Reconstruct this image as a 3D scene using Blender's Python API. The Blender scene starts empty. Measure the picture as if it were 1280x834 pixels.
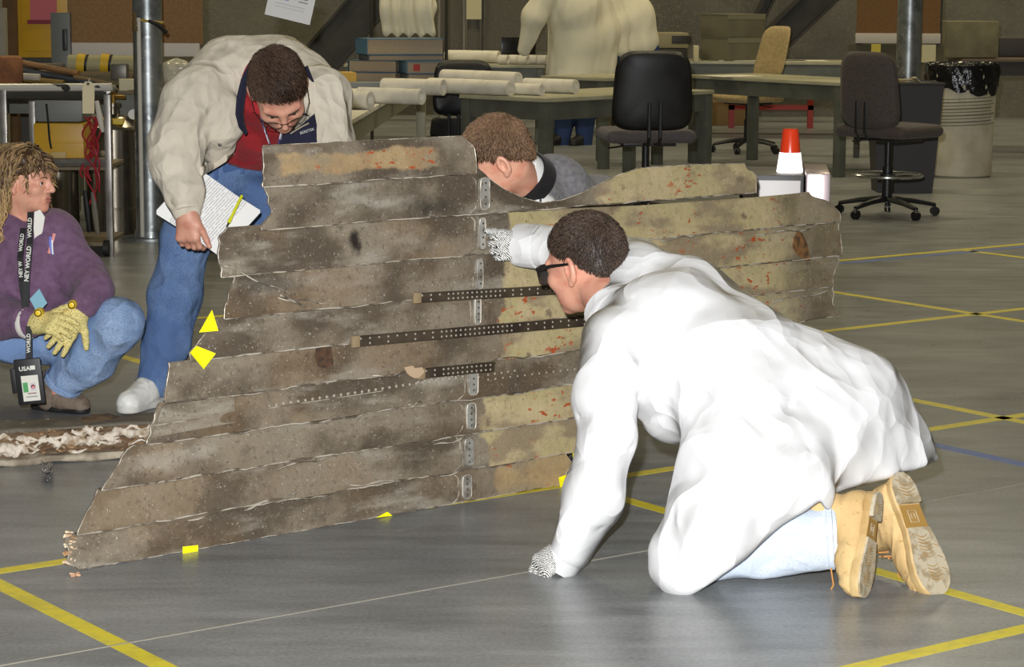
import bpy, bmesh, math, random
import numpy as np
from mathutils import Vector, Matrix
random.seed(7)
RNG = np.random.default_rng(11)
scene = bpy.context.scene
COL = scene.collection

# ------------------------------------------------------------------ camera
F = 2920.6                      # focal length in pixels of the 1280 x 834 frame
PITCH, ROLL, YAW = 0.14818, 0.00483, 0.63206
CAM = np.array([0.0, 0.0, 1.5])
FW = np.array([0, math.cos(PITCH), -math.sin(PITCH)])
_r0 = np.array([1.0, 0, 0]); _u0 = np.cross(_r0, FW)
RT = math.cos(ROLL) * _r0 + math.sin(ROLL) * _u0
UP = -math.sin(ROLL) * _r0 + math.cos(ROLL) * _u0
cam_d = bpy.data.cameras.new('camera'); cam = bpy.data.objects.new('camera', cam_d); COL.objects.link(cam)
cam_d.sensor_width = 36.0; cam_d.lens = F / 1280 * 36.0; cam_d.clip_end = 200
m = Matrix.Identity(4)
for i in range(3):
    m[i][0] = RT[i]; m[i][1] = UP[i]; m[i][2] = -FW[i]; m[i][3] = CAM[i]
cam.matrix_world = m
scene.camera = cam

# ------------------------------------------------------------------ light
world = bpy.data.worlds.new('hangar_ambient'); scene.world = world; world.use_nodes = True
bg = world.node_tree.nodes['Background']; bg.inputs[0].default_value = (1.0, 0.93, 0.74, 1); bg.inputs[1].default_value = 0.06

def area(name, loc, size, power, color, target=None):
    d = bpy.data.lights.new(name, 'AREA'); d.shape = 'RECTANGLE'; d.size, d.size_y = size; d.energy = power; d.color = color
    o = bpy.data.objects.new(name, d); COL.objects.link(o); o.location = loc
    t = Vector(target if target else (loc[0], loc[1], 0)) - Vector(loc)
    o.rotation_euler = t.to_track_quat('-Z', 'Y').to_euler()
    return o
# the hangar's high bay lamps
WARM = (1.0, 0.87, 0.55)
for (lx, ly) in ((-6, 19), (1, 17.5), (7, 19), (-2, 27), (5, 27), (-3, 10.5), (4, 10.5)):
    area('high_bay_lamp', (lx, ly, 9.0), (2.2, 1.0), 225 if ly > 12 else 60, WARM)
# the photographer's flash, on a bracket just above and left of the lens
fl = bpy.data.lights.new('camera_flash', 'SPOT'); fl.energy = 2520; fl.color = (0.975, 0.99, 1.0)
fl.spot_size = math.radians(48); fl.spot_blend = 0.5; fl.shadow_soft_size = 0.035
fo = bpy.data.objects.new('camera_flash', fl); COL.objects.link(fo); fo.location = (-0.10, 0.02, 1.70)
fo.rotation_euler = (Vector((0.15, 8.0, 0.55)) - fo.location).to_track_quat('-Z', 'Y').to_euler()

scene.view_settings.view_transform = 'Standard'; scene.view_settings.look = 'None'
scene.view_settings.gamma = 1.0; scene.view_settings.use_curve_mapping = False
scene.view_settings.exposure = 0.0

# ------------------------------------------------------------------ frame helpers
def W(px, py, y):
    d = FW * F + RT * (px - 640) - UP * (py - 417); d = d / d[1]
    return CAM + d * y
def G(px, py, z=0.0):
    d = FW * F + RT * (px - 640) - UP * (py - 417); t = (z - CAM[2]) / d[2]
    return CAM + d * t
def PXM(p):
    return F / float((np.array(p) - CAM) @ FW)
E1 = np.array([math.cos(YAW), math.sin(YAW), 0]); E2 = np.array([-math.sin(YAW), math.cos(YAW), 0]); EZ = np.array([0, 0, 1.0])
def nrm(v):
    v = np.array(v, float); return v / np.linalg.norm(v)

# ------------------------------------------------------------------ materials
def lin(c):
    return tuple((x / 12.92 if x <= 0.04045 else ((x + 0.055) / 1.055) ** 2.4) for x in c)
def rgb(r, g, b):
    return lin((r / 255, g / 255, b / 255))
MATS = {}
def mat(name, col, rough=0.6, metal=0.0, var=None, bump=None, spec=0.5, coat=0.0, emit=None, sheen=0.0, stretch=None):
    if name in MATS: return MATS[name]
    M = bpy.data.materials.new(name); M.use_nodes = True; nt = M.node_tree; N = nt.nodes; L = nt.links
    b = N['Principled BSDF']
    b.inputs['Base Color'].default_value = (*col, 1); b.inputs['Roughness'].default_value = rough
    b.inputs['Metallic'].default_value = metal; b.inputs['Specular IOR Level'].default_value = spec
    b.inputs['Coat Weight'].default_value = coat; b.inputs['Sheen Weight'].default_value = sheen
    if emit: b.inputs['Emission Color'].default_value = (*emit[0], 1); b.inputs['Emission Strength'].default_value = emit[1]
    tc = N.new('ShaderNodeTexCoord'); vec = tc.outputs['Object']
    if stretch:
        mp = N.new('ShaderNodeMapping'); mp.inputs['Scale'].default_value = stretch; L.new(vec, mp.inputs['Vector']); vec = mp.outputs['Vector']
    if var:
        for k, (sc, col2, lo, hi) in enumerate(var):
            nz = N.new('ShaderNodeTexNoise'); nz.inputs['Scale'].default_value = sc; nz.inputs['Detail'].default_value = 5
            L.new(vec, nz.inputs['Vector'])
            rp = N.new('ShaderNodeMapRange'); rp.inputs['From Min'].default_value = lo; rp.inputs['From Max'].default_value = hi
            L.new(nz.outputs['Fac'], rp.inputs['Value'])
            mx = N.new('ShaderNodeMix'); mx.data_type = 'RGBA'; L.new(rp.outputs['Result'], mx.inputs['Factor'])
            if k == 0: mx.inputs['A'].default_value = (*col, 1)
            else: L.new(prev, mx.inputs['A'])
            mx.inputs['B'].default_value = (*col2, 1); prev = mx.outputs['Result']
        L.new(prev, b.inputs['Base Color'])
    if bump:
        nz = N.new('ShaderNodeTexNoise'); nz.inputs['Scale'].default_value = bump[0]; nz.inputs['Detail'].default_value = 4
        L.new(vec, nz.inputs['Vector'])
        bp = N.new('ShaderNodeBump'); bp.inputs['Strength'].default_value = bump[1]; bp.inputs['Distance'].default_value = bump[2] if len(bump) > 2 else 0.01
        L.new(nz.outputs['Fac'], bp.inputs['Height']); L.new(bp.outputs['Normal'], b.inputs['Normal'])
    MATS[name] = M
    return M
def fold_bump(M, layers, distort=0.35, strength=0.8):
    """relief of creased cloth: warped cells that meet in sharp folds; layers: (scale, depth, stretch)"""
    nt = M.node_tree; N = nt.nodes; L = nt.links; b = N['Principled BSDF']; old = b.inputs['Normal'].links[0].from_node if b.inputs['Normal'].links else None
    tc = N.new('ShaderNodeTexCoord'); hgt = None
    for sc, dep, st in layers:
        nz = N.new('ShaderNodeTexNoise'); nz.inputs['Scale'].default_value = sc * 0.55; nz.inputs['Detail'].default_value = 2; L.new(tc.outputs['Object'], nz.inputs['Vector'])
        sb = N.new('ShaderNodeVectorMath'); sb.operation = 'SUBTRACT'; sb.inputs[1].default_value = (0.5, 0.5, 0.5); L.new(nz.outputs['Color'], sb.inputs[0])
        sl = N.new('ShaderNodeVectorMath'); sl.operation = 'SCALE'; sl.inputs['Scale'].default_value = distort * 4 / sc; L.new(sb.outputs[0], sl.inputs[0])
        ad = N.new('ShaderNodeVectorMath'); ad.operation = 'ADD'; L.new(tc.outputs['Object'], ad.inputs[0]); L.new(sl.outputs[0], ad.inputs[1])
        mp = N.new('ShaderNodeMapping'); mp.inputs['Scale'].default_value = st; L.new(ad.outputs[0], mp.inputs['Vector'])
        vo = N.new('ShaderNodeTexVoronoi'); vo.inputs['Scale'].default_value = sc; L.new(mp.outputs['Vector'], vo.inputs['Vector'])
        mu = N.new('ShaderNodeMath'); mu.operation = 'MULTIPLY'; mu.inputs[1].default_value = dep; L.new(vo.outputs['Distance'], mu.inputs[0])
        if hgt is None: hgt = mu.outputs[0]
        else:
            a = N.new('ShaderNodeMath'); a.operation = 'ADD'; L.new(hgt, a.inputs[0]); L.new(mu.outputs[0], a.inputs[1]); hgt = a.outputs[0]
    bp = N.new('ShaderNodeBump'); bp.inputs['Strength'].default_value = strength; bp.inputs['Distance'].default_value = 1.0; L.new(hgt, bp.inputs['Height'])
    if old is not None: L.new(bp.outputs['Normal'], old.inputs['Normal'])
    else: L.new(bp.outputs['Normal'], b.inputs['Normal'])
    return M
def attr_mat(name, cola, colb, rough=0.5, spec=0.4):
    """hair: colour runs between two tones by the per-vertex 'tone' value"""
    if name in MATS: return MATS[name]
    M = mat(name, cola, rough, spec=spec); nt = M.node_tree; N = nt.nodes; L = nt.links
    a = N.new('ShaderNodeAttribute'); a.attribute_name = 'tone'
    mx = N.new('ShaderNodeMix'); mx.data_type = 'RGBA'; mx.inputs['A'].default_value = (*cola, 1); mx.inputs['B'].default_value = (*colb, 1)
    L.new(a.outputs['Fac'], mx.inputs['Factor']); L.new(mx.outputs['Result'], N['Principled BSDF'].inputs['Base Color'])
    return M

# ------------------------------------------------------------------ objects
def link(o, parent=None):
    COL.objects.link(o)
    if parent is not None: o.parent = parent
    return o
def tag(o, label=None, cat=None, group=None, kind=None):
    if label: o['label'] = label
    if cat: o['category'] = cat
    if group: o['group'] = group
    if kind: o['kind'] = kind
    return o
def thing(name, label, cat, loc=(0, 0, 0), rotz=0.0, group=None):
    o = bpy.data.objects.new(name, None); o.empty_display_size = 0.1; link(o)
    o.location = loc; o.rotation_euler = (0, 0, rotz)
    return tag(o, label, cat, group)
def child_world(o, parent):
    """parent a mesh whose vertices are in world space to a thing that has a transform"""
    bpy.context.view_layer.update()
    o.parent = parent; o.matrix_parent_inverse = (Matrix.Translation(parent.location) @ parent.rotation_euler.to_matrix().to_4x4()).inverted()
    return o
def copy_tree(o, parent=None):
    c = o.copy(); COL.objects.link(c)
    if parent is not None: c.parent = parent
    for ch in o.children: copy_tree(ch, c)
    return c
def mesh_obj(name, v, f, material, parent=None, smooth=True, angle=0.7, tone=None):
    me = bpy.data.meshes.new(name)
    me.from_pydata([tuple(map(float, p)) for p in v], [], [tuple(int(i) for i in q) for q in f])
    me.validate(); me.update()
    if smooth:
        me.polygons.foreach_set('use_smooth', [True] * len(me.polygons))
        if angle: me.set_sharp_from_angle(angle=angle)
    if tone is not None:
        at = me.attributes.new('tone', 'FLOAT', 'POINT'); at.data.foreach_set('value', np.asarray(tone, np.float32))
    me.materials.append(material)
    o = bpy.data.objects.new(name, me); link(o)
    if parent is not None: o.parent = parent
    return o

class MB:
    """collects shapes into one mesh"""
    def __init__(s): s.v = []; s.f = []; s.t = []
    def add(s, v, f, tone=0.0):
        b = len(s.v); s.v += [tuple(p) for p in v]; s.f += [tuple(i + b for i in q) for q in f]; s.t += [tone] * len(v)
        return s
    def box(s, c, size, R=None, bevel=0.0):
        bm = bmesh.new(); bmesh.ops.create_cube(bm, size=1.0)
        for q in bm.verts: q.co = Vector((q.co.x * size[0], q.co.y * size[1], q.co.z * size[2]))
        if bevel > 0: bmesh.ops.bevel(bm, geom=list(bm.edges), offset=bevel, segments=2, affect='EDGES', profile=0.6)
        bm.verts.index_update()
        c = np.array(c, float); R = np.eye(3) if R is None else np.array(R)
        v = [c + R @ np.array(q.co) for q in bm.verts]; f = [[q.index for q in fa.verts] for fa in bm.faces]
        bm.free(); return s.add(v, f)
    def tube(s, pts, r, n=8, cap=True, tone=0.0, flat=None):
        pts = [np.array(p, float) for p in pts]; k = len(pts)
        rs = r if hasattr(r, '__len__') else [r] * k
        v = []; f = []; u = None
        for i in range(k):
            t = pts[min(i + 1, k - 1)] - pts[max(i - 1, 0)]; t = t / (np.linalg.norm(t) + 1e-9)
            if u is None:
                a = EZ if abs(t[2]) < 0.9 else np.array([1.0, 0, 0]); u = nrm(np.cross(a, t))
            else:
                u = u - t * (u @ t); u = u / (np.linalg.norm(u) + 1e-9)
            w = np.cross(t, u); fl_ = flat or (1, 1)
            for j in range(n):
                an = 2 * math.pi * j / n; v.append(pts[i] + rs[i] * (math.cos(an) * u * fl_[0] + math.sin(an) * w * fl_[1]))
        for i in range(k - 1):
            for j in range(n):
                a = i * n + j; b = i * n + (j + 1) % n; f.append((a, b, b + n, a + n))
        if cap: f.append(tuple(range(n))[::-1]); f.append(tuple(range((k - 1) * n, k * n)))
        return s.add(v, f, tone)
    def lathe(s, c, prof, n=24, axis=None):
        """prof: (radius, height) pairs"""
        c = np.array(c, float); ax = EZ if axis is None else nrm(axis)
        a = np.array([1.0, 0, 0]) if abs(ax[0]) < 0.9 else np.array([0, 1.0, 0]); u = nrm(np.cross(ax, a)); w = np.cross(ax, u)
        v = []; f = []
        for (r, h) in prof:
            for j in range(n):
                an = 2 * math.pi * j / n; v.append(c + ax * h + r * (math.cos(an) * u + math.sin(an) * w))
        for i in range(len(prof) - 1):
            for j in range(n):
                p = i * n + j; q = i * n + (j + 1) % n; f.append((p, q, q + n, p + n))
        f.append(tuple(range(n))[::-1]); f.append(tuple(range((len(prof) - 1) * n, len(prof) * n)))
        return s.add(v, f)
    def prism(s, poly, o, U, V, Nn, d):
        """a 2-D outline on the U, V axes at o, made d thick along Nn"""
        o = np.array(o, float); k = len(poly)
        a = [o + p[0] * U + p[1] * V for p in poly]; b = [p + Nn * d for p in a]
        f = [tuple(range(k)), tuple(range(k, 2 * k))[::-1]] + [((i + 1) % k, i, i + k, (i + 1) % k + k) for i in range(k)]
        return s.add(a + b, f)
    def build(s, name, material, parent=None, smooth=True, angle=0.6, tone=False):
        return mesh_obj(name, s.v, s.f, material, parent, smooth, angle, s.t if tone else None)
def rz(a):
    c, s_ = math.cos(a), math.sin(a); return np.array([[c, -s_, 0], [s_, c, 0], [0, 0, 1.0]])
def frame(x, y):
    """rotation matrix with columns x, y', z from two directions"""
    x = nrm(x); y = np.array(y, float); y = nrm(y - x * (x @ y)); return np.stack([x, y, np.cross(x, y)], 1)

# ------------------------------------------------------------------ noise and signed-distance modelling
def vnoise(p, seed=0):
    p = np.asarray(p, np.float64); i = np.floor(p).astype(np.int64); f = p - i; f = f * f * f * (f * (f * 6 - 15) + 10)
    def h(a, b, c):
        n = (a * 73856093) ^ (b * 19349663) ^ (c * 83492791) ^ (seed * 2654435761)
        n = (n ^ (n >> 13)) * 1274126177; n = n ^ (n >> 16)
        return (n & 0xFFFF) / 32767.5 - 1.0
    x, y, z = i[..., 0], i[..., 1], i[..., 2]; fx, fy, fz = f[..., 0], f[..., 1], f[..., 2]
    def lx(yy, zz): return h(x, yy, zz) * (1 - fx) + h(x + 1, yy, zz) * fx
    def ly(zz): return lx(y, zz) * (1 - fy) + lx(y + 1, zz) * fy
    return ly(z) * (1 - fz) + ly(z + 1) * fz
def fbm(p, seed=0, o=3):
    t = 0; a = 1.0
    for k in range(o): t = t + a * vnoise(np.asarray(p) * 2 ** k, seed + k); a *= 0.5
    return t / (2 - 2 ** (1 - o))
class SDF:
    def __init__(s): s.ops = []; s.lo = np.full(3, 1e9); s.hi = np.full(3, -1e9)
    def _b(s, p, r):
        s.lo = np.minimum(s.lo, np.array(p) - r); s.hi = np.maximum(s.hi, np.array(p) + r)
    def cone(s, a, b, ra, rb=None, k=0.02, sub=False):
        rb = ra if rb is None else rb; a = np.array(a, float); b = np.array(b, float)
        if not sub: s._b(a, ra); s._b(b, rb)
        s.ops.append(('c', (a, b, ra, rb), k, sub)); return s
    def ell(s, c, rad, R=None, k=0.02, sub=False):
        c = np.array(c, float); R = np.eye(3) if R is None else R
        if not sub: s._b(c, max(rad))
        s.ops.append(('e', (c, np.array(rad, float), R), k, sub)); return s
    def box(s, c, half, R=None, rd=0.01, k=0.02, sub=False):
        c = np.array(c, float); R = np.eye(3) if R is None else R; half = np.array(half, float)
        if not sub: s._b(c, np.linalg.norm(half))
        s.ops.append(('b', (c, half, R, rd), k, sub)); return s
    def plane(s, p, n, k=0.005):
        """cut away what lies on the side n points to"""
        s.ops.append(('p', (np.array(p, float), nrm(n)), k, True)); return s
    def chain(s, pts, k=0.02, sub=False):
        """pts: (px, py, depth, radius in pixels); a run of tapered limbs"""
        q = [(W(a, b, c), r / PXM(W(a, b, c))) for a, b, c, r in pts]
        for i in range(len(q) - 1): s.cone(q[i][0], q[i + 1][0], q[i][1], q[i + 1][1], k, sub)
        return s
    def ev(s, P):
        d = None
        for t, a, k, sub in s.ops:
            if t == 'c':
                A, B, ra, rb = a; ba = B - A; L2 = max(float(ba @ ba), 1e-12); pa = P - A.astype(P.dtype)
                h = np.clip((pa @ ba.astype(P.dtype)) / L2, 0, 1)
                x = np.sqrt(((pa - h[..., None] * ba.astype(P.dtype)) ** 2).sum(-1)) - (ra + (rb - ra) * h)
            elif t == 'e':
                c, rad, R = a; q = (P - c.astype(P.dtype)) @ R.astype(P.dtype)
                k0 = np.sqrt(((q / rad) ** 2).sum(-1)); k1 = np.sqrt(((q / rad ** 2) ** 2).sum(-1)); x = k0 * (k0 - 1) / (k1 + 1e-9)
            elif t == 'b':
                c, half, R, rd = a; q = np.abs((P - c.astype(P.dtype)) @ R.astype(P.dtype)) - (half - rd)
                x = np.sqrt((np.maximum(q, 0) ** 2).sum(-1)) + np.minimum(q.max(-1), 0) - rd
            else:
                p0, n_ = a; x = -((P - p0.astype(P.dtype)) @ n_.astype(P.dtype))
            x = x.astype(np.float32)
            if d is None: d = x; continue
            if sub: h = np.maximum(k - np.abs(d + x), 0) / k; d = np.maximum(d, -x) + h * h * k * 0.25
            else: h = np.maximum(k - np.abs(d - x), 0) / k; d = np.minimum(d, x) - h * h * k * 0.25
        return d
    def grad(s, P, e=0.002):
        g = np.zeros_like(P)
        for i in range(3):
            dv = np.zeros(3, P.dtype); dv[i] = e; g[:, i] = s.ev(P + dv) - s.ev(P - dv)
        return g / (np.linalg.norm(g, axis=1, keepdims=True) + 1e-9)
    def mesh(s, h, disp=None, pre=None):
        """surface nets; disp(points, normals) moves the finished surface along its normals"""
        lo = s.lo - 3 * h; n = np.ceil((s.hi + 3 * h - lo) / h).astype(int) + 1
        ax = [np.arange(n[i], dtype=np.float32) * h + np.float32(lo[i]) for i in range(3)]
        V = np.empty(tuple(n), np.float32); st = max(1, int(2.0e5 // (n[1] * n[2])))
        Y, Z = np.meshgrid(ax[1], ax[2], indexing='ij')
        for i in range(0, n[0], st):
            xs = ax[0][i:i + st]; P = np.empty((len(xs), n[1], n[2], 3), np.float32)
            P[..., 0] = xs[:, None, None]; P[..., 1] = Y; P[..., 2] = Z
            V[i:i + st] = s.ev(P)
        S = V < 0
        cnt = np.zeros(tuple(n - 1), np.int8)
        offs = [(a, b, c) for a in (0, 1) for b in (0, 1) for c in (0, 1)]
        for a, b, c in offs: cnt += S[a:n[0] - 1 + a, b:n[1] - 1 + b, c:n[2] - 1 + c]
        act = np.argwhere((cnt > 0) & (cnt < 8)); idx = np.full(tuple(n - 1), -1, np.int64); idx[tuple(act.T)] = np.arange(len(act))
        cv = np.stack([V[act[:, 0] + a, act[:, 1] + b, act[:, 2] + c] for a, b, c in offs], 1)
        acc = np.zeros((len(act), 3)); num = np.zeros(len(act)); O = np.array(offs, float)
        for i in range(8):
            for j in range(i + 1, 8):
                if abs(O[i] - O[j]).sum() != 1: continue
                va, vb = cv[:, i], cv[:, j]; mk = (va < 0) != (vb < 0); t = np.where(mk, va / np.where(mk, va - vb, 1), 0)
                acc += mk[:, None] * (O[i] + t[:, None] * (O[j] - O[i])); num += mk
        P = (act + acc / num[:, None]) * h + lo
        faces = []
        for axn in range(3):
            b, c = [(1, 2), (2, 0), (0, 1)][axn]; sl0 = [slice(None)] * 3; sl1 = [slice(None)] * 3
            sl0[axn] = slice(0, n[axn] - 1); sl1[axn] = slice(1, n[axn])
            ch = S[tuple(sl0)] != S[tuple(sl1)]; E = np.argwhere(ch)
            E = E[(E[:, b] > 0) & (E[:, c] > 0) & (E[:, b] < n[b] - 1) & (E[:, c] < n[c] - 1)]
            def cell(db, dc):
                q = E.copy(); q[:, b] -= db; q[:, c] -= dc; return idx[tuple(q.T)]
            qd = np.stack([cell(1, 1), cell(0, 1), cell(0, 0), cell(1, 0)], 1)
            fl_ = S[tuple(E.T)]; qd[~fl_] = qd[~fl_][:, ::-1]; faces.append(qd)
        Fc = np.concatenate(faces)
        g = s.grad(P); P = P - g * s.ev(P)[:, None] * 0.9
        if disp is not None: P = P + g * disp(P, g)[:, None]
        return P, Fc
def sdf_obj(name, sd, h, material, parent=None, disp=None, extra=None):
    v, f = sd.mesh(h, disp)
    v = [tuple(p) for p in v]; f = [tuple(q) for q in f]
    if extra:
        for ev, ef in extra:
            b = len(v); v += [tuple(p) for p in ev]; f += [tuple(i + b for i in q) for q in ef]
    return mesh_obj(name, v, f, material, parent, True, None)
def rebase(root, loc):
    """children were modelled in world space: move the thing's origin to its base"""
    T = Matrix.Translation(-Vector(tuple(map(float, loc)))); seen = set()
    def go(o):
        for c in o.children:
            if c.data and c.data.name not in seen: c.data.transform(T); seen.add(c.data.name)
            go(c)
    go(root)
    if root.data: root.data.transform(T)
    root.location = loc
    return root
def pbox(mb, x0, y0, x1, y1, dep, thick, bevel=0.0, R=None):
    """box whose camera-side face covers the given rectangle at that depth"""
    a = W(x0, y1, dep); b = W(x1, y0, dep); c = (a + b) / 2
    return mb.box((c[0], dep + thick / 2, c[2]), (abs(b[0] - a[0]), thick, abs(b[2] - a[2])), R, bevel)

# ================================================================== floor
def concrete():
    M = bpy.data.materials.new('sealed_concrete'); M.use_nodes = True; nt = M.node_tree; N = nt.nodes; L = nt.links; b = N['Principled BSDF']
    tc = N.new('ShaderNodeTexCoord'); vec = tc.outputs['Object']
    def noise(sc, det=6, stretch=None, rough=0.6):
        n = N.new('ShaderNodeTexNoise'); n.inputs['Scale'].default_value = sc; n.inputs['Detail'].default_value = det; n.inputs['Roughness'].default_value = rough
        if stretch:
            mp = N.new('ShaderNodeMapping'); mp.inputs['Scale'].default_value = stretch; mp.inputs['Rotation'].default_value = (0, 0, -0.4)
            L.new(vec, mp.inputs['Vector']); L.new(mp.outputs['Vector'], n.inputs['Vector'])
        else: L.new(vec, n.inputs['Vector'])
        return n.outputs['Fac']
    def ramp(f, lo, hi, a, c):
        r = N.new('ShaderNodeValToRGB'); r.color_ramp.elements[0].position = lo; r.color_ramp.elements[1].position = hi
        r.color_ramp.elements[0].color = (*a, 1); r.color_ramp.elements[1].color = (*c, 1); L.new(f, r.inputs['Fac']); return r.outputs['Color']
    def mix(a, c, f, mode='MIX'):
        x = N.new('ShaderNodeMix'); x.data_type = 'RGBA'; x.blend_type = mode
        L.new(a, x.inputs['A']); L.new(c, x.inputs['B'])
        if isinstance(f, float): x.inputs['Factor'].default_value = f
        else: L.new(f, x.inputs['Factor'])
        return x.outputs['Result']
    c1 = ramp(noise(0.9, 8), 0.32, 0.68, (0.215, 0.225, 0.232), (0.312, 0.322, 0.326))
    c2 = ramp(noise(2.2, 8, (1.0, 4.5, 1)), 0.3, 0.7, (0.55, 0.55, 0.54), (1.2, 1.19, 1.16))
    c = mix(c1, c2, 0.75, 'MULTIPLY')
    c3 = ramp(noise(90, 3), 0.35, 0.65, (0.72, 0.72, 0.72), (1.25, 1.25, 1.25)); c = mix(c, c3, 0.6, 'MULTIPLY')
    fle = ramp(noise(26, 4, None, 0.75), 0.72, 0.76, (0, 0, 0), (1, 1, 1)); lt = N.new('ShaderNodeRGB'); lt.outputs[0].default_value = (0.5, 0.49, 0.46, 1)
    fm = N.new('ShaderNodeMath'); fm.operation = 'MULTIPLY'; fm.inputs[1].default_value = 0.35; L.new(fle, fm.inputs[0])
    c = mix(c, lt.outputs[0], fm.outputs[0])
    L.new(c, b.inputs['Base Color'])
    rr = N.new('ShaderNodeMapRange'); rr.inputs['To Min'].default_value = 0.2; rr.inputs['To Max'].default_value = 0.42; L.new(noise(3.1, 6), rr.inputs['Value']); L.new(rr.outputs['Result'], b.inputs['Roughness'])
    bp = N.new('ShaderNodeBump'); bp.inputs['Strength'].default_value = 0.12; bp.inputs['Distance'].default_value = 0.004; L.new(noise(60, 5), bp.inputs['Height']); L.new(bp.outputs['Normal'], b.inputs['Normal'])
    b.inputs['Specular IOR Level'].default_value = 0.45
    return M
mb = MB(); mb.box((0, 15, -0.1), (60, 60, 0.2))
floor = tag(mb.build('floor', concrete(), smooth=False), kind='structure')
# sawn joint across the slab, filled with pale mortar
c0 = E2 * 4.718
mb = MB(); mb.box(c0 + E1 * 5 + EZ * 0.0004, (16, 0.007, 0.0012), rz(YAW))
mb.build('joint_filler', mat('joint_mortar', rgb(150, 145, 132), 0.8), floor)

# tape lines: a grid turned to the camera
YEL = mat('yellow_tape', rgb(222, 204, 40), 0.45, var=[(30, rgb(200, 186, 70), 0.45, 0.7), (5, rgb(186, 170, 40), 0.55, 0.75)])
BLU = mat('blue_tape', rgb(72, 100, 170), 0.5, var=[(25, rgb(96, 118, 172), 0.4, 0.65)])
def tape(axis, off, a, b, m_, label, w=0.05):
    mb = MB(); H = 1.5
    if axis == 'A': c = E1 * off * H + E2 * (a + b) / 2 * H; R = rz(YAW + math.pi / 2)
    else: c = E2 * off * H + E1 * (a + b) / 2 * H; R = rz(YAW)
    mb.box((0, 0, 0.0003), ((b - a) * H, w, 0.0006), R)
    o = mb.build('floor_tape', m_, smooth=False); o.location = c
    tag(o, label, 'tape', 'yellow tape grid on the concrete floor' if m_ is YEL else None)
tape('A', 1.562, 1.0, 6.0, YEL, 'yellow tape line on the floor in front of the lower panel tip')
tape('A', 2.836, 0.8, 8.0, YEL, 'yellow tape line passing under the kneeling person and his boots')
tape('A', 4.118, 1.0, 5.2, YEL, 'yellow tape line crossing another just behind the white coat hem')
tape('A', 5.385, 2.0, 6.6, YEL, 'yellow tape line ending behind the scalloped panel end')
tape('A', 6.672, 3.0, 6.17, YEL, 'short far yellow tape line branching off by the office chair')
tape('B', 3.670, -1.0, 7.5, YEL, 'yellow tape line running along the foot of the wreckage panel')
tape('B', 2.406, 1.2, 7.0, YEL, 'yellow tape line on the floor in front of the tan boots')
tape('B', 4.925, 4.2, 8.5, YEL, 'yellow tape line passing behind the white coat and scalloped panel end')
tape('B', 6.195, 2.6, 9.5, YEL, 'far yellow tape line with a blue strip along it')
tape('A', 3.745, 2.2, 3.75, BLU, 'blue tape line on the floor behind the tan boots', 0.055)
tape('B', 6.125, 5.6, 9.0, BLU, 'faded blue tape strip laid beside the far yellow line', 0.05)

# ================================================================== back wall: grey fabric hung on the hangar frame
FAB = mat('grey_wall_fabric', rgb(128, 125, 112), 0.85, var=[(0.9, rgb(100, 98, 88), 0.35, 0.7), (40, rgb(140, 136, 122), 0.5, 0.8)], bump=(6, 0.4, 0.03))
nx, nz_ = 360, 14; v = []; f = []
for j in range(nz_ + 1):
    for i in range(nx + 1):
        x = -18 + 36 * i / nx; z = 6.0 * j / nz_
        fold = 0.10 * math.sin(x * 2.1) + 0.06 * math.sin(x * 5.3 + 0.7 * math.sin(x)) + 0.03 * math.sin(x * 11 + z * 0.4)
        v.append((x, 27.2 + fold * (0.4 + 0.6 * z / 6) * 0.6, z))
for j in range(nz_):
    for i in range(nx):
        a = j * (nx + 1) + i; f.append((a, a + 1, a + nx + 2, a + nx + 1))
wb = mesh_obj('wall_back', v, f, FAB, None, True, None); tag(wb, kind='structure')
mb = MB(); mb.box((0, 27.45, 3.0), (36, 0.2, 6.0)); mb.build('wall_board', FAB, wb, smooth=False)
DARK = mat('dark_steel', rgb(64, 62, 54), 0.55, 0.2, var=[(4, rgb(46, 45, 39), 0.4, 0.7)])
def beam(p, q, dep, wid, label, cat='beam', mt=DARK):
    a = W(*p, dep); b = W(*q, dep); t = nrm(b - a); n = nrm(np.cross(t, (0, 1, 0)))
    root = thing('diagonal_beam', label, cat)
    mb = MB(); L_ = np.linalg.norm(b - a); R = np.stack([t, np.array([0, 1.0, 0]), np.cross(t, (0, 1, 0))], 1)
    c = (a + b) / 2
    mb.box(c, (L_, 0.025, wid), R); mb.build('web', mt, root, smooth=False)
    for s_ in (-1, 1):
        mb = MB(); mb.box(c + n * s_ * wid / 2, (L_, 0.24, 0.03), R); mb.build('flange', mt, root, smooth=False)
    lo = a if a[2] < b[2] else b
    return rebase(root, lo)
beam((315, 172), (500, -40), 26.3, 0.40, 'wide dark steel brace behind the bending person')
beam((925, 92), (1052, -30), 26.3, 0.30, 'slim dark steel brace behind the grey cartons')
beam((905, 110), (985, -50), 26.6, 0.10, 'thin dark steel strut beside the slim brace')
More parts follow.
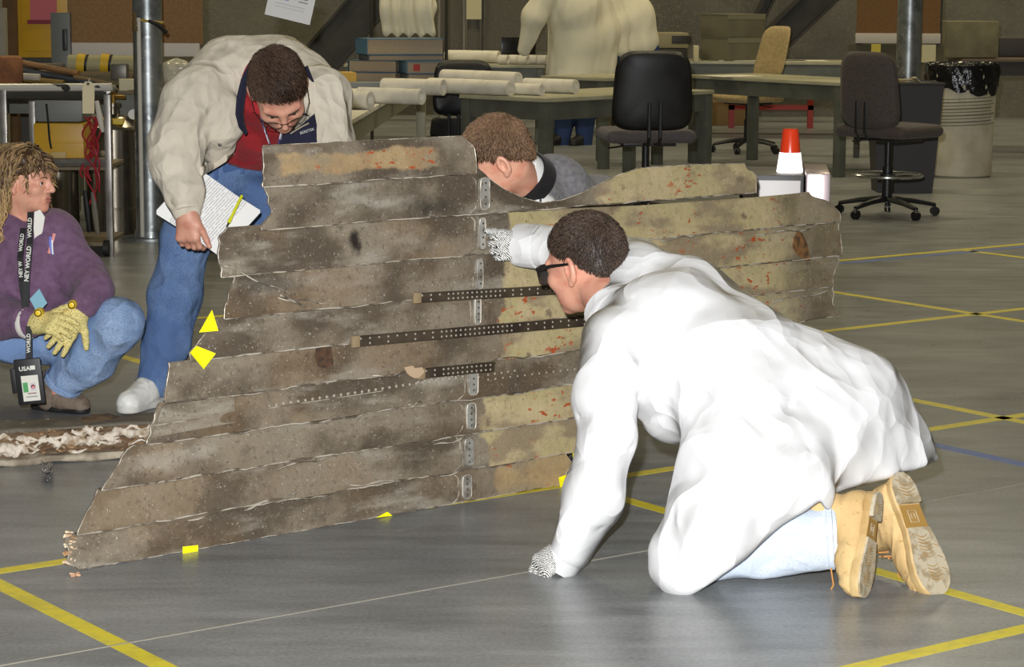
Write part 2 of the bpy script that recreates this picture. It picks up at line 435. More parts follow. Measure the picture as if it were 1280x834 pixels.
# ================================================================== the wreckage panel
PA = np.array([-1.133, 5.872, 0.0]); PD = nrm([1.281, 1.085, 0]); PN = np.array([PD[1], -PD[0], 0])
PANG = math.atan2(PD[1], PD[0])
def SZ(px, py):
    d = FW * F + RT * (px - 640) - UP * (py - 417); t = ((PA - CAM) @ PN) / (d @ PN); p = CAM + d * t
    return float((p - PA) @ PD), float(p[2])
def PW(s, y, z):
    """panel coordinates to world (y positive is behind the sheet)"""
    return PA + PD * s - PN * y + EZ * z
def skin_mat(name, start, box=None, grey=False, redder=False, seed=0):
    M = bpy.data.materials.new(name); M.use_nodes = True; nt = M.node_tree; N = nt.nodes; L = nt.links; b = N['Principled BSDF']
    tc = N.new('ShaderNodeTexCoord'); vec = tc.outputs['Object']
    sp = N.new('ShaderNodeSeparateXYZ'); L.new(vec, sp.inputs[0])
    def math_(op, a, c=None, cl=False):
        x = N.new('ShaderNodeMath'); x.operation = op; x.use_clamp = cl
        for i, q in enumerate((a, c)):
            if q is None: continue
            if isinstance(q, (int, float)): x.inputs[i].default_value = q
            else: L.new(q, x.inputs[i])
        return x.outputs[0]
    def noise(sc, det=5, stretch=None, rough=0.55, off=0):
        n = N.new('ShaderNodeTexNoise'); n.inputs['Scale'].default_value = sc; n.inputs['Detail'].default_value = det; n.inputs['Roughness'].default_value = rough
        mp = N.new('ShaderNodeMapping'); mp.inputs['Scale'].default_value = stretch or (1, 1, 1); mp.inputs['Location'].default_value = (off + seed * 3.7, off * 0.7 + seed * 1.9, off * 1.3 + seed * 5.3)
        L.new(vec, mp.inputs['Vector']); L.new(mp.outputs['Vector'], n.inputs['Vector']); return n.outputs['Fac']
    def step(f_, lo, hi):
        r = N.new('ShaderNodeMapRange'); r.interpolation_type = 'SMOOTHSTEP'; r.inputs['From Min'].default_value = lo; r.inputs['From Max'].default_value = hi
        L.new(f_, r.inputs['Value']); return r.outputs['Result']
    def mix(a, c, f_):
        x = N.new('ShaderNodeMix'); x.data_type = 'RGBA'
        for nm, q in (('A', a), ('B', c)):
            if isinstance(q, tuple): x.inputs[nm].default_value = (*q, 1)
            else: L.new(q, x.inputs[nm])
        if isinstance(f_, float): x.inputs['Factor'].default_value = f_
        else: L.new(f_, x.inputs['Factor'])
        return x.outputs['Result']
    # scorched bare metal
    c = mix(rgb(138, 126, 108), rgb(92, 81, 68), step(noise(3.2, 5, (1, 1, 1.6)), 0.40, 0.60))
    c = mix(c, rgb(160, 152, 138), step(noise(5, 4, (0.6, 1, 2.5), off=3), 0.52, 0.72))
    c = mix(c, rgb(128, 100, 66), math_('MULTIPLY', step(noise(2.4, 3, off=9), 0.52, 0.68), 0.32))
    c = mix(c, rgb(84, 72, 60), math_('MULTIPLY', step(noise(6, 6, off=5), 0.54, 0.70), 0.55))
    c = mix(c, rgb(64, 56, 48), math_('MULTIPLY', step(noise(75, 8, None, 0.75, off=41), 0.52, 0.66), 0.55))
    c = mix(c, rgb(176, 166, 148), math_('MULTIPLY', step(noise(55, 8, None, 0.75, off=47), 0.56, 0.70), 0.45))
    # soot marks
    for (sx, sz_, rx, rz_) in ((0.905, 0.795, 0.024, 0.036), (1.165, 0.872, 0.10, 0.025), (0.80, 0.47, 0.03, 0.03), (0.62, 0.70, 0.10, 0.035)):
        dx = math_('DIVIDE', math_('SUBTRACT', sp.outputs[0], sx), rx); dz = math_('DIVIDE', math_('SUBTRACT', sp.outputs[2], sz_), rz_)
        dd = math_('SQRT', math_('ADD', math_('MULTIPLY', dx, dx), math_('MULTIPLY', dz, dz)))
        dd = math_('ADD', dd, math_('MULTIPLY', math_('SUBTRACT', noise(30, 4), 0.5), 1.6))
        c = mix(rgb(44, 40, 36), c, step(dd, 0.3, 1.25) if sx < 1 and rx < 0.03 else math_('ADD', math_('MULTIPLY', step(dd, 0.2, 1.4), 0.6), 0.4))
    # yellow-green primer with orange-red chips
    g = mix(rgb(182, 168, 124), rgb(194, 176, 136), step(noise(9, 4, off=2), 0.4, 0.65)) if not redder else mix(rgb(172, 148, 110), rgb(160, 132, 98), step(noise(9, 4, off=2), 0.4, 0.65))
    g = mix(g, rgb(150, 134, 108), step(noise(6, 5, (0.7, 1, 1.6), off=7), 0.46, 0.60))
    g = mix(g, rgb(132, 116, 92), step(noise(14, 5, off=13), 0.62, 0.72))
    chips = math_('MULTIPLY', step(noise(46, 4, (0.7, 1, 1.3), 0.62, off=4), 0.585, 0.61), step(noise(7, 2, off=21), 0.49, 0.57))
    g = mix(g, rgb(176, 84, 46), chips)
    g = mix(g, rgb(128, 112, 84), math_('MULTIPLY', step(noise(60, 8, None, 0.75, off=43), 0.52, 0.66), 0.5))
    dots = step(noise(70, 2, off=8), 0.72, 0.75); g = mix(g, rgb(84, 72, 52), dots)
    edge = math_('ADD', sp.outputs[0], math_('MULTIPLY', math_('SUBTRACT', noise(9, 5, off=6), 0.5), 0.16))
    if start is not None:
        far = step(math_('ADD', edge, math_('MULTIPLY', math_('SUBTRACT', noise(5, 5, off=61), 0.5), 0.5)), 2.50, 2.75)
        c = mix(c, g, math_('MULTIPLY', step(edge, start, start + 0.02), math_('SUBTRACT', 1.0, math_('MULTIPLY', far, 0.75))))
    if box is not None:
        bx = math_('ABSOLUTE', math_('SUBTRACT', edge, (box[0] + box[1]) / 2)); mk = math_('SUBTRACT', 1.0, step(bx, (box[1] - box[0]) / 2 - 0.02, (box[1] - box[0]) / 2))
        ez = math_('ADD', sp.outputs[2], math_('MULTIPLY', math_('SUBTRACT', noise(16, 5, off=16), 0.5), 0.05))
        bz = math_('ABSOLUTE', math_('SUBTRACT', ez, (box[2] + box[3]) / 2)); mk2 = math_('SUBTRACT', 1.0, step(bz, (box[3] - box[2]) / 2 - 0.012, (box[3] - box[2]) / 2))
        c = mix(c, g, math_('MULTIPLY', mk, mk2))
    # ash flecks
    fl_ = step(noise(190, 2, None, 0.4, off=1), 0.685, 0.725); c = mix(c, rgb(222, 214, 200), math_('MULTIPLY', fl_, 0.5))
    fl2 = math_('MULTIPLY', step(noise(60, 3, (1, 1, 1), 0.7, off=19), 0.68, 0.75), step(noise(5, 2, off=31), 0.5, 0.6)); c = mix(c, rgb(176, 160, 132), math_('MULTIPLY', fl2, 0.6))
    L.new(c, b.inputs['Base Color'])
    b.inputs['Metallic'].default_value = 0.2; b.inputs['Roughness'].default_value = 0.42
    bp = N.new('ShaderNodeBump'); bp.inputs['Strength'].default_value = 0.55; bp.inputs['Distance'].default_value = 0.004
    L.new(math_('ADD', noise(45, 5), math_('MULTIPLY', noise(9, 3), 1.2)), bp.inputs['Height']); L.new(bp.outputs['Normal'], b.inputs['Normal'])
    return M
panel = thing('wreckage_panel', 'long scorched metal aircraft wreckage panel with ten riveted rows standing upright', 'wreckage', PA, PANG)
ZL = [0.0, 0.094, 0.202, 0.305, 0.408, 0.512, 0.615, 0.728, 0.845, 0.961, 1.071]
LEFT = [  # outline of the torn end, row by row from the floor up
    [(97, 714), (80, 702), (84, 690), (79, 676), (90, 664)], [(92, 664), (122, 611)], [(122, 611), (150, 572), (163, 558), (180, 553)],
    [(180, 553), (190, 524), (202, 497)], [(203, 496), (214, 445)], [(234, 440), (252, 420), (266, 389)], [(277, 388), (284, 362), (293, 346), (286, 336)],
    [(273, 335), (270, 318), (274, 300), (287, 286)], [(322, 281), (336, 268), (333, 250), (328, 231)], [(325, 230), (326, 190), (331, 180)]]
RIGHT = [[(712, 606), (704, 592), (714, 580), (706, 567)], [(716, 566), (722, 540), (718, 524)], [(722, 524), (726, 500), (724, 480)], [(760, 476), (800, 450), (830, 430)],
    [(1000, 425), (1030, 417), (1046, 396), (1036, 378), (1040, 362)], [(1039, 362), (1037, 345), (1048, 325), (1047, 321)], [(1048, 320), (1048, 300), (1046, 283)],
    [(1047, 282), (1045, 262), (1034, 250), (1012, 240)], [(941, 247), (941, 225), (939, 210), (930, 204)], [(592, 222), (591, 194), (588, 182), (577, 171)]]
TOP8 = [SZ(*p) for p in [(330, 230), (585, 219.5), (592, 206), (602, 214), (615, 226), (632, 237.5), (654, 247.5), (677, 253.5), (703, 250), (728, 241), (752, 229), (775, 218), (800, 210), (860, 206), (930, 204)]]
TOP7 = [SZ(*p) for p in [(330, 281), (640, 264), (800, 257), (941, 247), (985, 243), (1012, 240)]]
def interp(pts, x): return float(np.interp(x, [p[0] for p in pts], [p[1] for p in pts]))
PRIM = {0: (1.40, None), 1: (1.36, None), 2: (1.36, None), 3: (None, None), 4: (1.43, None), 5: (1.42, None), 6: (1.42, None), 7: (1.47, None), 8: (1.80, None), 9: (None, (0.65, 1.20, 0.985, 1.05))}
rng = np.random.default_rng(5)
ridge_mat = mat('bright_torn_edge', rgb(190, 181, 166), 0.45, 0.2, var=[(20, rgb(104, 93, 80), 0.44, 0.58)])
for k in range(10):
    lf = sorted([(SZ(*p)[1], SZ(*p)[0]) for p in LEFT[k]]); rg = sorted([(SZ(*p)[1], SZ(*p)[0]) for p in RIGHT[k]])
    lz, ls = [p[0] for p in lf], [p[1] for p in lf]; rz_, rs = [p[0] for p in rg], [p[1] for p in rg]
    nu, nv = 14, 130; front = []; 
    for j in range(nu + 1):
        u = j / nu
        for i in range(nv + 1):
            t = i / nv
            zn = ZL[k] + (ZL[k + 1] - ZL[k]) * u
            s_ = np.interp(zn, lz, ls) + (np.interp(zn, rz_, rs) - np.interp(zn, lz, ls)) * t
            zt = ZL[k + 1]
            if k == 8: zt = interp(TOP8, s_)
            if k == 7: zt = max(interp(TOP7, s_), ZL[k + 1] - 0.02)
            z = ZL[k] + (zt - ZL[k]) * u
            p3 = np.array([[s_ * 4, k * 3.1, z * 8]])
            dent = 0.006 * vnoise(p3, 3)[0] + 0.0025 * vnoise(p3 * 3.1, 4)[0]
            y = -0.016 * (1 - u) ** 3.0 - 0.010 * math.sin(math.pi * u) ** 0.8 + dent * math.sin(math.pi * min(max(u, 0.02), 0.98))
            y += 0.012 * math.exp(-((s_ - 1.165) / 0.012) ** 2) * (1 - u) if k == 8 else 0
            if k == 0: z = max(z, 0.0) + (0.004 * (1 - u)) * abs(vnoise(np.array([[s_ * 30, 1, 1]]))[0])
            if i in (0, nv): s_ += 0.004 * vnoise(np.array([[z * 60, k, i]]), 8)[0]
            front.append((s_, y, z))
    nfr = len(front); back = [(p[0], p[1] + 0.006, p[2]) for p in front]; f = []; w = nv + 1
    for j in range(nu):
        for i in range(nv):
            a = j * w + i; f.append((a, a + 1, a + w + 1, a + w)); f.append((a + nfr, a + w + nfr, a + w + 1 + nfr, a + 1 + nfr))
    for i in range(nv):
        f.append((i + 1, i, i + nfr, i + 1 + nfr)); a = nu * w + i; f.append((a, a + 1, a + 1 + nfr, a + nfr))
    for j in range(nu):
        a = j * w; f.append((a, a + w, a + w + nfr, a + nfr)); a = j * w + nv; f.append((a + w, a, a + nfr, a + w + nfr))
    st, bxp = PRIM[k]
    row = mesh_obj('skin_row', front + back, f, skin_mat('scorched_skin_%d' % k, st, bxp, redder=(k in (0, 9)), seed=k), panel, True, 0.9)
    rims = [[front[j * w] for j in range(nu + 1)], [front[j * w + nv] for j in range(nu + 1)]]
    if k in (8, 9): rims.append([front[nu * w + i] for i in range(0 if k == 9 else 52, nv + 1)])
    if k == 0: rims.append([front[i] for i in range(nv + 1)])
    for rp in rims:
        mb = MB(); mb.tube([(p[0], p[1] - 0.0005, max(p[2], 0.002)) for p in rp], [0.0006 + 0.0009 * abs(math.sin(q * 1.7 + k)) for q in range(len(rp))], 5); mb.build('edge_rim', ridge_mat, row)
    # torn lip where this row laps the one below it
    if k > 0:
        l0 = max(np.interp(ZL[k], lz, ls), 0.0) ; r0 = np.interp(ZL[k], rz_, rs)
        if k == 9: r0 = 1.31
        pts = []; rad = []; s_ = l0
        wav = 1.0 if k in (1, 2, 3, 4) else 0.55
        while s_ < r0:
            q = vnoise(np.array([[s_ * 9, k * 5.3, 0.0]]), 12)[0]; q2 = vnoise(np.array([[s_ * 38, k * 5.3, 0.0]]), 13)[0]
            calm = 0.25 if (s_ - l0) < 0.16 else 1.0
            pts.append((s_, -0.0165 - 0.003 * abs(q2), ZL[k] + calm * wav * (0.0045 * q + 0.0028 * q2)))
            rad.append(0.0014 + 0.0015 * abs(vnoise(np.array([[s_ * 14, k, 4.0]]), 14)[0])); s_ += 0.012
        mb = MB(); mb.tube(pts, rad, 5); lipo = mb.build('torn_lip', ridge_mat, panel)
        # the sheet turned out under the lip, a little shelf coloured dark to stand for the lip's shade
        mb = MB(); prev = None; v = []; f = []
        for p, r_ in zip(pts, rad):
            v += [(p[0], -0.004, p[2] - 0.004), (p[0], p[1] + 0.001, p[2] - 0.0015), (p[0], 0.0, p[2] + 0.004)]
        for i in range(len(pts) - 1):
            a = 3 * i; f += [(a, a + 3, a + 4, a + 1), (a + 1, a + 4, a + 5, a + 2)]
        mesh_obj('lip_shelf', v, f, mat('lip_shade', rgb(70, 60, 50), 0.6, 0.2), panel)
# free curls of torn metal along the lips
for (x0, y0, x1, y1, out) in ((270, 330, 350, 365, .02), (342, 372, 400, 377, .02), (230, 648, 330, 622, .016), (300, 635, 370, 610, .02), (330, 585, 400, 570, .014),
                              (460, 470, 505, 462, .03), (505, 505, 520, 499, .02), (430, 605, 500, 597, .016), (520, 559, 575, 545, .02), (820, 300, 862, 292, .02), (940, 292, 1005, 285, .022), (960, 375, 1030, 363, .016)):
    a = SZ(x0, y0); b = SZ(x1, y1); mb = MB(); pts = []
    for i in range(11):
        t = i / 10; pts.append((a[0] + (b[0] - a[0]) * t, -0.02 - out * math.sin(t * 2.6) * 0.6, a[1] + (b[1] - a[1]) * t + 0.004 * math.sin(t * 9 + x0)))
    mb.tube(pts, [0.0035 + 0.002 * math.sin(i * 1.7) for i in range(11)], 5, flat=(1, 0.5)); mb.build('metal_curl', ridge_mat, panel)
mb = MB(); a = SZ(338, 367); b = SZ(375, 382); mb.tube([(a[0], -0.05, a[1]), (b[0], -0.02, b[1])], 0.003, 6); mb.build('loose_rod', ridge_mat, panel)
# riveted joining straps
strap_m = mat('dark_strap', rgb(82, 70, 56), 0.5, 0.35, var=[(12, rgb(58, 48, 40), 0.4, 0.65)], bump=(40, 0.3, 0.003))
riv_m = mat('rivet_metal', rgb(196, 188, 172), 0.35, 0.5)
def dome(mb, c, r):
    n = 6; v = [(c[0] + r * math.cos(2 * math.pi * i / n), c[1], c[2] + r * math.sin(2 * math.pi * i / n)) for i in range(n)]
    v += [(c[0] + .6 * r * math.cos(2 * math.pi * i / n), c[1] - r * .55, c[2] + .6 * r * math.sin(2 * math.pi * i / n)) for i in range(n)]
    v += [(c[0], c[1] - r * 0.75, c[2])]
    mb.add(v, [(i, (i + 1) % n, n + (i + 1) % n, n + i) for i in range(n)] + [(n + i, n + (i + 1) % n, 2 * n) for i in range(n)])
def strap(xa, ya, xb, yb, hgt, rows=2, dense=None):
    a = SZ(xa, ya); b = SZ(xb, yb); L_ = b[0] - a[0]; sl = (b[1] - a[1]) / L_
    R = np.array([[1, 0, 0], [0, 1, 0], [0, 0, 1.0]]); ang = math.atan(sl); R = np.array([[math.cos(ang), 0, -math.sin(ang)], [0, 1, 0], [math.sin(ang), 0, math.cos(ang)]])
    c = np.array([(a[0] + b[0]) / 2, -0.027, (a[1] + b[1]) / 2])
    mb = MB(); mb.box(c, (L_, 0.008, hgt), R, 0.002)
    # a turned-up flange along the top edge
    mb.box(c + R @ np.array([0, -0.005, hgt / 2 - 0.002]), (L_, 0.006, 0.003), R)
    st = mb.build('rivet_strap', strap_m, panel)
    mb = MB(); s_ = 0.03
    while s_ < L_ - 0.012:
        t = s_ / L_; den = dense and dense[0] < t < dense[1]
        for q in ((-1, 1) if den else ((1,) if int(s_ * 100) % 2 else (-1, 1))):
            dome(mb, (a[0] + s_, -0.031, a[1] + sl * s_ + q * hgt * 0.24), 0.0036)
        s_ += 0.0175 if den else 0.032
    o = mb.build('rivets', riv_m, st); o['kind'] = 'stuff'
    # doubler block at the free end
    mb = MB(); mb.box((a[0] + 0.012, -0.03, a[1]), (0.024, 0.012, hgt * 1.1), R, 0.002); mb.build('end_block', mat('strap_end', rgb(150, 130, 100), 0.5, 0.2), st)
strap(509, 371.5, 690, 361, 0.028, dense=(0.2, 0.6)); strap(432, 426, 742, 399, 0.030, dense=(0.32, 0.62)); strap(514, 466, 610, 457, 0.029, dense=(0.25, 1.0))
# torn scrap of tape at the end of the short strap
mb = MB(); pts2 = [(495, 457), (505, 455), (508, 458), (517, 457), (520, 463), (513, 470), (508, 471), (502, 468), (498, 464)]
c_ = [SZ(*p) for p in pts2]; mb.prism([(p[0], p[1]) for p in c_], (0, -0.04, 0), np.array([1.0, 0, 0]), EZ, np.array([0, 1.0, 0]), 0.004); mb.build('torn_scrap', mat('scrap_tan', rgb(178, 152, 124), 0.8), panel, smooth=False)
# rows of round rivets on the fourth row
mb = MB()
def rivline(xa, ya, xb, yb, n, r):
    a = SZ(xa, ya); b = SZ(xb, yb)
    for i in range(n):
        t = i / (n - 1); dome(mb, (a[0] + (b[0] - a[0]) * t, -0.012, a[1] + (b[1] - a[1]) * t), r)
rivline(206, 527, 286, 515, 9, 0.0062); rivline(296, 512, 575, 470, 33, 0.0050); rivline(520, 477, 578, 467, 8, 0.0046); rivline(607, 474, 715, 461, 13, 0.0036); rivline(607, 468, 640, 463, 5, 0.0040)
o = mb.build('rivet_line', riv_m, panel); o['kind'] = 'stuff'
# overlapping doubler plate under the rivets at the torn end
mb = MB(); pl = [SZ(*p) for p in [(186, 546), (200, 505), (288, 494), (290, 527)]]
mb.prism([(p[0], p[1]) for p in pl], (0, -0.0165, 0), np.array([1.0, 0, 0]), EZ, np.array([0, 1.0, 0]), 0.004); mb.build('doubler_plate', skin_mat('scorched_doubler', None), panel, smooth=False)
mb = MB(); a = SZ(188, 531); b = SZ(476, 488); mb.tube([(a[0], -0.017, a[1]), (b[0], -0.012, b[1])], 0.0012, 4); mb.build('seam_edge', ridge_mat, panel)
# column of clips that tied the rows to a rib
clip_m = mat('clip_metal', rgb(164, 162, 154), 0.4, 0.35, var=[(30, rgb(120, 112, 98), 0.45, 0.65)])
for k in range(9):
    zc = (ZL[k] + ZL[k + 1]) / 2; sc = 1.294 + 0.072 * zc / 0.96; hh = (ZL[k + 1] - ZL[k]) * 0.5 - 0.012
    if k in (4,): continue
    wide = 0.017 if k in (0, 1, 2, 3, 8) else 0.011
    out = [(sc + wide * math.copysign(abs(math.cos(t)) ** 0.5, math.cos(t)), zc + hh * math.copysign(abs(math.sin(t)) ** 0.35, math.sin(t)), ) for t in np.linspace(0, 2 * math.pi, 24, endpoint=False)]
    mb = MB(); mb.prism(out, (0, -0.022, 0), np.array([1.0, 0, 0]), EZ, np.array([0, 1.0, 0]), 0.010); clip = mb.build('rib_clip', clip_m, panel, angle=0.5)
    mb = MB(); mb.tube([(p[0], -0.022, p[1]) for p in out] + [(out[0][0], -0.022, out[0][1])], 0.0016, 5, cap=False); mb.build('clip_rim', ridge_mat, clip)
    mb = MB()
    for q in range(4): dome(mb, (sc + (0.0 if k in (0, 1, 2, 3) else 0.002), -0.0225, zc + hh * (-0.66 + 0.44 * q)), 0.0035)
    for q in range(2 if k > 3 else 0): dome(mb, (sc + 0.035, -0.012, zc + hh * (-0.5 + q)), 0.003)
    o = mb.build('clip_rivets', strap_m, clip); o['kind'] = 'stuff'
    mb = MB(); gx = sc - wide - 0.010
    mb.tube([(gx - 0.03, -0.022, zc - hh - 0.008), (gx - 0.008, -0.020, zc - hh * 0.9), (gx, -0.016, zc - hh * 0.55), (gx, -0.012, zc + hh * 0.8), (gx - 0.012, -0.010, zc + hh + 0.004)], 0.0016, 5); mb.build('pressed_bead', ridge_mat, panel)
# grey band down the rib line, rust patch and burnt hole
def patch(name, pts, y, t, m_):
    q = [SZ(*p) for p in pts]; mb = MB(); mb.prism([(p[0], p[1]) for p in q], (0, y, 0), np.array([1.0, 0, 0]), EZ, np.array([0, 1.0, 0]), t); return mb.build(name, m_, panel, smooth=False)
patch('rust_patch', [(393, 431), (410, 429), (413, 455), (404, 460), (395, 458), (391, 444)], -0.014, 0.004, mat('rust', rgb(84, 58, 38), 0.8, var=[(60, rgb(56, 40, 28), 0.4, 0.6)], bump=(80, .6, .003)))
patch('burnt_blister', [(994, 288), (999, 292), (1005, 306), (1008, 326), (1001, 325), (992, 318), (987, 308), (989, 297)], -0.017, 0.006, mat('burnt_wood', rgb(122, 84, 46), 0.8, var=[(50, rgb(74, 52, 30), 0.4, 0.6)]))
# splayed dark fibres at the broken lower corner
mb = MB()
for i in range(46):
    a = SZ(716 + 10 * rng.random(), 562 + 34 * rng.random()); mb.tube([(a[0] - 0.02, -0.004, a[1] - 0.01 * rng.random()), (a[0], -0.012 * rng.random(), a[1]), (a[0] + 0.03 * rng.random(), -0.02 + 0.04 * rng.random(), a[1] + 0.03 * (rng.random() - .5))], 0.0035 * rng.random() + 0.001, 4)
o = mb.build('broken_fibres', mat('charred_fibre', rgb(58, 56, 50), 0.7), panel); o['kind'] = 'stuff'
mb = MB()
for i in range(22):
    a = SZ(82 + 8 * rng.random(), 662 + 44 * rng.random()); mb.tube([(a[0] - 0.006, 0.004, a[1]), (a[0] + 0.008, -0.012, a[1] + 0.02 * (rng.random() - .4))], [0.0035, 0.0015], 5)
mb.build('frayed_edge', mat('frayed_white', rgb(214, 190, 160), 0.8, var=[(40, rgb(150, 108, 70), 0.45, 0.6)]), panel)

# ---- yellow marking flags stuck to the panel edges (each a thing of its own)
FLG = mat('bright_yellow_tape', rgb(250, 240, 20), 0.4)
def flag(pts, off, label, bend=0.0):
    q = [SZ(*p) for p in pts]; P3 = [PW(s_, off + bend * (-1) ** i, z) for i, (s_, z) in enumerate(q)]
    c = np.mean(P3, 0); v = [p - c for p in P3]; n_ = PN * 0.0012; k = len(v)
    f = [(0, 1, 2), (0, 2, 3)] if k == 4 else [(0, 1, 2)]
    vv = v + [p - n_ for p in v]
    ff = f + [tuple(i + k for i in t)[::-1] for t in f] + [((i + 1) % k, i, i + k, (i + 1) % k + k) for i in range(k)]
    o = mesh_obj('tape_flag', vv, ff, FLG, None, False); o.location = c
    tag(o, label, 'tape flag', 'yellow tape flags on the wreckage')
flag([(262, 387), (270, 413), (246, 415)], -0.012, 'upper yellow tape flag on the torn end near the white papers')
flag([(239, 431), (261, 440), (248, 460), (229, 439)], -0.030, 'lower yellow tape flag folded over the torn end', 0.004)
flag([(221, 681), (240, 679), (240, 688), (221, 691)], -0.030, 'small yellow tape flag under the long tapering lower edge', 0.0)
flag([(464, 645.5), (478, 638), (484, 643)], -0.024, 'sliver of yellow tape poking out under the middle of the panel')
flag([(690, 595), (704, 589), (706, 605), (691, 609)], -0.034, 'square yellow tape flag at the broken corner by the kneeling arm', 0.003)
flag([(708, 565), (716, 562), (714, 578), (707, 590)], -0.034, 'narrow yellow tape flag above the square one at the broken corner', 0.004)
# ================================================================== people: shared builders
SKIN = mat('skin_pink', rgb(208, 152, 128), 0.5, var=[(30, rgb(196, 128, 108), 0.45, 0.7)], bump=(220, 0.12, 0.002))
SKIN2 = mat('skin_fair', rgb(216, 160, 134), 0.5, var=[(30, rgb(204, 136, 112), 0.45, 0.7)], bump=(220, 0.12, 0.002))
def head_sdf(c, R, sc=1.0, female=False):
    """R columns: right, forward, up of the head; c: middle of the head between the ears"""
    s = SDF(); X = lambda x, y, z: c + R @ (np.array([x, y, z]) * sc)
    w = 0.93 if female else 1.0
    s.ell(X(0, -0.012, 0.035), np.array([0.074 * w, 0.094, 0.083]) * sc, R, 0.02)
    s.ell(X(0, 0.030, -0.020), np.array([0.062 * w, 0.066, 0.075]) * sc, R, 0.03 * sc)
    s.ell(X(0, 0.040, -0.070), np.array([0.046 * w, 0.048, 0.036]) * sc, R, 0.03 * sc)
    s.ell(X(0, 0.078, -0.094), np.array([0.018, 0.014, 0.013]) * sc, R, 0.02 * sc)
    for sg in (-1, 1):
        s.ell(X(sg * 0.040, 0.064, -0.022), np.array([0.022, 0.022, 0.020]) * sc, R, 0.02 * sc)
        s.cone(X(sg * 0.012, 0.088, 0.020), X(sg * 0.046, 0.074, 0.020), 0.009 * sc, 0.008 * sc, 0.014 * sc)
        s.ell(X(sg * 0.031, 0.098, 0.000), np.array([0.016, 0.014, 0.010]) * sc, R, 0.010 * sc, sub=True)
        s.cone(X(sg * 0.021, 0.083, 0.003), X(sg * 0.041, 0.078, 0.003), 0.0075 * sc, 0.007 * sc, 0.004 * sc)
        # ear
        Re = R @ np.array([[math.cos(0.35 * sg), -math.sin(0.35 * sg), 0], [math.sin(0.35 * sg), math.cos(0.35 * sg), 0], [0, 0, 1]])
        s.ell(X(sg * 0.079 * w, -0.012, -0.006), np.array([0.010, 0.019, 0.032]) * sc, Re, 0.006 * sc)
        s.ell(X(sg * 0.086 * w, -0.010, -0.002), np.array([0.007, 0.010, 0.019]) * sc, Re, 0.004 * sc, sub=True)
        s.ell(X(sg * 0.077 * w, -0.004, -0.034), np.array([0.006, 0.008, 0.010]) * sc, Re, 0.005 * sc)
    s.cone(X(0, 0.090, 0.016), X(0, 0.112, -0.024), 0.0075 * sc, 0.011 * sc, 0.012 * sc)
    for sg in (-1, 1): s.ell(X(sg * 0.012, 0.100, -0.029), np.array([0.008, 0.010, 0.007]) * sc, R, 0.006 * sc)
    s.cone(X(-0.016, 0.088, -0.056), X(0.016, 0.088, -0.056), 0.0065 * sc, None, 0.008 * sc)
    s.cone(X(-0.014, 0.087, -0.067), X(0.014, 0.087, -0.067), 0.0068 * sc, None, 0.006 * sc)
    s.box(X(0, 0.098, -0.0615), np.array([0.021, 0.010, 0.0012]) * sc, R, 0.001, 0.004 * sc, sub=True)
    return s, X
def eyes(X, R, sc, parent):
    mb = MB(); mi = MB()
    for sg in (-1, 1):
        c = X(sg * 0.031, 0.0775, 0.001); mb.lathe(c, [(0.0001, -0.0118 * sc), (0.008 * sc, -0.008 * sc), (0.0118 * sc, 0), (0.008 * sc, 0.008 * sc), (0.0001, 0.0118 * sc)], 12, R[:, 1])
        mi.lathe(c + R[:, 1] * 0.0108 * sc, [(0.0058 * sc, -0.002), (0.0055 * sc, 0.0006), (0.002 * sc, 0.0012)], 12, R[:, 1])
    e = mb.build('eyes', mat('eye_white', rgb(225, 218, 210), 0.2), parent); mi.build('irises', mat('iris_dark', rgb(58, 44, 34), 0.2), e)
    mbb = MB()
    for sg in (-1, 1): mbb.tube([X(sg * 0.014, 0.0985, 0.018), X(sg * 0.03, 0.098, 0.024), X(sg * 0.047, 0.086, 0.019)], [0.0025 * sc, 0.003 * sc, 0.0012 * sc], 6)
    return mbb
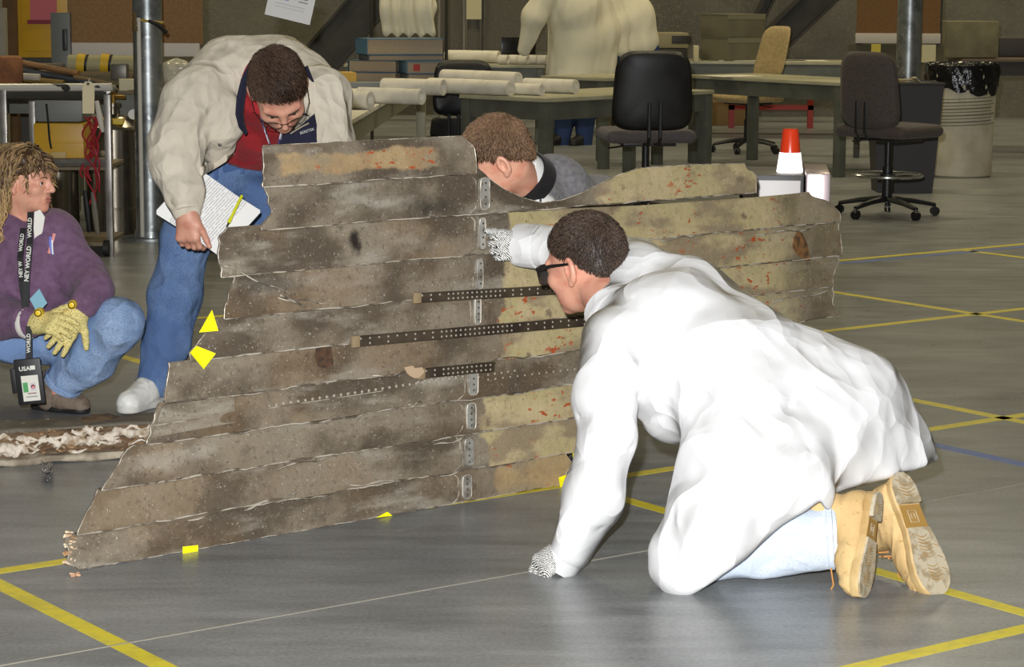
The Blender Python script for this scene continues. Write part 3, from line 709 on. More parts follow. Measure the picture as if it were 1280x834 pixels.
def short_hair(name, c, R, sc, cols, parent, seed, n=5200, length=0.024, front=0.052, nape=-0.062, whorl=(0.0, -0.075, 0.075), wid=0.0009, lift=0.26):
    """a close cap of hair and thousands of short strands combed away from the whorl"""
    rg = np.random.default_rng(seed); v = []; f = []; tone = []; cen = np.array([0, -0.012, 0.035])
    X = lambda x, y, z: c + R @ (np.array([x, y, z]) * sc)
    s = SDF(); s.ell(X(*cen), np.array([0.0775, 0.0975, 0.0865]) * sc, R); s.ell(X(0, -0.050, -0.022), np.array([0.062, 0.053, 0.056]) * sc, R, 0.03 * sc)
    full = SDF(); full.ops = list(s.ops)
    s.plane(X(0, 0.035, front - 0.002), R @ np.array([0, 0.75, -1.0]), 0.008); s.plane(X(0, -0.06, nape), R @ np.array([0, 0.35, -1.0]), 0.006)
    s.box(X(0, 0.07, -0.085), np.array([0.12, 0.085, 0.085]) * sc, R, 0.01, 0.008, sub=True)
    for sg in (-1, 1): s.ell(X(sg * 0.082, -0.010, -0.010), np.array([0.03, 0.024, 0.034]) * sc, R, 0.008, sub=True)
    cv, cf = s.mesh(0.0048 * sc); keep = np.abs(full.ev(cv.astype(np.float32))) < 0.0025 * sc; gn = full.grad(cv[keep].astype(np.float32)); base = cv[keep]
    ids = rg.integers(0, len(base), n); wh = np.array(whorl)
    q = (base[ids] - c) @ R / sc + rg.normal(size=(n, 3)) * 0.0016; nn = gn[ids] @ R; fl_ = q - wh; fl_ = fl_ - nn * (fl_ * nn).sum(1)[:, None]; fl_ /= np.linalg.norm(fl_, axis=1)[:, None] + 1e-6
    swirl = np.cross(nn, fl_); fl_ = fl_ + swirl * 0.35
    L_ = (length * (0.7 + 0.6 * rg.random(n)) * np.where(q[:, 2] < 0.015, 0.6, 1.0))[:, None]
    nz = lambda a: a / (np.linalg.norm(a, axis=1)[:, None] + 1e-9)
    dr = nz(fl_ * 0.9 + nn * lift + rg.normal(size=(n, 3)) * 0.07); p0 = q - nn * 0.002; p1 = q + dr * L_ * 0.5; p2 = p1 + nz(dr * 0.8 + fl_ * 0.5 - nn * 0.35) * L_ * 0.5; sd = nz(np.cross(dr, nn)); wd = wid
    P = np.stack([p0 + sd * wd, p0 - sd * wd, p0 + nn * wd * 1.2, p1 + sd * wd * .9, p1 - sd * wd * .9, p1 + nn * wd, p2], 1).reshape(-1, 3); P = c + (P * sc) @ R.T
    b = np.arange(n)[:, None] * 7; Q = [b + np.array([[i_, (i_ + 1) % 3, 3 + (i_ + 1) % 3, 3 + i_]]) for i_ in range(3)]; T = [b + np.array([[3 + i_, 3 + (i_ + 1) % 3, 6]]) for i_ in range(3)]
    tn = np.clip(0.35 + 0.26 * rg.normal(size=n), 0, 1); tone = np.concatenate([np.repeat(tn, 7).reshape(n, 7)[:, :] * np.array([.5, .5, .5, 1, 1, 1, 1]), ], 1).reshape(-1)
    v = np.concatenate([P, cv]); nb = len(P); f = [tuple(r) for a in Q for r in a] + [tuple(r) for a in T for r in a] + [tuple(r + nb) for r in cf]
    return mesh_obj(name, v, f, attr_mat('hair_' + cols[0], cols[1], cols[2]), parent, True, None, np.concatenate([tone, np.full(len(cv), 0.12)]))
def hand_sdf(wrist, dirv, dorsal, size=1.0, thumb=1, curl=(0.3, 0.4, 0.3), splay=0.10, fat=1.0, curls=None, thumb_dir=None, palm_len=0.09):
    """five fingers; thumb = +1 / -1 says on which side (dirv x dorsal) the thumb sits"""
    s = SDF(); x = nrm(dirv); z = np.array(dorsal, float); z = nrm(z - x * (x @ z)); y = np.cross(z, x) * thumb
    P = lambda a, b, c_: np.array(wrist) + (x * a + y * b + z * c_) * size
    k = 0.007 * size
    for i, yy in enumerate((0.028, 0.010, -0.010, -0.028)):
        s.cone(P(0.0, yy * 0.62, 0), P(palm_len, yy * 1.06, 0.002), 0.0165 * size * fat, 0.0125 * size * fat, 0.02)
    s.cone(P(-0.05, 0, 0), P(0.01, 0, 0), 0.026 * size * fat, 0.027 * size * fat, 0.03)
    Ls = (0.074, 0.083, 0.077, 0.060); ys = (0.031, 0.0105, -0.0105, -0.030)
    for i in range(4):
        cu = curls[i] if curls else curl; p = P(palm_len, ys[i], 0.001); a = 0.0; sp = splay * (1.5 - i) / 1.5
        for j, fr in enumerate((0.46, 0.30, 0.24)):
            a += cu[j]; dv = x * math.cos(a) * math.cos(sp) + y * math.sin(sp) * math.cos(a) - z * math.sin(a)
            q = p + dv * Ls[i] * fr * size; r0 = (0.0098, 0.0090, 0.0082, 0.0072)[j] * size * fat; r1 = (0.0098, 0.0090, 0.0082, 0.0072)[j + 1] * size * fat
            s.cone(p, q, r0 * (0.9 if i == 3 else 1), r1 * (0.9 if i == 3 else 1), k * (1.4 if j == 0 else 0.5)); p = q
    td = thumb_dir or (0.62, 0.70, -0.30); td = nrm(td); tv = x * td[0] + y * td[1] + z * td[2]
    b0 = P(0.022, 0.026, -0.006); b1 = b0 + tv * 0.042 * size; b2 = b1 + nrm(tv + x * 0.35) * 0.032 * size; b3 = b2 + nrm(tv + x * 0.45) * 0.024 * size
    s.cone(b0, b1, 0.016 * size * fat, 0.0115 * size * fat, 0.014); s.cone(b1, b2, 0.0112 * size * fat, 0.0100 * size * fat, 0.004); s.cone(b2, b3, 0.0100 * size * fat, 0.0078 * size * fat, 0.004)
    return s
def folds(seed, amp=1.0, big=9.0, small=26.0, stretch=(1, 1, 1), sharp=1.5):
    """cloth wrinkles: ridges of folded noise"""
    st = np.array(stretch, float)
    def d(P, g):
        q = P * st; wv = np.stack([vnoise(q * big * 0.6, seed + 40 + i) for i in range(3)], -1) * 0.05
        a = 1 - np.abs(vnoise((q + wv) * big, seed)) * 2; b = 1 - np.abs(vnoise((q + wv * 0.6) * small, seed + 7)) * 2
        return amp * (0.006 * np.sign(a) * np.abs(a) ** sharp + 0.0022 * b)
    return d
def cell(P, sc, seed, stretch=(1, 1, 1), warp=0.25):
    """distance to the nearest scattered point: sharp ridges where cells meet, as in crumpled sheet"""
    q = P * np.array(stretch, float) * sc; q = q + warp * np.stack([vnoise(q * 0.9, seed + i) for i in range(3)], -1); i0 = np.floor(q).astype(np.int64); best = np.full(len(P), 9.0)
    def h(a, k):
        n = (a[:, 0] * 73856093) ^ (a[:, 1] * 19349663) ^ (a[:, 2] * 83492791) ^ ((seed * 7 + k) * 2654435761)
        n = (n ^ (n >> 13)) * 1274126177; n = n ^ (n >> 16); return (n & 0xFFFF) / 65535.0
    for dx in (-1, 0, 1):
        for dy in (-1, 0, 1):
            for dz in (-1, 0, 1):
                c_ = i0 + np.array([dx, dy, dz]); pt = c_ + np.stack([h(c_, k) for k in range(3)], -1); best = np.minimum(best, ((q - pt) ** 2).sum(1))
    return np.sqrt(best)
def crumple(seed, a1=0.016, s1=6.0, a2=0.006, s2=14.0, stretch=(1, 1, 1)):
    return lambda P, g: a1 * (cell(P, s1, seed, stretch) - 0.55) + a2 * (cell(P, s2, seed + 9, stretch) - 0.55)
def directed_folds(base, specs):
    """adds long creases: (p0, p1, amplitude, width) lines on the cloth"""
    def d(P, g):
        t = base(P, g) if base else np.zeros(len(P))
        for p0, p1, am, wd in specs:
            ba = np.array(p1) - np.array(p0); h = np.clip(((P - p0) @ ba) / (ba @ ba), 0, 1); r = np.linalg.norm(P - (np.array(p0) + h[:, None] * ba), axis=1)
            t = t + am * np.exp(-r / wd) * np.sin(np.pi * np.clip(h * 0.9 + 0.05, 0, 1)) ** 0.5
        return t
    return d
def cloth(name, c1, c2, rough=0.85, sc=8, bump=(400, 0.25, 0.002)):
    return mat(name, c1, rough, var=[(sc, c2, 0.42, 0.62)], bump=bump, spec=0.25, sheen=0.1)
def jeans_mat(name, a, b):
    return mat(name, a, 0.85, var=[(5, b, 0.40, 0.66), (240, tuple(x * 0.93 for x in a), 0.5, 0.62)], bump=(300, 0.3, 0.002), spec=0.2)
# ================================================================== the kneeling person in the white coat
kn = thing('person', 'person in a white disposable coat and tan boots kneeling against the wreckage', 'person')
WHITE = mat('white_coverall', rgb(215, 214, 214), 0.7, bump=(45, 0.08, 0.005), spec=0.3)
fold_bump(WHITE, [(3.4, 0.085, (1, 1, 0.8)), (8.0, 0.014, (1, 1, 0.7))], 0.7, 0.8)
# --- coat
s = SDF()
s.chain([(768, 392, 6.16, 30), (835, 415, 6.10, 78), (915, 470, 6.02, 92), (1000, 525, 5.97, 98)], 0.05)
s.chain([(800, 345, 6.42, 44), (860, 390, 6.25, 60), (960, 462, 6.12, 66)], 0.06)
s.chain([(772, 425, 6.02, 46), (756, 500, 5.93, 38), (760, 548, 5.88, 34)], 0.03)           # near upper arm
s.chain([(760, 548, 5.88, 34), (740, 620, 5.88, 38), (714, 690, 5.87, 27)], 0.03)            # near forearm
s.chain([(792, 330, 6.46, 38), (735, 318, 6.62, 26), (668, 308, 6.76, 27)], 0.03)              # far arm reaching to the panel
s.chain([(985, 530, 5.93, 92), (930, 600, 5.82, 72), (865, 676, 5.76, 42)], 0.05)          # near thigh under the coat
s.chain([(1010, 520, 6.15, 92), (930, 600, 6.18, 66), (880, 670, 6.20, 45)], 0.05)         # far thigh
s.chain([(1000, 495, 6.04, 84), (1050, 518, 6.02, 84), (1085, 560, 6.00, 62)], 0.05)      # seat
s.chain([(1010, 500, 6.06, 70), (1078, 525, 6.05, 58), (1124, 560, 6.04, 38), (1158, 582, 6.03, 15)], 0.05)       # tail spread out behind
s.chain([(1040, 560, 5.92, 62), (1100, 592, 5.95, 34), (1140, 590, 5.98, 18)], 0.05)
s.chain([(1085, 560, 6.20, 55), (1135, 575, 6.18, 26)], 0.05)
s.chain([(990, 560, 5.78, 52), (1005, 612, 5.74, 40)], 0.05)
s.chain([(965, 590, 5.75, 64), (905, 670, 5.70, 46), (866, 712, 5.68, 26)], 0.04)            # front corner of the skirt
s.chain([(826, 712, 5.73, 7), (846, 727, 5.69, 6), (870, 729, 5.68, 5)], 0.03); s.chain([(824, 690, 5.74, 6), (826, 712, 5.73, 7)], 0.04)
s.chain([(842, 690, 5.72, 24), (844, 714, 5.70, 19), (868, 716, 5.68, 18)], 0.05)
s.chain([(772, 378, 6.20, 27), (798, 340, 6.36, 36)], 0.04); s.chain([(940, 520, 5.90, 84), (905, 630, 5.78, 62)], 0.06)
s.chain([(830, 470, 6.05, 70), (840, 520, 6.02, 38)], 0.04)                                  # hanging front
# hem: cut the skirt off along the line from the front corner up to the tail, and hollow it
def cutpoly(p, q, d1, d2, keep_up=True):
    a = W(*p, d1); b = W(*q, d1); c = W(*q, d2); n_ = nrm(np.cross(b - a, c - a));
    if n_[2] > 0: n_ = -n_
    return a, n_
a_, n_ = cutpoly((1022, 624), (1172, 576), 5.7, 6.4)
class _C: pass
cut1 = (W(872, 733, 5.7), W(1022, 625, 5.7)); 
# under the hem line everything is removed by a slab turned to the hem
tdir = nrm(W(1024, 624, 5.75) - W(868, 735, 5.75)); down = nrm(np.cross(tdir, np.array([0.08, 1.0, -0.16])));
if down[2] > 0: down = -down
Rb = np.stack([tdir, nrm(np.cross(down, tdir)), down], 1)
cen = (W(1024, 624, 5.75) + W(868, 735, 5.75)) / 2
hl_ = np.linalg.norm(W(1024, 624, 5.75) - W(868, 735, 5.75)) / 2
s.box(cen + down * 0.30 + tdir * (hl_ - 0.36), (0.36, 1.2, 0.30), Rb, 0.004, 0.012, sub=True)
t2 = nrm(W(1170, 577, 6.0) - W(1020, 624, 5.9)); d2 = nrm(np.cross(t2, np.array([0.16, 1.0, -0.20])));
if d2[2] > 0: d2 = -d2
R2 = np.stack([t2, nrm(np.cross(d2, t2)), d2], 1); cen2 = (W(1168, 578, 6.0) + W(1020, 624, 5.9)) / 2
s.box(cen2 + d2 * 0.25 + t2 * 0.06, (0.24, 1.2, 0.25), R2, 0.004, 0.012, sub=True)
# hollow under the skirt
s.chain([(1100, 585, 6.02, 34), (1000, 640, 5.95, 60), (925, 700, 5.9, 40)], 0.02, sub=True)
# cuffs cut square, neck opening
s.plane(W(694, 716, 5.87), W(688, 722, 5.87) - W(700, 690, 5.87), 0.004) if False else None
s.cone(W(722, 340, 6.34), W(758, 388, 6.19), 0.064, 0.050, 0.010, sub=True)
cr = [((905, 360, 5.95), (1010, 560, 5.82), -0.016, 0.022), ((860, 420, 5.95), (990, 620, 5.72), 0.012, 0.018), ((800, 450, 5.9), (880, 540, 5.85), -0.012, 0.02), ((1030, 430, 5.95), (1075, 600, 5.85), 0.012, 0.016),
      ((1060, 440, 5.95), (1128, 590, 5.9), -0.011, 0.016), ((960, 480, 5.85), (850, 700, 5.7), 0.012, 0.018), ((990, 500, 5.85), (905, 690, 5.68), -0.012, 0.020), ((770, 470, 5.85), (800, 500, 5.9), -0.012, 0.015),
      ((720, 520, 5.85), (780, 545, 5.85), -0.012, 0.014), ((725, 575, 5.83), (790, 560, 5.85), -0.014, 0.013), ((700, 640, 5.83), (775, 620, 5.84), 0.007, 0.010), ((695, 670, 5.83), (755, 660, 5.84), -0.006, 0.009),
      ((820, 330, 6.2), (900, 420, 5.98), 0.010, 0.014), ((790, 370, 6.1), (850, 470, 5.95), -0.010, 0.014), ((740, 455, 5.9), (815, 455, 5.92), 0.008, 0.010), ((930, 400, 5.98), (1040, 520, 5.85), 0.012, 0.014), ((900, 520, 5.8), (1000, 470, 5.85), 0.009, 0.014),
      ((835, 610, 5.72), (880, 730, 5.68), 0.010, 0.012), ((1010, 560, 5.78), (960, 650, 5.7), 0.010, 0.012), ((870, 470, 5.9), (960, 560, 5.8), 0.010, 0.013), ((1020, 480, 5.85), (1050, 610, 5.8), -0.010, 0.014)]
def on(p, sd):
    """slide a guide point along the view ray until it meets the cloth"""
    px, py, y = p
    for yy in np.arange(5.3, 7.4, 0.01):
        if sd.ev(W(px, py, yy)[None].astype(np.float32))[0] < 0.004: return W(px, py, yy)
    return W(px, py, y)
specs = [(on(a, s), on(b, s), am * 1.25, wd * 0.8) for a, b, am, wd in cr]
coat = sdf_obj('white_coat', s, 0.0062, WHITE, kn, directed_folds(crumple(21, 0.020, 4.6, 0.004, 11.0, (1.0, 1.0, 0.8)), specs))
# cuffs
for (p, q, r, nm) in (((712, 688, 5.87), (697, 712, 5.87), 25, 'cuff'), ((668, 308, 6.755), (648, 306, 6.785), 28, 'cuff')):
    a = W(*p); b = W(*q); r = r / PXM(a); mb = MB(); ax = nrm(b - a); L_ = np.linalg.norm(b - a)
    mb.lathe(a, [(r * 1.0, -0.02), (r * 1.0, L_ * 0.6), (r * 0.96, L_), (r * 0.82, L_), (r * 0.8, L_ * 0.5)], 20, ax); mb.build('cuff', WHITE, coat)
# collar standing round the neck
mb = MB(); nc = W(762, 388, 6.19); ax = nrm(W(722, 335, 6.34) - W(775, 400, 6.13))
mb.lathe(nc, [(0.080, -0.030), (0.073, 0.0), (0.070, 0.012), (0.065, 0.012), (0.066, -0.02)], 28, ax); mb.build('collar', WHITE, coat)
# --- head
hc = W(733, 330, 6.36); up = nrm([-0.22, 0.10, 0.93]); fw = nrm([-0.74, 0.62, -0.24])
R = np.zeros((3, 3)); fw = nrm(fw - up * (fw @ up)); R[:, 1] = fw; R[:, 2] = up; R[:, 0] = np.cross(fw, up)
HS = 1.17
hs, X = head_sdf(hc, R, HS)
hs.cone(X(0, -0.022, -0.05), W(768, 394, 6.20), 0.056 * HS, 0.046 * HS, 0.03)
extra = []
core = SDF()   # the body inside the clothes, so that the figure is whole
core.chain([(768, 400, 6.16, 26), (850, 430, 6.12, 52), (1000, 520, 6.02, 58)], 0.04)
core.chain([(772, 430, 6.02, 20), (752, 548, 5.88, 18), (706, 700, 5.87, 12)], 0.02); core.chain([(795, 335, 6.46, 20), (735, 318, 6.62, 15), (650, 306, 6.78, 11)], 0.02)
core.chain([(1000, 540, 5.95, 40), (882, 690, 5.82, 26), (1035, 690, 5.80, 18)], 0.02); core.chain([(1000, 530, 6.12, 40), (890, 655, 6.2, 26), (1080, 650, 6.05, 18)], 0.02)
extra.append(core.mesh(0.012))
body = sdf_obj('body', hs, 0.0042, SKIN, kn, None, extra)
mbb = eyes(X, R, HS, kn)
hair = short_hair('hair', hc, R, HS, ('darkbrown', rgb(40, 30, 25), rgb(104, 84, 70)), kn, 3, n=16000, length=0.015, nape=-0.076, lift=0.22)
# safety glasses
gl = MB(); gm = mat('black_plastic', rgb(22, 22, 24), 0.25)
for sg in (-1, 1):
    gl.tube([X(sg * 0.082, -0.012, 0.010), X(sg * 0.081, 0.04, 0.014), X(sg * 0.074, 0.088, 0.012)], [0.0035 * HS, 0.0045 * HS, 0.006 * HS], 6)
gl.tube([X(-0.074, 0.090, 0.013), X(-0.035, 0.114, 0.017), X(0, 0.118, 0.017), X(0.035, 0.114, 0.017), X(0.074, 0.090, 0.013)], 0.0045 * HS, 6)
g_o = gl.build('safety_glasses', gm, kn)
mb = MB(); v = []; n1 = 14
for j in range(5):
    for i in range(n1 + 1):
        t = -1 + 2 * i / n1; v.append(X(0.076 * t, 0.090 + 0.027 * (1 - t * t) ** 0.8, 0.016 - 0.044 * j / 4 * (1 - 0.25 * abs(t) ** 3)))
mesh_obj('lens', v, [(j * (n1 + 1) + i, j * (n1 + 1) + i + 1, (j + 1) * (n1 + 1) + i + 1, (j + 1) * (n1 + 1) + i) for j in range(4) for i in range(n1)], mat('dark_lens', rgb(60, 62, 60), 0.08, coat=1.0), g_o)
# --- gloves: white knit with black gripping dots in rows
def grip_mat():
    M = mat('dotted_glove', rgb(230, 228, 222), 0.8); nt = M.node_tree; N = nt.nodes; L = nt.links
    tc = N.new('ShaderNodeTexCoord'); w1 = N.new('ShaderNodeTexWave'); w1.wave_type = 'BANDS'; w1.bands_direction = 'DIAGONAL'; w1.inputs['Scale'].default_value = 100; w1.inputs['Distortion'].default_value = 3.5; w1.inputs['Detail Scale'].default_value = 3.0
    L.new(tc.outputs['Object'], w1.inputs['Vector']); r = N.new('ShaderNodeValToRGB'); r.color_ramp.elements[0].position = 0.5; r.color_ramp.elements[1].position = 0.58
    r.color_ramp.elements[0].color = (*rgb(226, 224, 218), 1); r.color_ramp.elements[1].color = (*rgb(28, 28, 28), 1); L.new(w1.outputs['Fac'], r.inputs['Fac']); L.new(r.outputs['Color'], N['Principled BSDF'].inputs['Base Color']); return M
GRIP = grip_mat()
wr = W(652, 305, 6.775); hd = hand_sdf(wr, -PD * 1.0 - EZ * 0.10, PN, 0.95, thumb=-1, curl=(0.45, 0.75, 0.6), fat=1.2, splay=0.10, palm_len=0.045, thumb_dir=(0.85, 0.35, -0.2))
sdf_obj('glove', hd, 0.0034, GRIP, kn)
wr = W(700, 694, 5.87); hd = hand_sdf(wr, nrm(W(676, 702, 5.86) - wr) + np.array([0, -0.15, -0.25]), np.array([-0.3, -0.5, 0.8]), 1.0, thumb=-1, curl=(0.8, 1.25, 0.9), fat=1.15, splay=0.06, palm_len=0.05, thumb_dir=(0.8, 0.3, -0.6))
sdf_obj('glove', hd, 0.0034, GRIP, kn)
# --- pale jeans: the near shin lying on the floor, the far one beside it
PJ = jeans_mat('pale_denim', rgb(190, 200, 214), rgb(208, 216, 226)); fold_bump(PJ, [(9, 0.02, (1, 1, 1))], 0.5, 0.8)
s = SDF(); s.chain([(870, 690, 5.80, 36), (960, 682, 5.80, 38), (1040, 668, 5.77, 43)], 0.03); s.chain([(985, 560, 5.92, 50), (875, 684, 5.82, 38)], 0.03)
s.chain([(1010, 560, 6.12, 50), (890, 660, 6.18, 36)], 0.03); s.chain([(890, 660, 6.18, 34), (1085, 628, 5.98, 32)], 0.03)
s.plane((0, 0, 0.003), (0, 0, -1), 0.01); s.plane(W(1043, 668, 5.77), W(1060, 666, 5.77) - W(1020, 668, 5.77), 0.004)
jn = sdf_obj('jeans', s, 0.008, PJ, kn, crumple(31, 0.010, 9, 0.004, 20))
mb = MB(); a = W(1039, 668, 5.77); ax = nrm(W(1060, 666, 5.76) - W(1020, 668, 5.77)); mb.lathe(a, [(0.087, -0.012), (0.0905, -0.008), (0.0905, 0.004), (0.085, 0.006), (0.078, 0.0)], 26, ax); mb.build('hem', PJ, jn)
# --- tan work boots, toes on the floor and soles turned out
TAN = mat('tan_nubuck', rgb(204, 174, 122), 0.8, var=[(7, rgb(188, 156, 104), 0.4, 0.65), (70, rgb(164, 122, 68), 0.62, 0.72)], bump=(90, 0.25, 0.003))
SOLE = mat('tan_rubber', rgb(198, 170, 120), 0.65, var=[(12, rgb(172, 140, 88), 0.42, 0.66)])
TREAD = mat('worn_tread', rgb(182, 170, 146), 0.7, var=[(40, rgb(150, 134, 106), 0.45, 0.62)], bump=(60, 0.3, 0.003))
SHANK = mat('shank_rubber', rgb(158, 122, 62), 0.6)
def boot(root, heel, toe, out, label=None):
    """heel and toe: ends of the outsole in space; out: the way the sole faces"""
    heel = np.array(heel); toe = np.array(toe); x = nrm(toe - heel); z = -nrm(np.array(out) - x * (np.array(out) @ x)); y = np.cross(z, x); L_ = np.linalg.norm(toe - heel); k = L_ / 0.315
    P = lambda a, b, c_: heel + (x * a + y * b + z * c_) * k
    def outline(grow=0.0):
        ln = [0, .012, .035, .07, .105, .14, .18, .22, .255, .285, .303, .313]; wd = [.012, .026, .034, .036, .034, .034, .041, .049, .050, .042, .028, .010]; of = [0, 0, 0, 0, -.001, -.002, -.002, 0, .003, .006, .008, .009]
        le = [(a - .0, o + w_ + grow) for a, w_, o in zip(ln, wd, of)]; ri = [(a, o - w_ - grow) for a, w_, o in zip(ln, wd, of)]
        return le + ri[::-1]
    b = thing('tmp', 'x', 'x') if False else None
    mb = MB(); ol = outline(); n = len(ol); lev = [(0.000, -0.003), (0.004, 0.0), (0.022, 0.0), (0.026, -0.002)]; v = []; f = []
    for zz, gr in lev:
        for (a, bb) in outline(gr): v.append(P(a, bb, zz))
    for l in range(len(lev) - 1):
        for i in range(n): f.append((l * n + i, l * n + (i + 1) % n, (l + 1) * n + (i + 1) % n, (l + 1) * n + i))
    f.append(tuple(range(n))[::-1]); f.append(tuple(range((len(lev) - 1) * n, len(lev) * n))); mb.add(v, f)
    upper = SDF()
    upper.cone(P(0.05, 0, 0.05), P(0.20, 0.0, 0.045), 0.040 * k, 0.042 * k, 0.03); upper.cone(P(0.20, 0, 0.045), P(0.268, 0.006, 0.036), 0.042 * k, 0.036 * k, 0.03)
    upper.cone(P(0.055, 0, 0.05), P(0.060, 0, 0.16), 0.042 * k, 0.050 * k, 0.03); upper.cone(P(0.11, 0, 0.07), P(0.085, 0, 0.15), 0.040 * k, 0.045 * k, 0.03)
    upper.cone(P(0.042, 0, 0.03), P(0.042, 0, 0.06), 0.036 * k, 0.038 * k, 0.02)
    upper.plane(P(0, 0, 0.020), -z, 0.004); upper.plane(P(0.07, 0, 0.178), z + x * 0.15, 0.006)
    upper.cone(P(0.068, 0, 0.12), P(0.07, 0, 0.20), 0.036 * k, 0.042 * k, 0.004, sub=True)
    u = sdf_obj('boot', upper, 0.0045, TAN, root, folds(int(abs(heel[0]) * 100), 0.55, 16, 40))
    if label: u['label'] = label
    so = mb.build('outsole', SOLE, u, angle=0.5)
    # tread: heel block, forefoot lugs, arched ribs and the smooth shank
    t = MB()
    def plate(pts, z0, z1):
        pts = [(a, b_) for a, b_ in pts]; vv = [P(a, b_, z0) for a, b_ in pts] + [P(a, b_, z1) for a, b_ in pts]; m_ = len(pts)
        t.add(vv, [tuple(range(m_)), tuple(range(m_, 2 * m_))[::-1]] + [((i + 1) % m_, i, i + m_, (i + 1) % m_ + m_) for i in range(m_)])
    ring = lambda a0, a1, gr: [(a, b_) for a, b_ in outline(gr) if a0 <= a <= a1]
    hl = [p for p in outline(-0.003) if p[0] <= 0.075]; hl = [p for p in hl if p[1] > 0] + [(0.078, 0.030), (0.078, -0.030)] + [p for p in hl if p[1] <= 0]
    plate(hl, -0.012, 0.001)
    ff = [p for p in outline(-0.003) if p[0] >= 0.14]; plate(ff, -0.006, 0.001)
    t.build('tread', TREAD, u, angle=0.4)
    rb = MB()
    for a0, cnt, zz in ((0.160, 7, -0.0065), (0.235, 5, -0.0065), (0.03, 4, -0.0125)):
        for q in range(cnt):
            aa = a0 + q * 0.0085; wv = 0.019 - 0.0012 * abs(q - cnt / 2); rb.tube([P(aa + 0.006 * (1 - (tt / 1.0) ** 2), wv * tt, zz) for tt in np.linspace(-1, 1, 9)], 0.0011 * k, 4)
    for sgn in (-1, 1):
        for aa in (0.155, 0.185, 0.215, 0.245, 0.27): rb.tube([P(aa, sgn * 0.024, -0.0062), P(aa + 0.006, sgn * (0.030 if aa < .16 or aa > .26 else 0.037), -0.0062)], 0.0011 * k, 4)
        for aa in (0.022, 0.048, 0.068): rb.tube([P(aa, sgn * 0.016, -0.0122), P(aa - 0.004, sgn * 0.026, -0.0122)], 0.0011 * k, 4)
    rb.build('tread_ribs', SHANK, u)['kind'] = 'stuff'
    sh = MB(); pts = [(0.08, 0.030), (0.138, 0.031), (0.138, -0.034), (0.08, -0.031)]
    vv = [P(a, b_, -0.001) for a, b_ in pts] + [P(a, b_, 0.002) for a, b_ in pts]; sh.add(vv, [(0, 1, 2, 3), (7, 6, 5, 4), (1, 0, 4, 5), (2, 1, 5, 6), (3, 2, 6, 7), (0, 3, 7, 4)]); sh.build('shank', SHANK, u)
    lg = MB()
    for q in ((0.095, 0.012, 0.125, 0.012), (0.095, -0.012, 0.125, -0.012), (0.095, 0.012, 0.095, -0.012), (0.125, 0.012, 0.125, -0.012), (0.103, 0.005, 0.117, 0.005), (0.103, 0.005, 0.103, -0.005), (0.103, -0.005, 0.117, -0.005), (0.110, -0.005, 0.110, 0.0)):
        lg.tube([P(q[0], q[1], -0.0012), P(q[2], q[3], -0.0012)], 0.0009 * k, 4)
    lg.build('moulded_mark', TREAD, u)
    lc = MB(); LAC = mat('lace_tan', rgb(186, 128, 66), 0.8)
    for q in range(6):
        a = 0.205 - q * 0.017; c_ = 0.086 + q * 0.013 if q < 3 else 0.095 + q * 0.015; lc.tube([P(a, -0.022, c_ * 0.95), P(a - 0.006, 0, c_ + 0.006), P(a - 0.002, 0.022, c_ * 0.95)], 0.0022 * k, 6)
    st = P(0.17, -0.03, 0.11)
    for sgn in (-1, 1):
        lc.tube([st, st + np.array([0.02 * sgn, -0.02, -0.03]), st + np.array([0.012 * sgn, -0.03, -0.08]), st + np.array([0.03 * sgn, -0.02, -0.12])], 0.0022, 6)
    lc.build('laces', LAC, u)
    return u
boot(kn, W(1096, 616, 5.74), W(1078, 749, 5.62), np.array([0.86, -0.52, 0.10]))
boot(kn, W(1122, 593, 5.86), W(1178, 746, 5.68), np.array([0.50, -0.82, 0.26]))
rebase(kn, (0.62, 5.9, 0.0))
# ================================================================== the bending person in the beige jacket
sm = thing('person', 'person in a beige jacket, red shirt and jeans bending down over the panel', 'person')
DENIM = jeans_mat('blue_denim', rgb(82, 106, 148), rgb(112, 136, 172)); fold_bump(DENIM, [(6, 0.03, (1, 1, 0.7)), (14, 0.010, (1, 1, 0.6))], 0.6, 0.8)
s = SDF()
s.chain([(272, 205, 8.42, 40), (233, 296, 8.33, 30), (219, 366, 8.30, 31.5), (208, 430, 8.28, 27), (192, 484, 8.26, 21.5)], 0.04)
s.chain([(312, 205, 8.46, 38), (338, 290, 8.50, 29), (352, 380, 8.55, 27), (366, 470, 8.58, 21)], 0.04)
s.chain([(278, 196, 8.42, 38), (318, 192, 8.42, 38)], 0.03)
fl_n = nrm(W(206, 440, 8.28) - W(190, 500, 8.26))
s.plane(W(187, 492, 8.26), -fl_n, 0.004)
sj = sdf_obj('jeans', s, 0.009, DENIM, sm, crumple(51, 0.012, 8, 0.005, 20, (1, 1, 0.8)))
mb = MB(); mb.lathe(W(190, 484, 8.26), [(0.060, -0.012), (0.0655, -0.010), (0.0655, 0.012), (0.058, 0.014), (0.05, 0)], 24, fl_n); mb.build('hem', DENIM, sj)
mb = MB(); ring = [W(238 + 44 - 44 * math.cos(t), 207 - 10 * math.sin(t) , 8.42 - 0.125 * math.sin(t)) for t in np.linspace(0.1, 2.6, 16)]
mb.tube([W(px, py, d) for px, py, d in ((262, 216, 8.34), (285, 210, 8.30), (305, 205, 8.29), (330, 203, 8.31), (350, 204, 8.38))], 0.010, 6, flat=(0.5, 1.5)); mb.build('waistband', mat('denim_band', rgb(66, 92, 138), 0.85), sj)
for lx, ly in ((303, 208), (270, 216)):
    mb = MB(); p = W(lx, ly, 8.285); mb.box(p, (0.012, 0.012, 0.05), None, 0.002); mb.build('belt_loop', mat('denim_band', rgb(66, 92, 138), 0.85), sj)
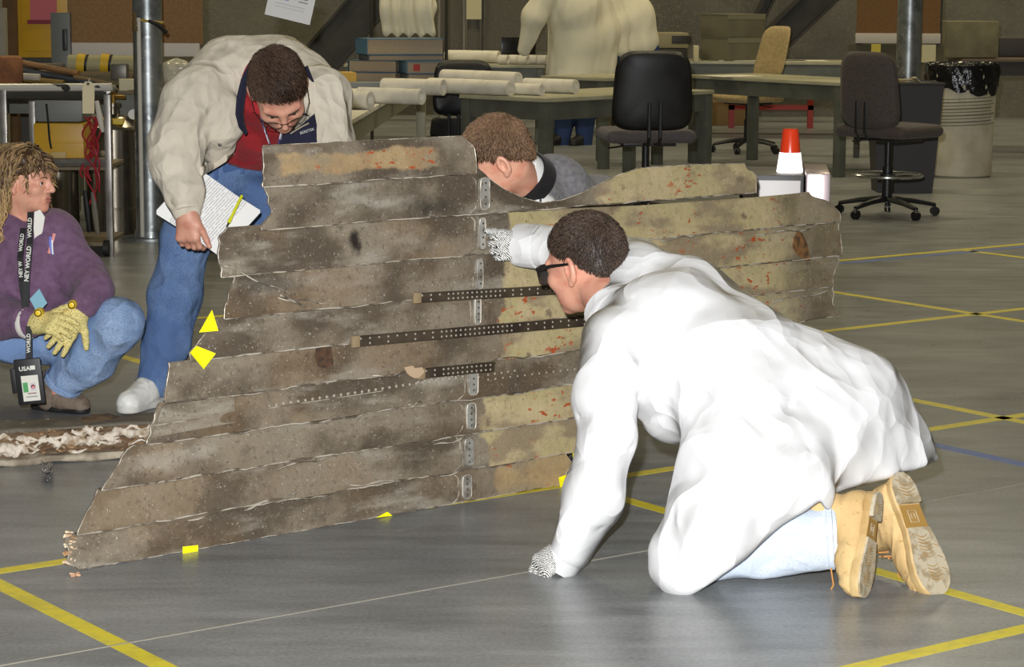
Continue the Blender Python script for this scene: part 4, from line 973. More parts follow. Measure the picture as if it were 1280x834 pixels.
# red shirt
RED = cloth('red_knit', rgb(158, 38, 44), rgb(138, 28, 34), sc=12); fold_bump(RED, [(8, 0.02, (1, 1, 0.6))], 0.6, 0.8)
s = SDF(); s.chain([(306, 196, 8.40, 38), (322, 150, 8.26, 43), (335, 112, 8.12, 40), (340, 92, 8.05, 26)], 0.04)
s.plane(W(306, 210, 8.3), W(300, 240, 8.33) - W(312, 190, 8.28), 0.006)
red = sdf_obj('red_shirt', s, 0.009, RED, sm, crumple(61, 0.008, 9, 0.003, 20))
mb = MB(); mb.tube([W(px, py, d) for px, py, d in ((320, 100, 7.93), (316, 118, 7.92), (322, 134, 7.91), (334, 142, 7.9))], [0.012, 0.018, 0.02, 0.014], 8, flat=(0.4, 1.2)); mb.build('shirt_collar', RED, red)
# beige jacket, open at the front
BEI = cloth('beige_cotton', rgb(208, 198, 180), rgb(194, 184, 166), sc=3, bump=(250, 0.2, 0.002)); fold_bump(BEI, [(6.5, 0.040, (1, 1, 0.55)), (15, 0.012, (1, 1, 0.5))], 0.7, 0.9)
def jacket(sd, g):
    sd.chain([(246, 128, 8.06, 44 + g), (290, 98, 8.20, 48 + g), (345, 92, 8.22, 44 + g), (398, 122, 8.06, 40 + g)], 0.06)      # back and shoulders
    sd.chain([(298, 110, 8.22, 50 + g), (290, 160, 8.38, 46 + g), (284, 186, 8.42, 42 + g)], 0.05)                               # body
    sd.chain([(372, 112, 8.18, 46 + g), (368, 160, 8.36, 44 + g), (352, 196, 8.42, 40 + g)], 0.05)
    return sd
s = jacket(SDF(), 0)
s.chain([(244, 130, 8.03, 44), (222, 176, 7.98, 36), (220, 205, 7.95, 32)], 0.03)
s.chain([(220, 205, 7.95, 32), (230, 240, 7.90, 24), (233, 264, 7.88, 18)], 0.03)
s.chain([(400, 126, 8.03, 40), (412, 176, 7.98, 30), (414, 240, 7.94, 25)], 0.03)
hem_t = nrm(W(318, 172, 8.2) - W(248, 222, 8.2)); hem_d = nrm(np.cross(hem_t, (0, 1, 0)));
if hem_d[2] > 0: hem_d = -hem_d
Rh = np.stack([hem_t, np.cross(hem_d, hem_t), hem_d], 1)
s.chain([(262, 190, 8.30, 26), (300, 172, 8.26, 20)], 0.03)
s.box(W(262, 214, 8.32) + hem_d * 0.20 + hem_t * 0.05, (0.16, 0.28, 0.2), Rh, 0.003, 0.008, sub=True)
# opening
def opening(sd, g):
    sd.chain([(338, 92, 7.86, 34 - g), (334, 125, 7.86, 32 - g), (345, 165, 7.9, 42 - g), (345, 215, 8.05, 52 - g)], 0.03, sub=True)
    return sd
opening(s, 0)
s.chain([(322, 196, 8.26, 34), (340, 130, 8.10, 36), (340, 90, 8.05, 28)], 0.01, sub=True)
s.chain([(262, 135, 8.02, 26), (276, 158, 8.03, 22), (272, 186, 8.10, 22)], 0.03); s.chain([(288, 130, 8.00, 12), (292, 158, 8.02, 10)], 0.03)
s.box(W(262, 214, 8.32) + hem_d * 0.20 + hem_t * 0.05, (0.16, 0.31, 0.2), Rh, 0.003, 0.006, sub=True)
arm_specs = [((200, 190), (262, 158), -0.013, 0.016), ((195, 205), (250, 190), 0.008, 0.012), ((205, 225), (248, 205), -0.010, 0.012), ((212, 150), (240, 110), 0.009, 0.013), ((250, 215), (262, 140), -0.012, 0.014), ((228, 165), (270, 120), 0.008, 0.012), ((212, 245), (246, 238), -0.006, 0.010), ((240, 95), (300, 62), 0.006, 0.014), ((405, 110), (425, 170), -0.008, 0.010), ((395, 130), (412, 175), 0.008, 0.010), ((280, 130), (262, 200), 0.008, 0.014)]
def on2(px, py, sd, a=7.4, b=8.8):
    for yy in np.arange(a, b, 0.01):
        if sd.ev(W(px, py, yy)[None].astype(np.float32))[0] < 0.004: return W(px, py, yy)
    return W(px, py, b - 0.4)
sp_ = [(on2(*a, s), on2(*b, s), am, wd) for a, b, am, wd in arm_specs]
jk = sdf_obj('beige_jacket', s, 0.0075, BEI, sm, directed_folds(crumple(71, 0.013, 7.5, 0.004, 18, (1, 1, 0.7)), [(a, b, am * 1.7, wd * 1.1) for a, b, am, wd in sp_]))
# hem band and front edge
mb = MB(); mb.tube([on2(px, py, s) + np.array([0, -0.004, 0]) for px, py in ((252, 214), (266, 207), (282, 197), (296, 186), (307, 177))], 0.012, 8, flat=(0.5, 1.3)); mb.build('hem_band', BEI, jk)
mb = MB(); mb.lathe(W(232, 258, 7.885), [(0.050, -0.016), (0.0535, -0.01), (0.052, 0.016), (0.046, 0.018), (0.04, 0.0)], 22, nrm(W(234, 272, 7.87) - W(229, 240, 7.9))); mb.build('cuff', BEI, jk)
mb = MB(); p = on2(275, 181, s); mb.lathe(p, [(0.006, 0.002), (0.006, -0.004), (0.003, -0.005)], 10, (0, 1, 0)); mb.build('button', mat('dark_button', rgb(40, 36, 32), 0.4), jk)
# navy lining turned out along the opening
NAVY = cloth('navy_lining', rgb(32, 32, 52), rgb(24, 24, 40), sc=10)
def band(pts, wid, nm, m_, par):
    mb = MB(); mb.tube([W(*p) for p in pts], wid, 8, flat=(0.35, 1.0)); return mb.build(nm, m_, par)
band([(334, 64, 8.00), (317, 80, 7.95), (306, 102, 7.92), (301, 122, 7.91), (299, 142, 7.91), (302, 156, 7.92), (308, 167, 7.95)], [0.014, 0.019, 0.020, 0.020, 0.018, 0.015, 0.008], 'jacket_lining', NAVY, jk)
band([(382, 84, 7.98), (388, 104, 7.96), (388, 125, 7.95), (386, 145, 7.95)], [0.014, 0.022, 0.03, 0.034], 'jacket_lining', NAVY, jk)
# inner flap with its woven name tape
mb = MB(); fl_pts = [(352, 170), (372, 160), (393, 142), (399, 172), (396, 182), (350, 182)]
P3 = [W(a, b, 7.90) for a, b in fl_pts]; o0 = P3[0]; U = np.array([1.0, 0, 0]); V = np.array([0, 0.15, 0.98]); mb.prism([((p - o0) @ U, (p - o0) @ EZ / 0.98) for p in P3], o0, U, V, np.array([0, 1.0, -0.1]), 0.008); flp = mb.build('inner_flap', NAVY, jk, smooth=False)
GREYW = mat('woven_white', rgb(190, 188, 186), 0.8)
mb = MB(); mb.tube([W(363, 167, 7.885), W(378, 158, 7.885), W(386, 154, 7.885)], 0.0028, 5); mb.build('pocket_piping', mat('piping_tan', rgb(150, 142, 118), 0.7), flp)
def text_mesh(body, size, extr=0.0005, bold=False):
    cu = bpy.data.curves.new('t', 'FONT'); cu.body = body; cu.size = size; cu.extrude = extr; cu.align_x = 'CENTER'; cu.align_y = 'CENTER'; cu.resolution_u = 2
    if bold: cu.offset = size * 0.02
    o = bpy.data.objects.new('t', cu); COL.objects.link(o); bpy.context.view_layer.update(); me = bpy.data.meshes.new_from_object(o.evaluated_get(bpy.context.evaluated_depsgraph_get())); bpy.data.objects.remove(o); return me
def text(name, body, size, loc, R, m_, parent, bold=False):
    me = text_mesh(body, size, 0.0005, bold); M4 = Matrix.Identity(4)
    for i in range(3):
        for j in range(3): M4[i][j] = R[i][j]
        M4[i][3] = float(loc[i])
    me.transform(M4); me.materials.append(m_); o = bpy.data.objects.new(name, me); link(o, parent); return o
tilt = 0.30; ct, st_ = math.cos(tilt), math.sin(tilt)
RF = np.array([[ct, -st_, 0], [0, 0, -1], [st_, ct, 0]])     # text facing the camera, turned anticlockwise
text('woven_lettering', 'BERETEK', 0.013, W(384, 164, 7.878), RF, GREYW, flp)
# head
hc = W(348, 112, 7.78); fw = nrm([0.20, -0.50, -0.84]); up = nrm([0.03, -0.84, 0.52]); fw = nrm(fw - up * (fw @ up))
R = np.stack([np.cross(fw, up), fw, up], 1); HS = 1.15
hs, X = head_sdf(hc, R, HS); hs.cone(X(0, -0.022, -0.05), W(336, 96, 8.06), 0.056, 0.064, 0.03)
core = SDF(); core.chain([(336, 96, 8.06, 18), (320, 140, 8.2, 28), (296, 200, 8.42, 26)], 0.04)
core.chain([(244, 130, 8.05, 18), (221, 195, 7.95, 14), (234, 262, 7.88, 9)], 0.02); core.chain([(398, 126, 8.05, 18), (412, 180, 7.98, 13), (414, 240, 7.94, 9)], 0.02); core.chain([(280, 120, 8.15, 20), (370, 115, 8.15, 20)], 0.03)
core.chain([(276, 205, 8.42, 24), (219, 366, 8.30, 17), (190, 492, 8.26, 10)], 0.02); core.chain([(312, 205, 8.46, 24), (352, 380, 8.55, 17), (368, 488, 8.58, 10)], 0.02)
hand = hand_sdf(W(234, 268, 7.87), np.array([0.02, -0.06, -1.0]), np.array([-0.35, -0.93, 0.0]), 1.06, thumb=1, curls=[(0.55, 0.75, 0.5), (0.6, 0.85, 0.5), (0.65, 0.9, 0.5), (0.7, 0.9, 0.5)], splay=0.05, thumb_dir=(0.72, 0.62, 0.15), palm_len=0.075)
h2 = hand_sdf(W(414, 244, 7.94), np.array([0.02, 0.10, -1.0]), np.array([0.5, -0.86, 0.0]), 1.0, thumb=-1)
body = sdf_obj('body', hs, 0.0045, SKIN, sm, None, [core.mesh(0.012), hand.mesh(0.0038), h2.mesh(0.005)])
mbb = eyes(X, R, HS, sm); mbb.build('eyebrows', mat('brow_brown', rgb(60, 44, 34), 0.8), body)
short_hair('hair', hc, R, HS, ('brown', rgb(40, 28, 21), rgb(104, 78, 60)), sm, 8, n=16000, length=0.026, front=0.048, nape=-0.055, whorl=(0.02, -0.08, 0.08))
gl = MB(); wire = mat('wire_frame', rgb(70, 62, 56), 0.3, 0.8)
for sg in (-1, 1):
    gl.tube([X(sg * 0.083, -0.01, 0.012), X(sg * 0.080, 0.06, 0.008), X(sg * 0.060, 0.106, 0.004)], 0.0014, 5)
    gl.tube([X(sg * (0.033 + 0.026 * math.cos(t)), 0.112 - 0.006 * math.cos(t), -0.004 + 0.019 * math.sin(t)) for t in np.linspace(0, 2 * math.pi, 17)], 0.0013, 5, cap=False)
gl.tube([X(-0.008, 0.117, 0.004), X(0, 0.120, 0.007), X(0.008, 0.117, 0.004)], 0.0014, 5); gm_ = gl.build('eyeglasses', wire, sm)
# white trainers
def shoe(root, ankle, toe_dir, L_, m_up, m_sole, nm='shoe', lace=None):
    x = nrm([toe_dir[0], toe_dir[1], 0]); y = np.cross(EZ, x); o = np.array([ankle[0], ankle[1], 0.0]); k = L_ / 0.30; P = lambda a, b, c_: o + (x * a + y * b + EZ * c_) * k
    u = SDF(); u.cone(P(-0.05, 0, 0.055), P(0.06, 0, 0.060), 0.040 * k, 0.042 * k, 0.03); u.cone(P(0.06, 0, 0.058), P(0.17, 0, 0.036), 0.043 * k, 0.034 * k, 0.03); u.cone(P(0.06, 0, 0.045), P(0.16, 0.012, 0.03), 0.042 * k, 0.036 * k, 0.03); u.cone(P(-0.03, 0, 0.07), P(-0.015, 0, 0.115), 0.040 * k, 0.036 * k, 0.03)
    u.plane(P(0, 0, 0.018), -EZ, 0.004); u.plane(P(-0.02, 0, 0.122), EZ, 0.006)
    up_ = sdf_obj(nm, u, 0.005, m_up, root, folds(9, 0.3, 18, 40))
    so = SDF(); so.cone(P(-0.055, 0, 0.014), P(0.05, 0, 0.014), 0.042 * k, 0.040 * k, 0.03); so.cone(P(0.05, 0, 0.014), P(0.165, 0.006, 0.016), 0.042 * k, 0.044 * k, 0.03); so.plane(P(0, 0, 0.001), -EZ, 0.004); so.plane(P(0, 0, 0.030), EZ, 0.004)
    sdf_obj('sole', so, 0.006, m_sole, up_)
    mb = MB()
    for q in range(5): mb.tube([P(0.055 + 0.02 * q, -0.022, 0.098 - 0.011 * q), P(0.062 + 0.02 * q, 0, 0.106 - 0.012 * q), P(0.055 + 0.02 * q, 0.022, 0.098 - 0.011 * q)], 0.003 * k, 5)
    mb.build('laces', lace or m_up, up_); return up_
WSH = mat('white_leather', rgb(226, 224, 218), 0.5, var=[(14, rgb(190, 188, 182), 0.5, 0.6)]); WSO = mat('white_sole', rgb(205, 202, 194), 0.7)
shoe(sm, W(193, 470, 8.27), (-0.42, -0.85), 0.30, WSH, WSO, lace=mat('lace_mid_grey', rgb(150, 148, 146), .8)); shoe(sm, W(366, 470, 8.58), (0.2, -0.95), 0.30, WSH, WSO)  # laces are plain grey so they stand out on the white uppers
rebase(sm, (-1.25, 8.3, 0))
# lanyard round his neck
lan = thing('lanyard', 'blue and white lanyard hanging from the bending person\'s neck over the red shirt', 'lanyard')
for a in ([(328, 96, 7.92), (325, 130, 7.86), (327, 150, 7.86), (337, 180, 7.9)], [(358, 130, 7.92), (353, 160, 7.88), (348, 185, 7.9)]):
    mb = MB(); mb.tube([W(*p) for p in a], 0.009, 6, flat=(0.25, 1.0)); mb.build('strap', mat('lanyard_stripe', rgb(214, 216, 230), 0.6, var=[(45, rgb(60, 62, 120), 0.5, 0.54)]), lan)
rebase(lan, W(340, 180, 7.9))
# sheaf of papers in his hand, with a highlighter clipped on it
def print_mat(name, scale, lo=0.0, base=rgb(240, 239, 236), ink=rgb(150, 150, 150), axis='Y', paras=3.0):
    M = mat(name, base, 0.7); nt = M.node_tree; N = nt.nodes; L = nt.links; tc = N.new('ShaderNodeTexCoord')
    w = N.new('ShaderNodeTexWave'); w.bands_direction = axis; w.inputs['Scale'].default_value = scale; L.new(tc.outputs['Object'], w.inputs['Vector'])
    n = N.new('ShaderNodeTexNoise'); n.inputs['Scale'].default_value = 85; L.new(tc.outputs['Object'], n.inputs['Vector'])
    sp = N.new('ShaderNodeSeparateXYZ'); L.new(tc.outputs['Object'], sp.inputs[0])
    def mm(op, a, b):
        x = N.new('ShaderNodeMath'); x.operation = op; x.use_clamp = True
        for i, q in enumerate((a, b)):
            if isinstance(q, (int, float)): x.inputs[i].default_value = q
            else: L.new(q, x.inputs[i])
        return x.outputs[0]
    ab = N.new('ShaderNodeMath'); ab.operation = 'ABSOLUTE'; L.new(sp.outputs[0], ab.inputs[0]); ay = N.new('ShaderNodeMath'); ay.operation = 'ABSOLUTE'; L.new(sp.outputs[1], ay.inputs[0])
    mk = mm('MULTIPLY', mm('GREATER_THAN', w.outputs['Fac'], 0.55), mm('GREATER_THAN', n.outputs['Fac'], 0.42))
    mk = mm('MULTIPLY', mk, mm('MULTIPLY', mm('LESS_THAN', ab.outputs[0], 0.085), mm('LESS_THAN', ay.outputs[0], 0.115)))
    x = N.new('ShaderNodeMix'); x.data_type = 'RGBA'; x.inputs['A'].default_value = (*base, 1); x.inputs['B'].default_value = (*ink, 1); L.new(mk, x.inputs['Factor']); L.new(x.outputs['Result'], N['Principled BSDF'].inputs['Base Color']); return M
corners = [W(185, 265, 7.93), W(253, 214, 8.02), W(320, 252, 7.98), W(268, 316, 7.86)]
ctr = (corners[1] + corners[3]) / 2; ux = nrm(corners[3] - W(190, 262, 7.93)); vy = nrm(corners[2] - corners[3]); vy = nrm(vy - ux * (ux @ vy)); nn = np.cross(ux, vy)
if nn[1] > 0: nn = -nn
pap = thing('paper_sheaf', 'sheaf of printed white papers held in the bending person\'s hand', 'papers')
PM = print_mat('printed_page', 34, axis='X', ink=rgb(200, 200, 202))
for q in range(3):
    mb = MB(); off = -nn * 0.0022 * q; a_ = 0.03 * q - 0.02; Rr = np.stack([ux, vy, np.cross(ux, vy)], 1) @ rz(a_)
    mb.box((0, 0, 0), (0.279, 0.216, 0.0016)); o = mb.build('page', PM, pap, smooth=False)
    M4 = Matrix.Identity(4); c_ = ctr + off
    for i in range(3):
        for j in range(3): M4[i][j] = Rr[i][j]
        M4[i][3] = c_[i] - ctr[i]
    o.matrix_local = M4
pap.location = ctr
hl = thing('highlighter', 'slim yellow highlighter pen with a dark tip lying on the papers', 'pen'); a = W(303, 244, 7.955); b = W(285, 281, 7.885); ax = nrm(b - a); L_ = np.linalg.norm(b - a)
mb = MB(); mb.lathe(a - np.array([0, 0.012, 0]), [(0.004, 0), (0.005, 0.003), (0.005, L_ * 0.78), (0.0062, L_ * 0.78), (0.006, L_ * 0.92), (0.004, L_ * 0.93)], 10, ax); mb.build('barrel', mat('fluor_yellow', rgb(222, 224, 40), 0.35), hl)
mb = MB(); mb.lathe(b - np.array([0, 0.012, 0]), [(0.0035, -0.01), (0.003, 0.006), (0.001, 0.012)], 8, ax); mb.build('tip', mat('pen_dark', rgb(40, 42, 40), 0.4), hl); rebase(hl, b)
# ================================================================== the squatting person in the purple fleece
wm = thing('person', 'person with curly brown hair in a purple fleece, jeans and yellow gloves squatting', 'person')
PUR = cloth('purple_fleece', rgb(116, 88, 114), rgb(104, 77, 102), sc=40, bump=(260, 0.5, 0.004)); fold_bump(PUR, [(6, 0.025, (1, 1, 0.6))], 0.7, 0.7)
s = SDF()
s.chain([(30, 300, 8.18, 42), (22, 350, 8.22, 52), (15, 400, 8.28, 50)], 0.06)
s.chain([(66, 300, 8.12, 34), (55, 350, 8.15, 44), (40, 395, 8.2, 42)], 0.06)
s.chain([(-15, 318, 8.16, 34), (-8, 370, 8.10, 30), (-2, 398, 8.02, 26)], 0.04)              # her right arm
s.chain([(-2, 396, 8.02, 27), (36, 404, 7.92, 19)], 0.03)
s.chain([(76, 305, 8.12, 30), (104, 345, 8.06, 27), (117, 362, 8.0, 24)], 0.04)               # her left arm
s.chain([(117, 362, 8.0, 24), (107, 378, 7.93, 20)], 0.03)
s.chain([(4, 284, 8.20, 20), (34, 284, 8.20, 22), (66, 284, 8.14, 19)], 0.05)
s.ell(W(40, 262, 8.12), (0.058, 0.058, 0.045), None, 0.012, sub=True)
fsp = [((100, 330), (128, 352), -0.008, 0.010), ((98, 358), (130, 345), 0.006, 0.010), ((50, 360), (85, 330), -0.008, 0.012), ((20, 330), (45, 380), 0.006, 0.012)]
sp_ = [(on2(*a, s, 7.6, 8.6), on2(*b, s, 7.6, 8.6), am, wd) for a, b, am, wd in fsp]
fl_ = sdf_obj('purple_fleece', s, 0.0085, PUR, wm, directed_folds(crumple(81, 0.014, 7, 0.004, 18), sp_))
WIN = mat('white_cuff', rgb(226, 222, 214), 0.8)
for p, q, r in (((34, 404, 7.925), (44, 404, 7.91), 20), ((106, 379, 7.925), (100, 389, 7.91), 17)):
    a = W(*p); ax = nrm(W(*q) - a); r /= PXM(a); mb = MB(); mb.lathe(a, [(r * .96, -0.012), (r * 1.04, 0.0), (r * 1.02, 0.009), (r * .86, 0.009), (r * .84, 0)], 20, ax); mb.build('shirt_cuff', WIN, fl_)
# white shirt collar at the throat
mb = MB(); cp = [(50, 262), (56, 272), (53, 290), (44, 310), (42, 285), (43, 265)]; P3 = [W(a, b, 8.035 - 0.0004 * (310 - b)) for a, b in cp]
mb.add(P3 + [p + np.array([0, 0.01, 0]) for p in P3], [tuple(range(6)), tuple(range(6, 12))[::-1]] + [((i + 1) % 6, i, i + 6, (i + 1) % 6 + 6) for i in range(6)]); mb.build('shirt_collar', WIN, fl_, smooth=False)
# jeans
DEN2 = jeans_mat('washed_denim', rgb(116, 142, 184), rgb(156, 178, 208)); fold_bump(DEN2, [(7, 0.03, (1, 1, 0.7)), (15, 0.010, (1, 1, 0.7))], 0.6, 0.8)
s = SDF()
s.chain([(30, 425, 8.38, 40), (95, 412, 8.15, 40), (146, 404, 7.98, 32)], 0.04)          # near-side thigh to her left knee
s.chain([(146, 405, 7.98, 32), (112, 448, 8.06, 32), (82, 476, 8.11, 24)], 0.03)         # shin
s.chain([(10, 420, 8.4, 44), (-30, 412, 8.2, 38), (-80, 415, 8.05, 32)], 0.04)
s.chain([(-80, 415, 8.05, 32), (-60, 460, 8.15, 27), (-45, 490, 8.2, 22)], 0.03); s.chain([(45, 425, 8.15, 30), (10, 425, 8.1, 30), (-20, 424, 8.1, 26)], 0.05)
hn = nrm(W(70, 500, 8.13) - W(100, 452, 8.08)); s.plane(W(76, 483, 8.11), hn, 0.004)
j2 = sdf_obj('jeans', s, 0.009, DEN2, wm, crumple(91, 0.012, 8, 0.005, 20))
mb = MB(); mb.lathe(W(79, 479, 8.11), [(0.062, -0.012), (0.072, -0.008), (0.072, 0.008), (0.066, 0.01), (0.058, 0)], 22, hn); mb.build('hem', DEN2, j2)
# boots
BRN = mat('brown_suede', rgb(122, 106, 92), 0.85, var=[(20, rgb(96, 82, 70), 0.45, 0.62)]); BLK = mat('black_rubber', rgb(26, 25, 24), 0.6)
shoe(wm, W(62, 490, 8.16), (0.80, -0.42), 0.24, BRN, BLK, 'ankle_boot', mat('lace_grey', rgb(88, 78, 70), 0.8)); shoe(wm, W(-45, 490, 8.22), (-0.5, -0.8), 0.24, BRN, BLK, 'ankle_boot')
s = SDF(); a = W(60, 478, 8.14); s.cone(a, a - EZ * 0.06, 0.044, 0.042); sdf_obj('boot_shaft', s, 0.006, BRN, wm)
# head in profile
hc = W(32, 227, 8.13); fw = nrm([0.93, -0.34, -0.10]); up = nrm([0.03, 0.0, 1.0]); fw = nrm(fw - up * (fw @ up)); R = np.stack([np.cross(fw, up), fw, up], 1); HS = 0.96
hs, X = head_sdf(hc, R, HS, True); hs.cone(X(0, -0.02, -0.05), W(30, 292, 8.18), 0.048, 0.056, 0.03)
core = SDF(); core.chain([(30, 292, 8.18, 18), (25, 350, 8.22, 34), (18, 410, 8.32, 34)], 0.04)
core.chain([(-12, 320, 8.16, 16), (-2, 397, 8.02, 13), (40, 404, 7.91, 9)], 0.02); core.chain([(74, 308, 8.12, 16), (116, 361, 8.0, 13), (102, 386, 7.92, 9)], 0.02); core.chain([(-10, 320, 8.16, 17), (72, 308, 8.12, 17)], 0.03)
core.chain([(30, 425, 8.36, 24), (146, 404, 7.98, 18), (70, 490, 8.13, 10)], 0.02); core.chain([(10, 420, 8.4, 26), (-80, 415, 8.05, 18), (-45, 492, 8.2, 10)], 0.02)
body = sdf_obj('body', hs, 0.004, SKIN2, wm, None, [core.mesh(0.012)])
mbb = eyes(X, R, HS, wm); mbb.build('eyebrows', mat('brow_light', rgb(110, 82, 56), 0.8), body)
mb = MB(); mb.tube([X(-0.017, 0.0945, -0.0560), X(0, 0.0965, -0.0555), X(0.017, 0.0945, -0.0560)], 0.0035, 6); mb.tube([X(-0.015, 0.094, -0.0665), X(0, 0.0955, -0.067), X(0.015, 0.094, -0.0665)], 0.0038, 6); mb.build('lips', mat('lip_rose', rgb(186, 110, 100), 0.4), body)
# long curly hair: a cap and hanging locks
rg = np.random.default_rng(17); cap = SDF(); cap.ell(X(0, -0.018, 0.040), np.array([0.083, 0.100, 0.090]) * HS, R); cap.ell(X(0, -0.06, -0.03), np.array([0.082, 0.06, 0.09]) * HS, R, 0.03); cap.box(X(0, 0.075, -0.075), np.array([0.13, 0.085, 0.10]) * HS, R, 0.02, 0.015, sub=True)
cv, cf = cap.mesh(0.006, lambda P, g: 0.006 * vnoise(P * 60, 2) + 0.004 * vnoise(P * 140, 3)); mb = MB(); mb.v = [tuple(p) for p in cv]; mb.f = [tuple(q) for q in cf]; mb.t = [0.1] * len(cv)
for i in range(1500):
    th = rg.uniform(-math.pi, math.pi); ph = rg.uniform(-0.35, 1.35); d = np.array([math.sin(th) * math.cos(ph), math.cos(th) * math.cos(ph), math.sin(ph)])
    q = np.array([0, -0.018, 0.040]) + d * np.array([0.080, 0.098, 0.090])
    if q[1] > 0.045 and q[2] < 0.062: continue
    fringe = q[1] > 0.035
    L_ = rg.uniform(0.04, 0.065) if fringe else rg.uniform(0.26, 0.46)
    n = 12 if fringe else 26; p = q.copy(); pts = []; r0 = rg.uniform(0.0016, 0.0036); amp = rg.uniform(0.005, 0.012); fr = rg.uniform(24, 46); ph0 = rg.uniform(0, 6.28)
    vel = nrm(d * 0.55 + np.array([np.sign(q[0]) * 0.35, 0.6 if fringe else -0.35, -0.15 if not fringe else 0.1])); 
    for k in range(n):
        stp = L_ / n; vel = nrm(vel * 0.82 + np.array([0, 0, -1.0]) * 0.22 + (np.array([np.sign(q[0]) * 0.02, -0.02, 0]) if not fringe else np.array([np.sign(q[0] + 1e-3) * 0.10, 0.0, 0]))); p = p + vel * stp
        rr = p - np.array([0, -0.018, 0.010]); e = math.sqrt((rr[0] / 0.098) ** 2 + (rr[1] / 0.112) ** 2 + (rr[2] / 0.135) ** 2)
        if e < 1: p = p + rr * (1 / max(e, 0.3) - 1) * 0.6
        if p[1] > 0.012 and p[2] < 0.05 and not fringe: p[1] -= 0.016
        t = k * stp; off = amp * min(1, k / 5) * np.array([math.cos(t * fr * 2 + ph0), math.sin(t * fr * 2 + ph0), 0.3 * math.sin(t * fr + ph0)])
        pts.append(X(*(p + off)))
    tn = min(max(rg.normal(0.35, 0.25) + (0.0 if q[2] > 0.05 else 0.25), 0), 1)
    mb.tube(pts, [r0 * (1 - 0.65 * (k / n) ** 2) for k in range(n)], 4, tone=tn)
# locks lighten towards their ends
hv = np.array(mb.v); zz = hv[:, 2]; tn = np.array(mb.t) + np.clip((hc[2] - 0.02 - zz) / 0.2, -0.1, 0.45)
ho = mesh_obj('hair', mb.v, mb.f, attr_mat('hair_curly', rgb(66, 46, 32), rgb(196, 162, 112), 0.45), wm, True, None, np.clip(tn, 0, 1))
# yellow dotted gloves, one folded over the other
YGL = mat('yellow_glove', rgb(226, 208, 138), 0.8, bump=(300, 0.4, 0.003)); 
def ydots():
    M = mat('yellow_dotted_glove', rgb(214, 196, 124), 0.8); nt = M.node_tree; N = nt.nodes; L = nt.links; tc = N.new('ShaderNodeTexCoord'); vo = N.new('ShaderNodeTexVoronoi'); vo.inputs['Scale'].default_value = 190; L.new(tc.outputs['Object'], vo.inputs['Vector'])
    r = N.new('ShaderNodeValToRGB'); r.color_ramp.elements[0].position = 0.25; r.color_ramp.elements[1].position = 0.42; r.color_ramp.elements[0].color = (*rgb(150, 132, 74), 1); r.color_ramp.elements[1].color = (*rgb(222, 206, 136), 1); L.new(vo.outputs['Distance'], r.inputs['Fac']); L.new(r.outputs['Color'], N['Principled BSDF'].inputs['Base Color']); return M
YD = ydots()
h1 = hand_sdf(W(98, 389, 7.92), nrm(W(74, 424, 7.86) - W(98, 389, 7.92)) , np.array([0.25, -0.95, 0.15]), 1.0, thumb=1, curls=[(0.15, 0.2, 0.2), (0.2, 0.25, 0.2), (0.2, 0.25, 0.2), (0.25, 0.3, 0.2)], splay=0.16, fat=1.18, thumb_dir=(0.6, 0.75, 0.05), palm_len=0.085)
h2 = hand_sdf(W(46, 404, 7.90), nrm(W(88, 406, 7.80) - W(46, 404, 7.90)), np.array([0.1, -0.75, 0.65]), 1.0, thumb=1, curls=[(0.3, 0.45, 0.4), (0.35, 0.5, 0.4), (0.35, 0.55, 0.4), (0.4, 0.6, 0.4)], splay=0.14, fat=1.18, palm_len=0.085, thumb_dir=(0.75, 0.5, 0.2))
for hh_, wc in ((h1, (100, 384, 7.905)), (h2, (48, 402, 7.865))):
    g_ = sdf_obj('glove', hh_, 0.0038, YD, wm)
    mb = MB(); mb.lathe(W(*wc), [(0.016, 0.006), (0.016, -0.004), (0.013, -0.007), (0.0, -0.007)], 14, (0, 1, 0)) if False else None
for (px, py, d) in ((90, 381, 7.862), (48, 391, 7.85)):
    mb = MB(); p = W(px, py, d); mb.lathe(p, [(0.015, 0.03), (0.015, -0.002), (0.012, -0.006), (0.005, -0.0075)], 16, (0, 1, 0)); bd = mb.build('glove_badge', mat('badge_yellow', rgb(238, 200, 40), 0.4), wm)
    mb = MB(); mb.tube([p + np.array([0.011 * math.cos(t), -0.0075, 0.011 * math.sin(t)]) for t in np.linspace(0, 6.283, 17)], 0.0018, 5, cap=False); mb.build('badge_ring', mat('badge_black', rgb(30, 28, 24), 0.5), bd)
# ribbon pin on the fleece
p0 = on2(60, 308, s, 7.6, 8.6)
pin = MB(); a = W(66, 291, 8.0); b = W(63, 318, 8.0)
rebase(wm, (-1.72, 8.2, 0))
rib = thing('ribbon_pin', 'small red white and blue ribbon pinned on the purple fleece', 'pin')
mb = MB(); mb.tube([W(68, 292, 7.985), W(65, 303, 7.98), W(61, 317, 7.975)], 0.006, 6, flat=(0.35, 1)); mb.build('loop', mat('ribbon_red', rgb(206, 130, 130), 0.5), rib)
mb = MB(); mb.tube([W(63, 296, 7.985), W(63, 306, 7.975), W(66, 318, 7.975)], 0.0055, 6, flat=(0.35, 1)); mb.build('tail', mat('ribbon_blue', rgb(96, 116, 196), 0.5), rib)
mb = MB(); mb.tube([W(65, 300, 7.972), W(66, 318, 7.97)], 0.0025, 6, flat=(0.4, 1)); mb.build('stripe', mat('ribbon_white', rgb(226, 222, 222), 0.5), rib); rebase(rib, W(64, 318, 7.98))
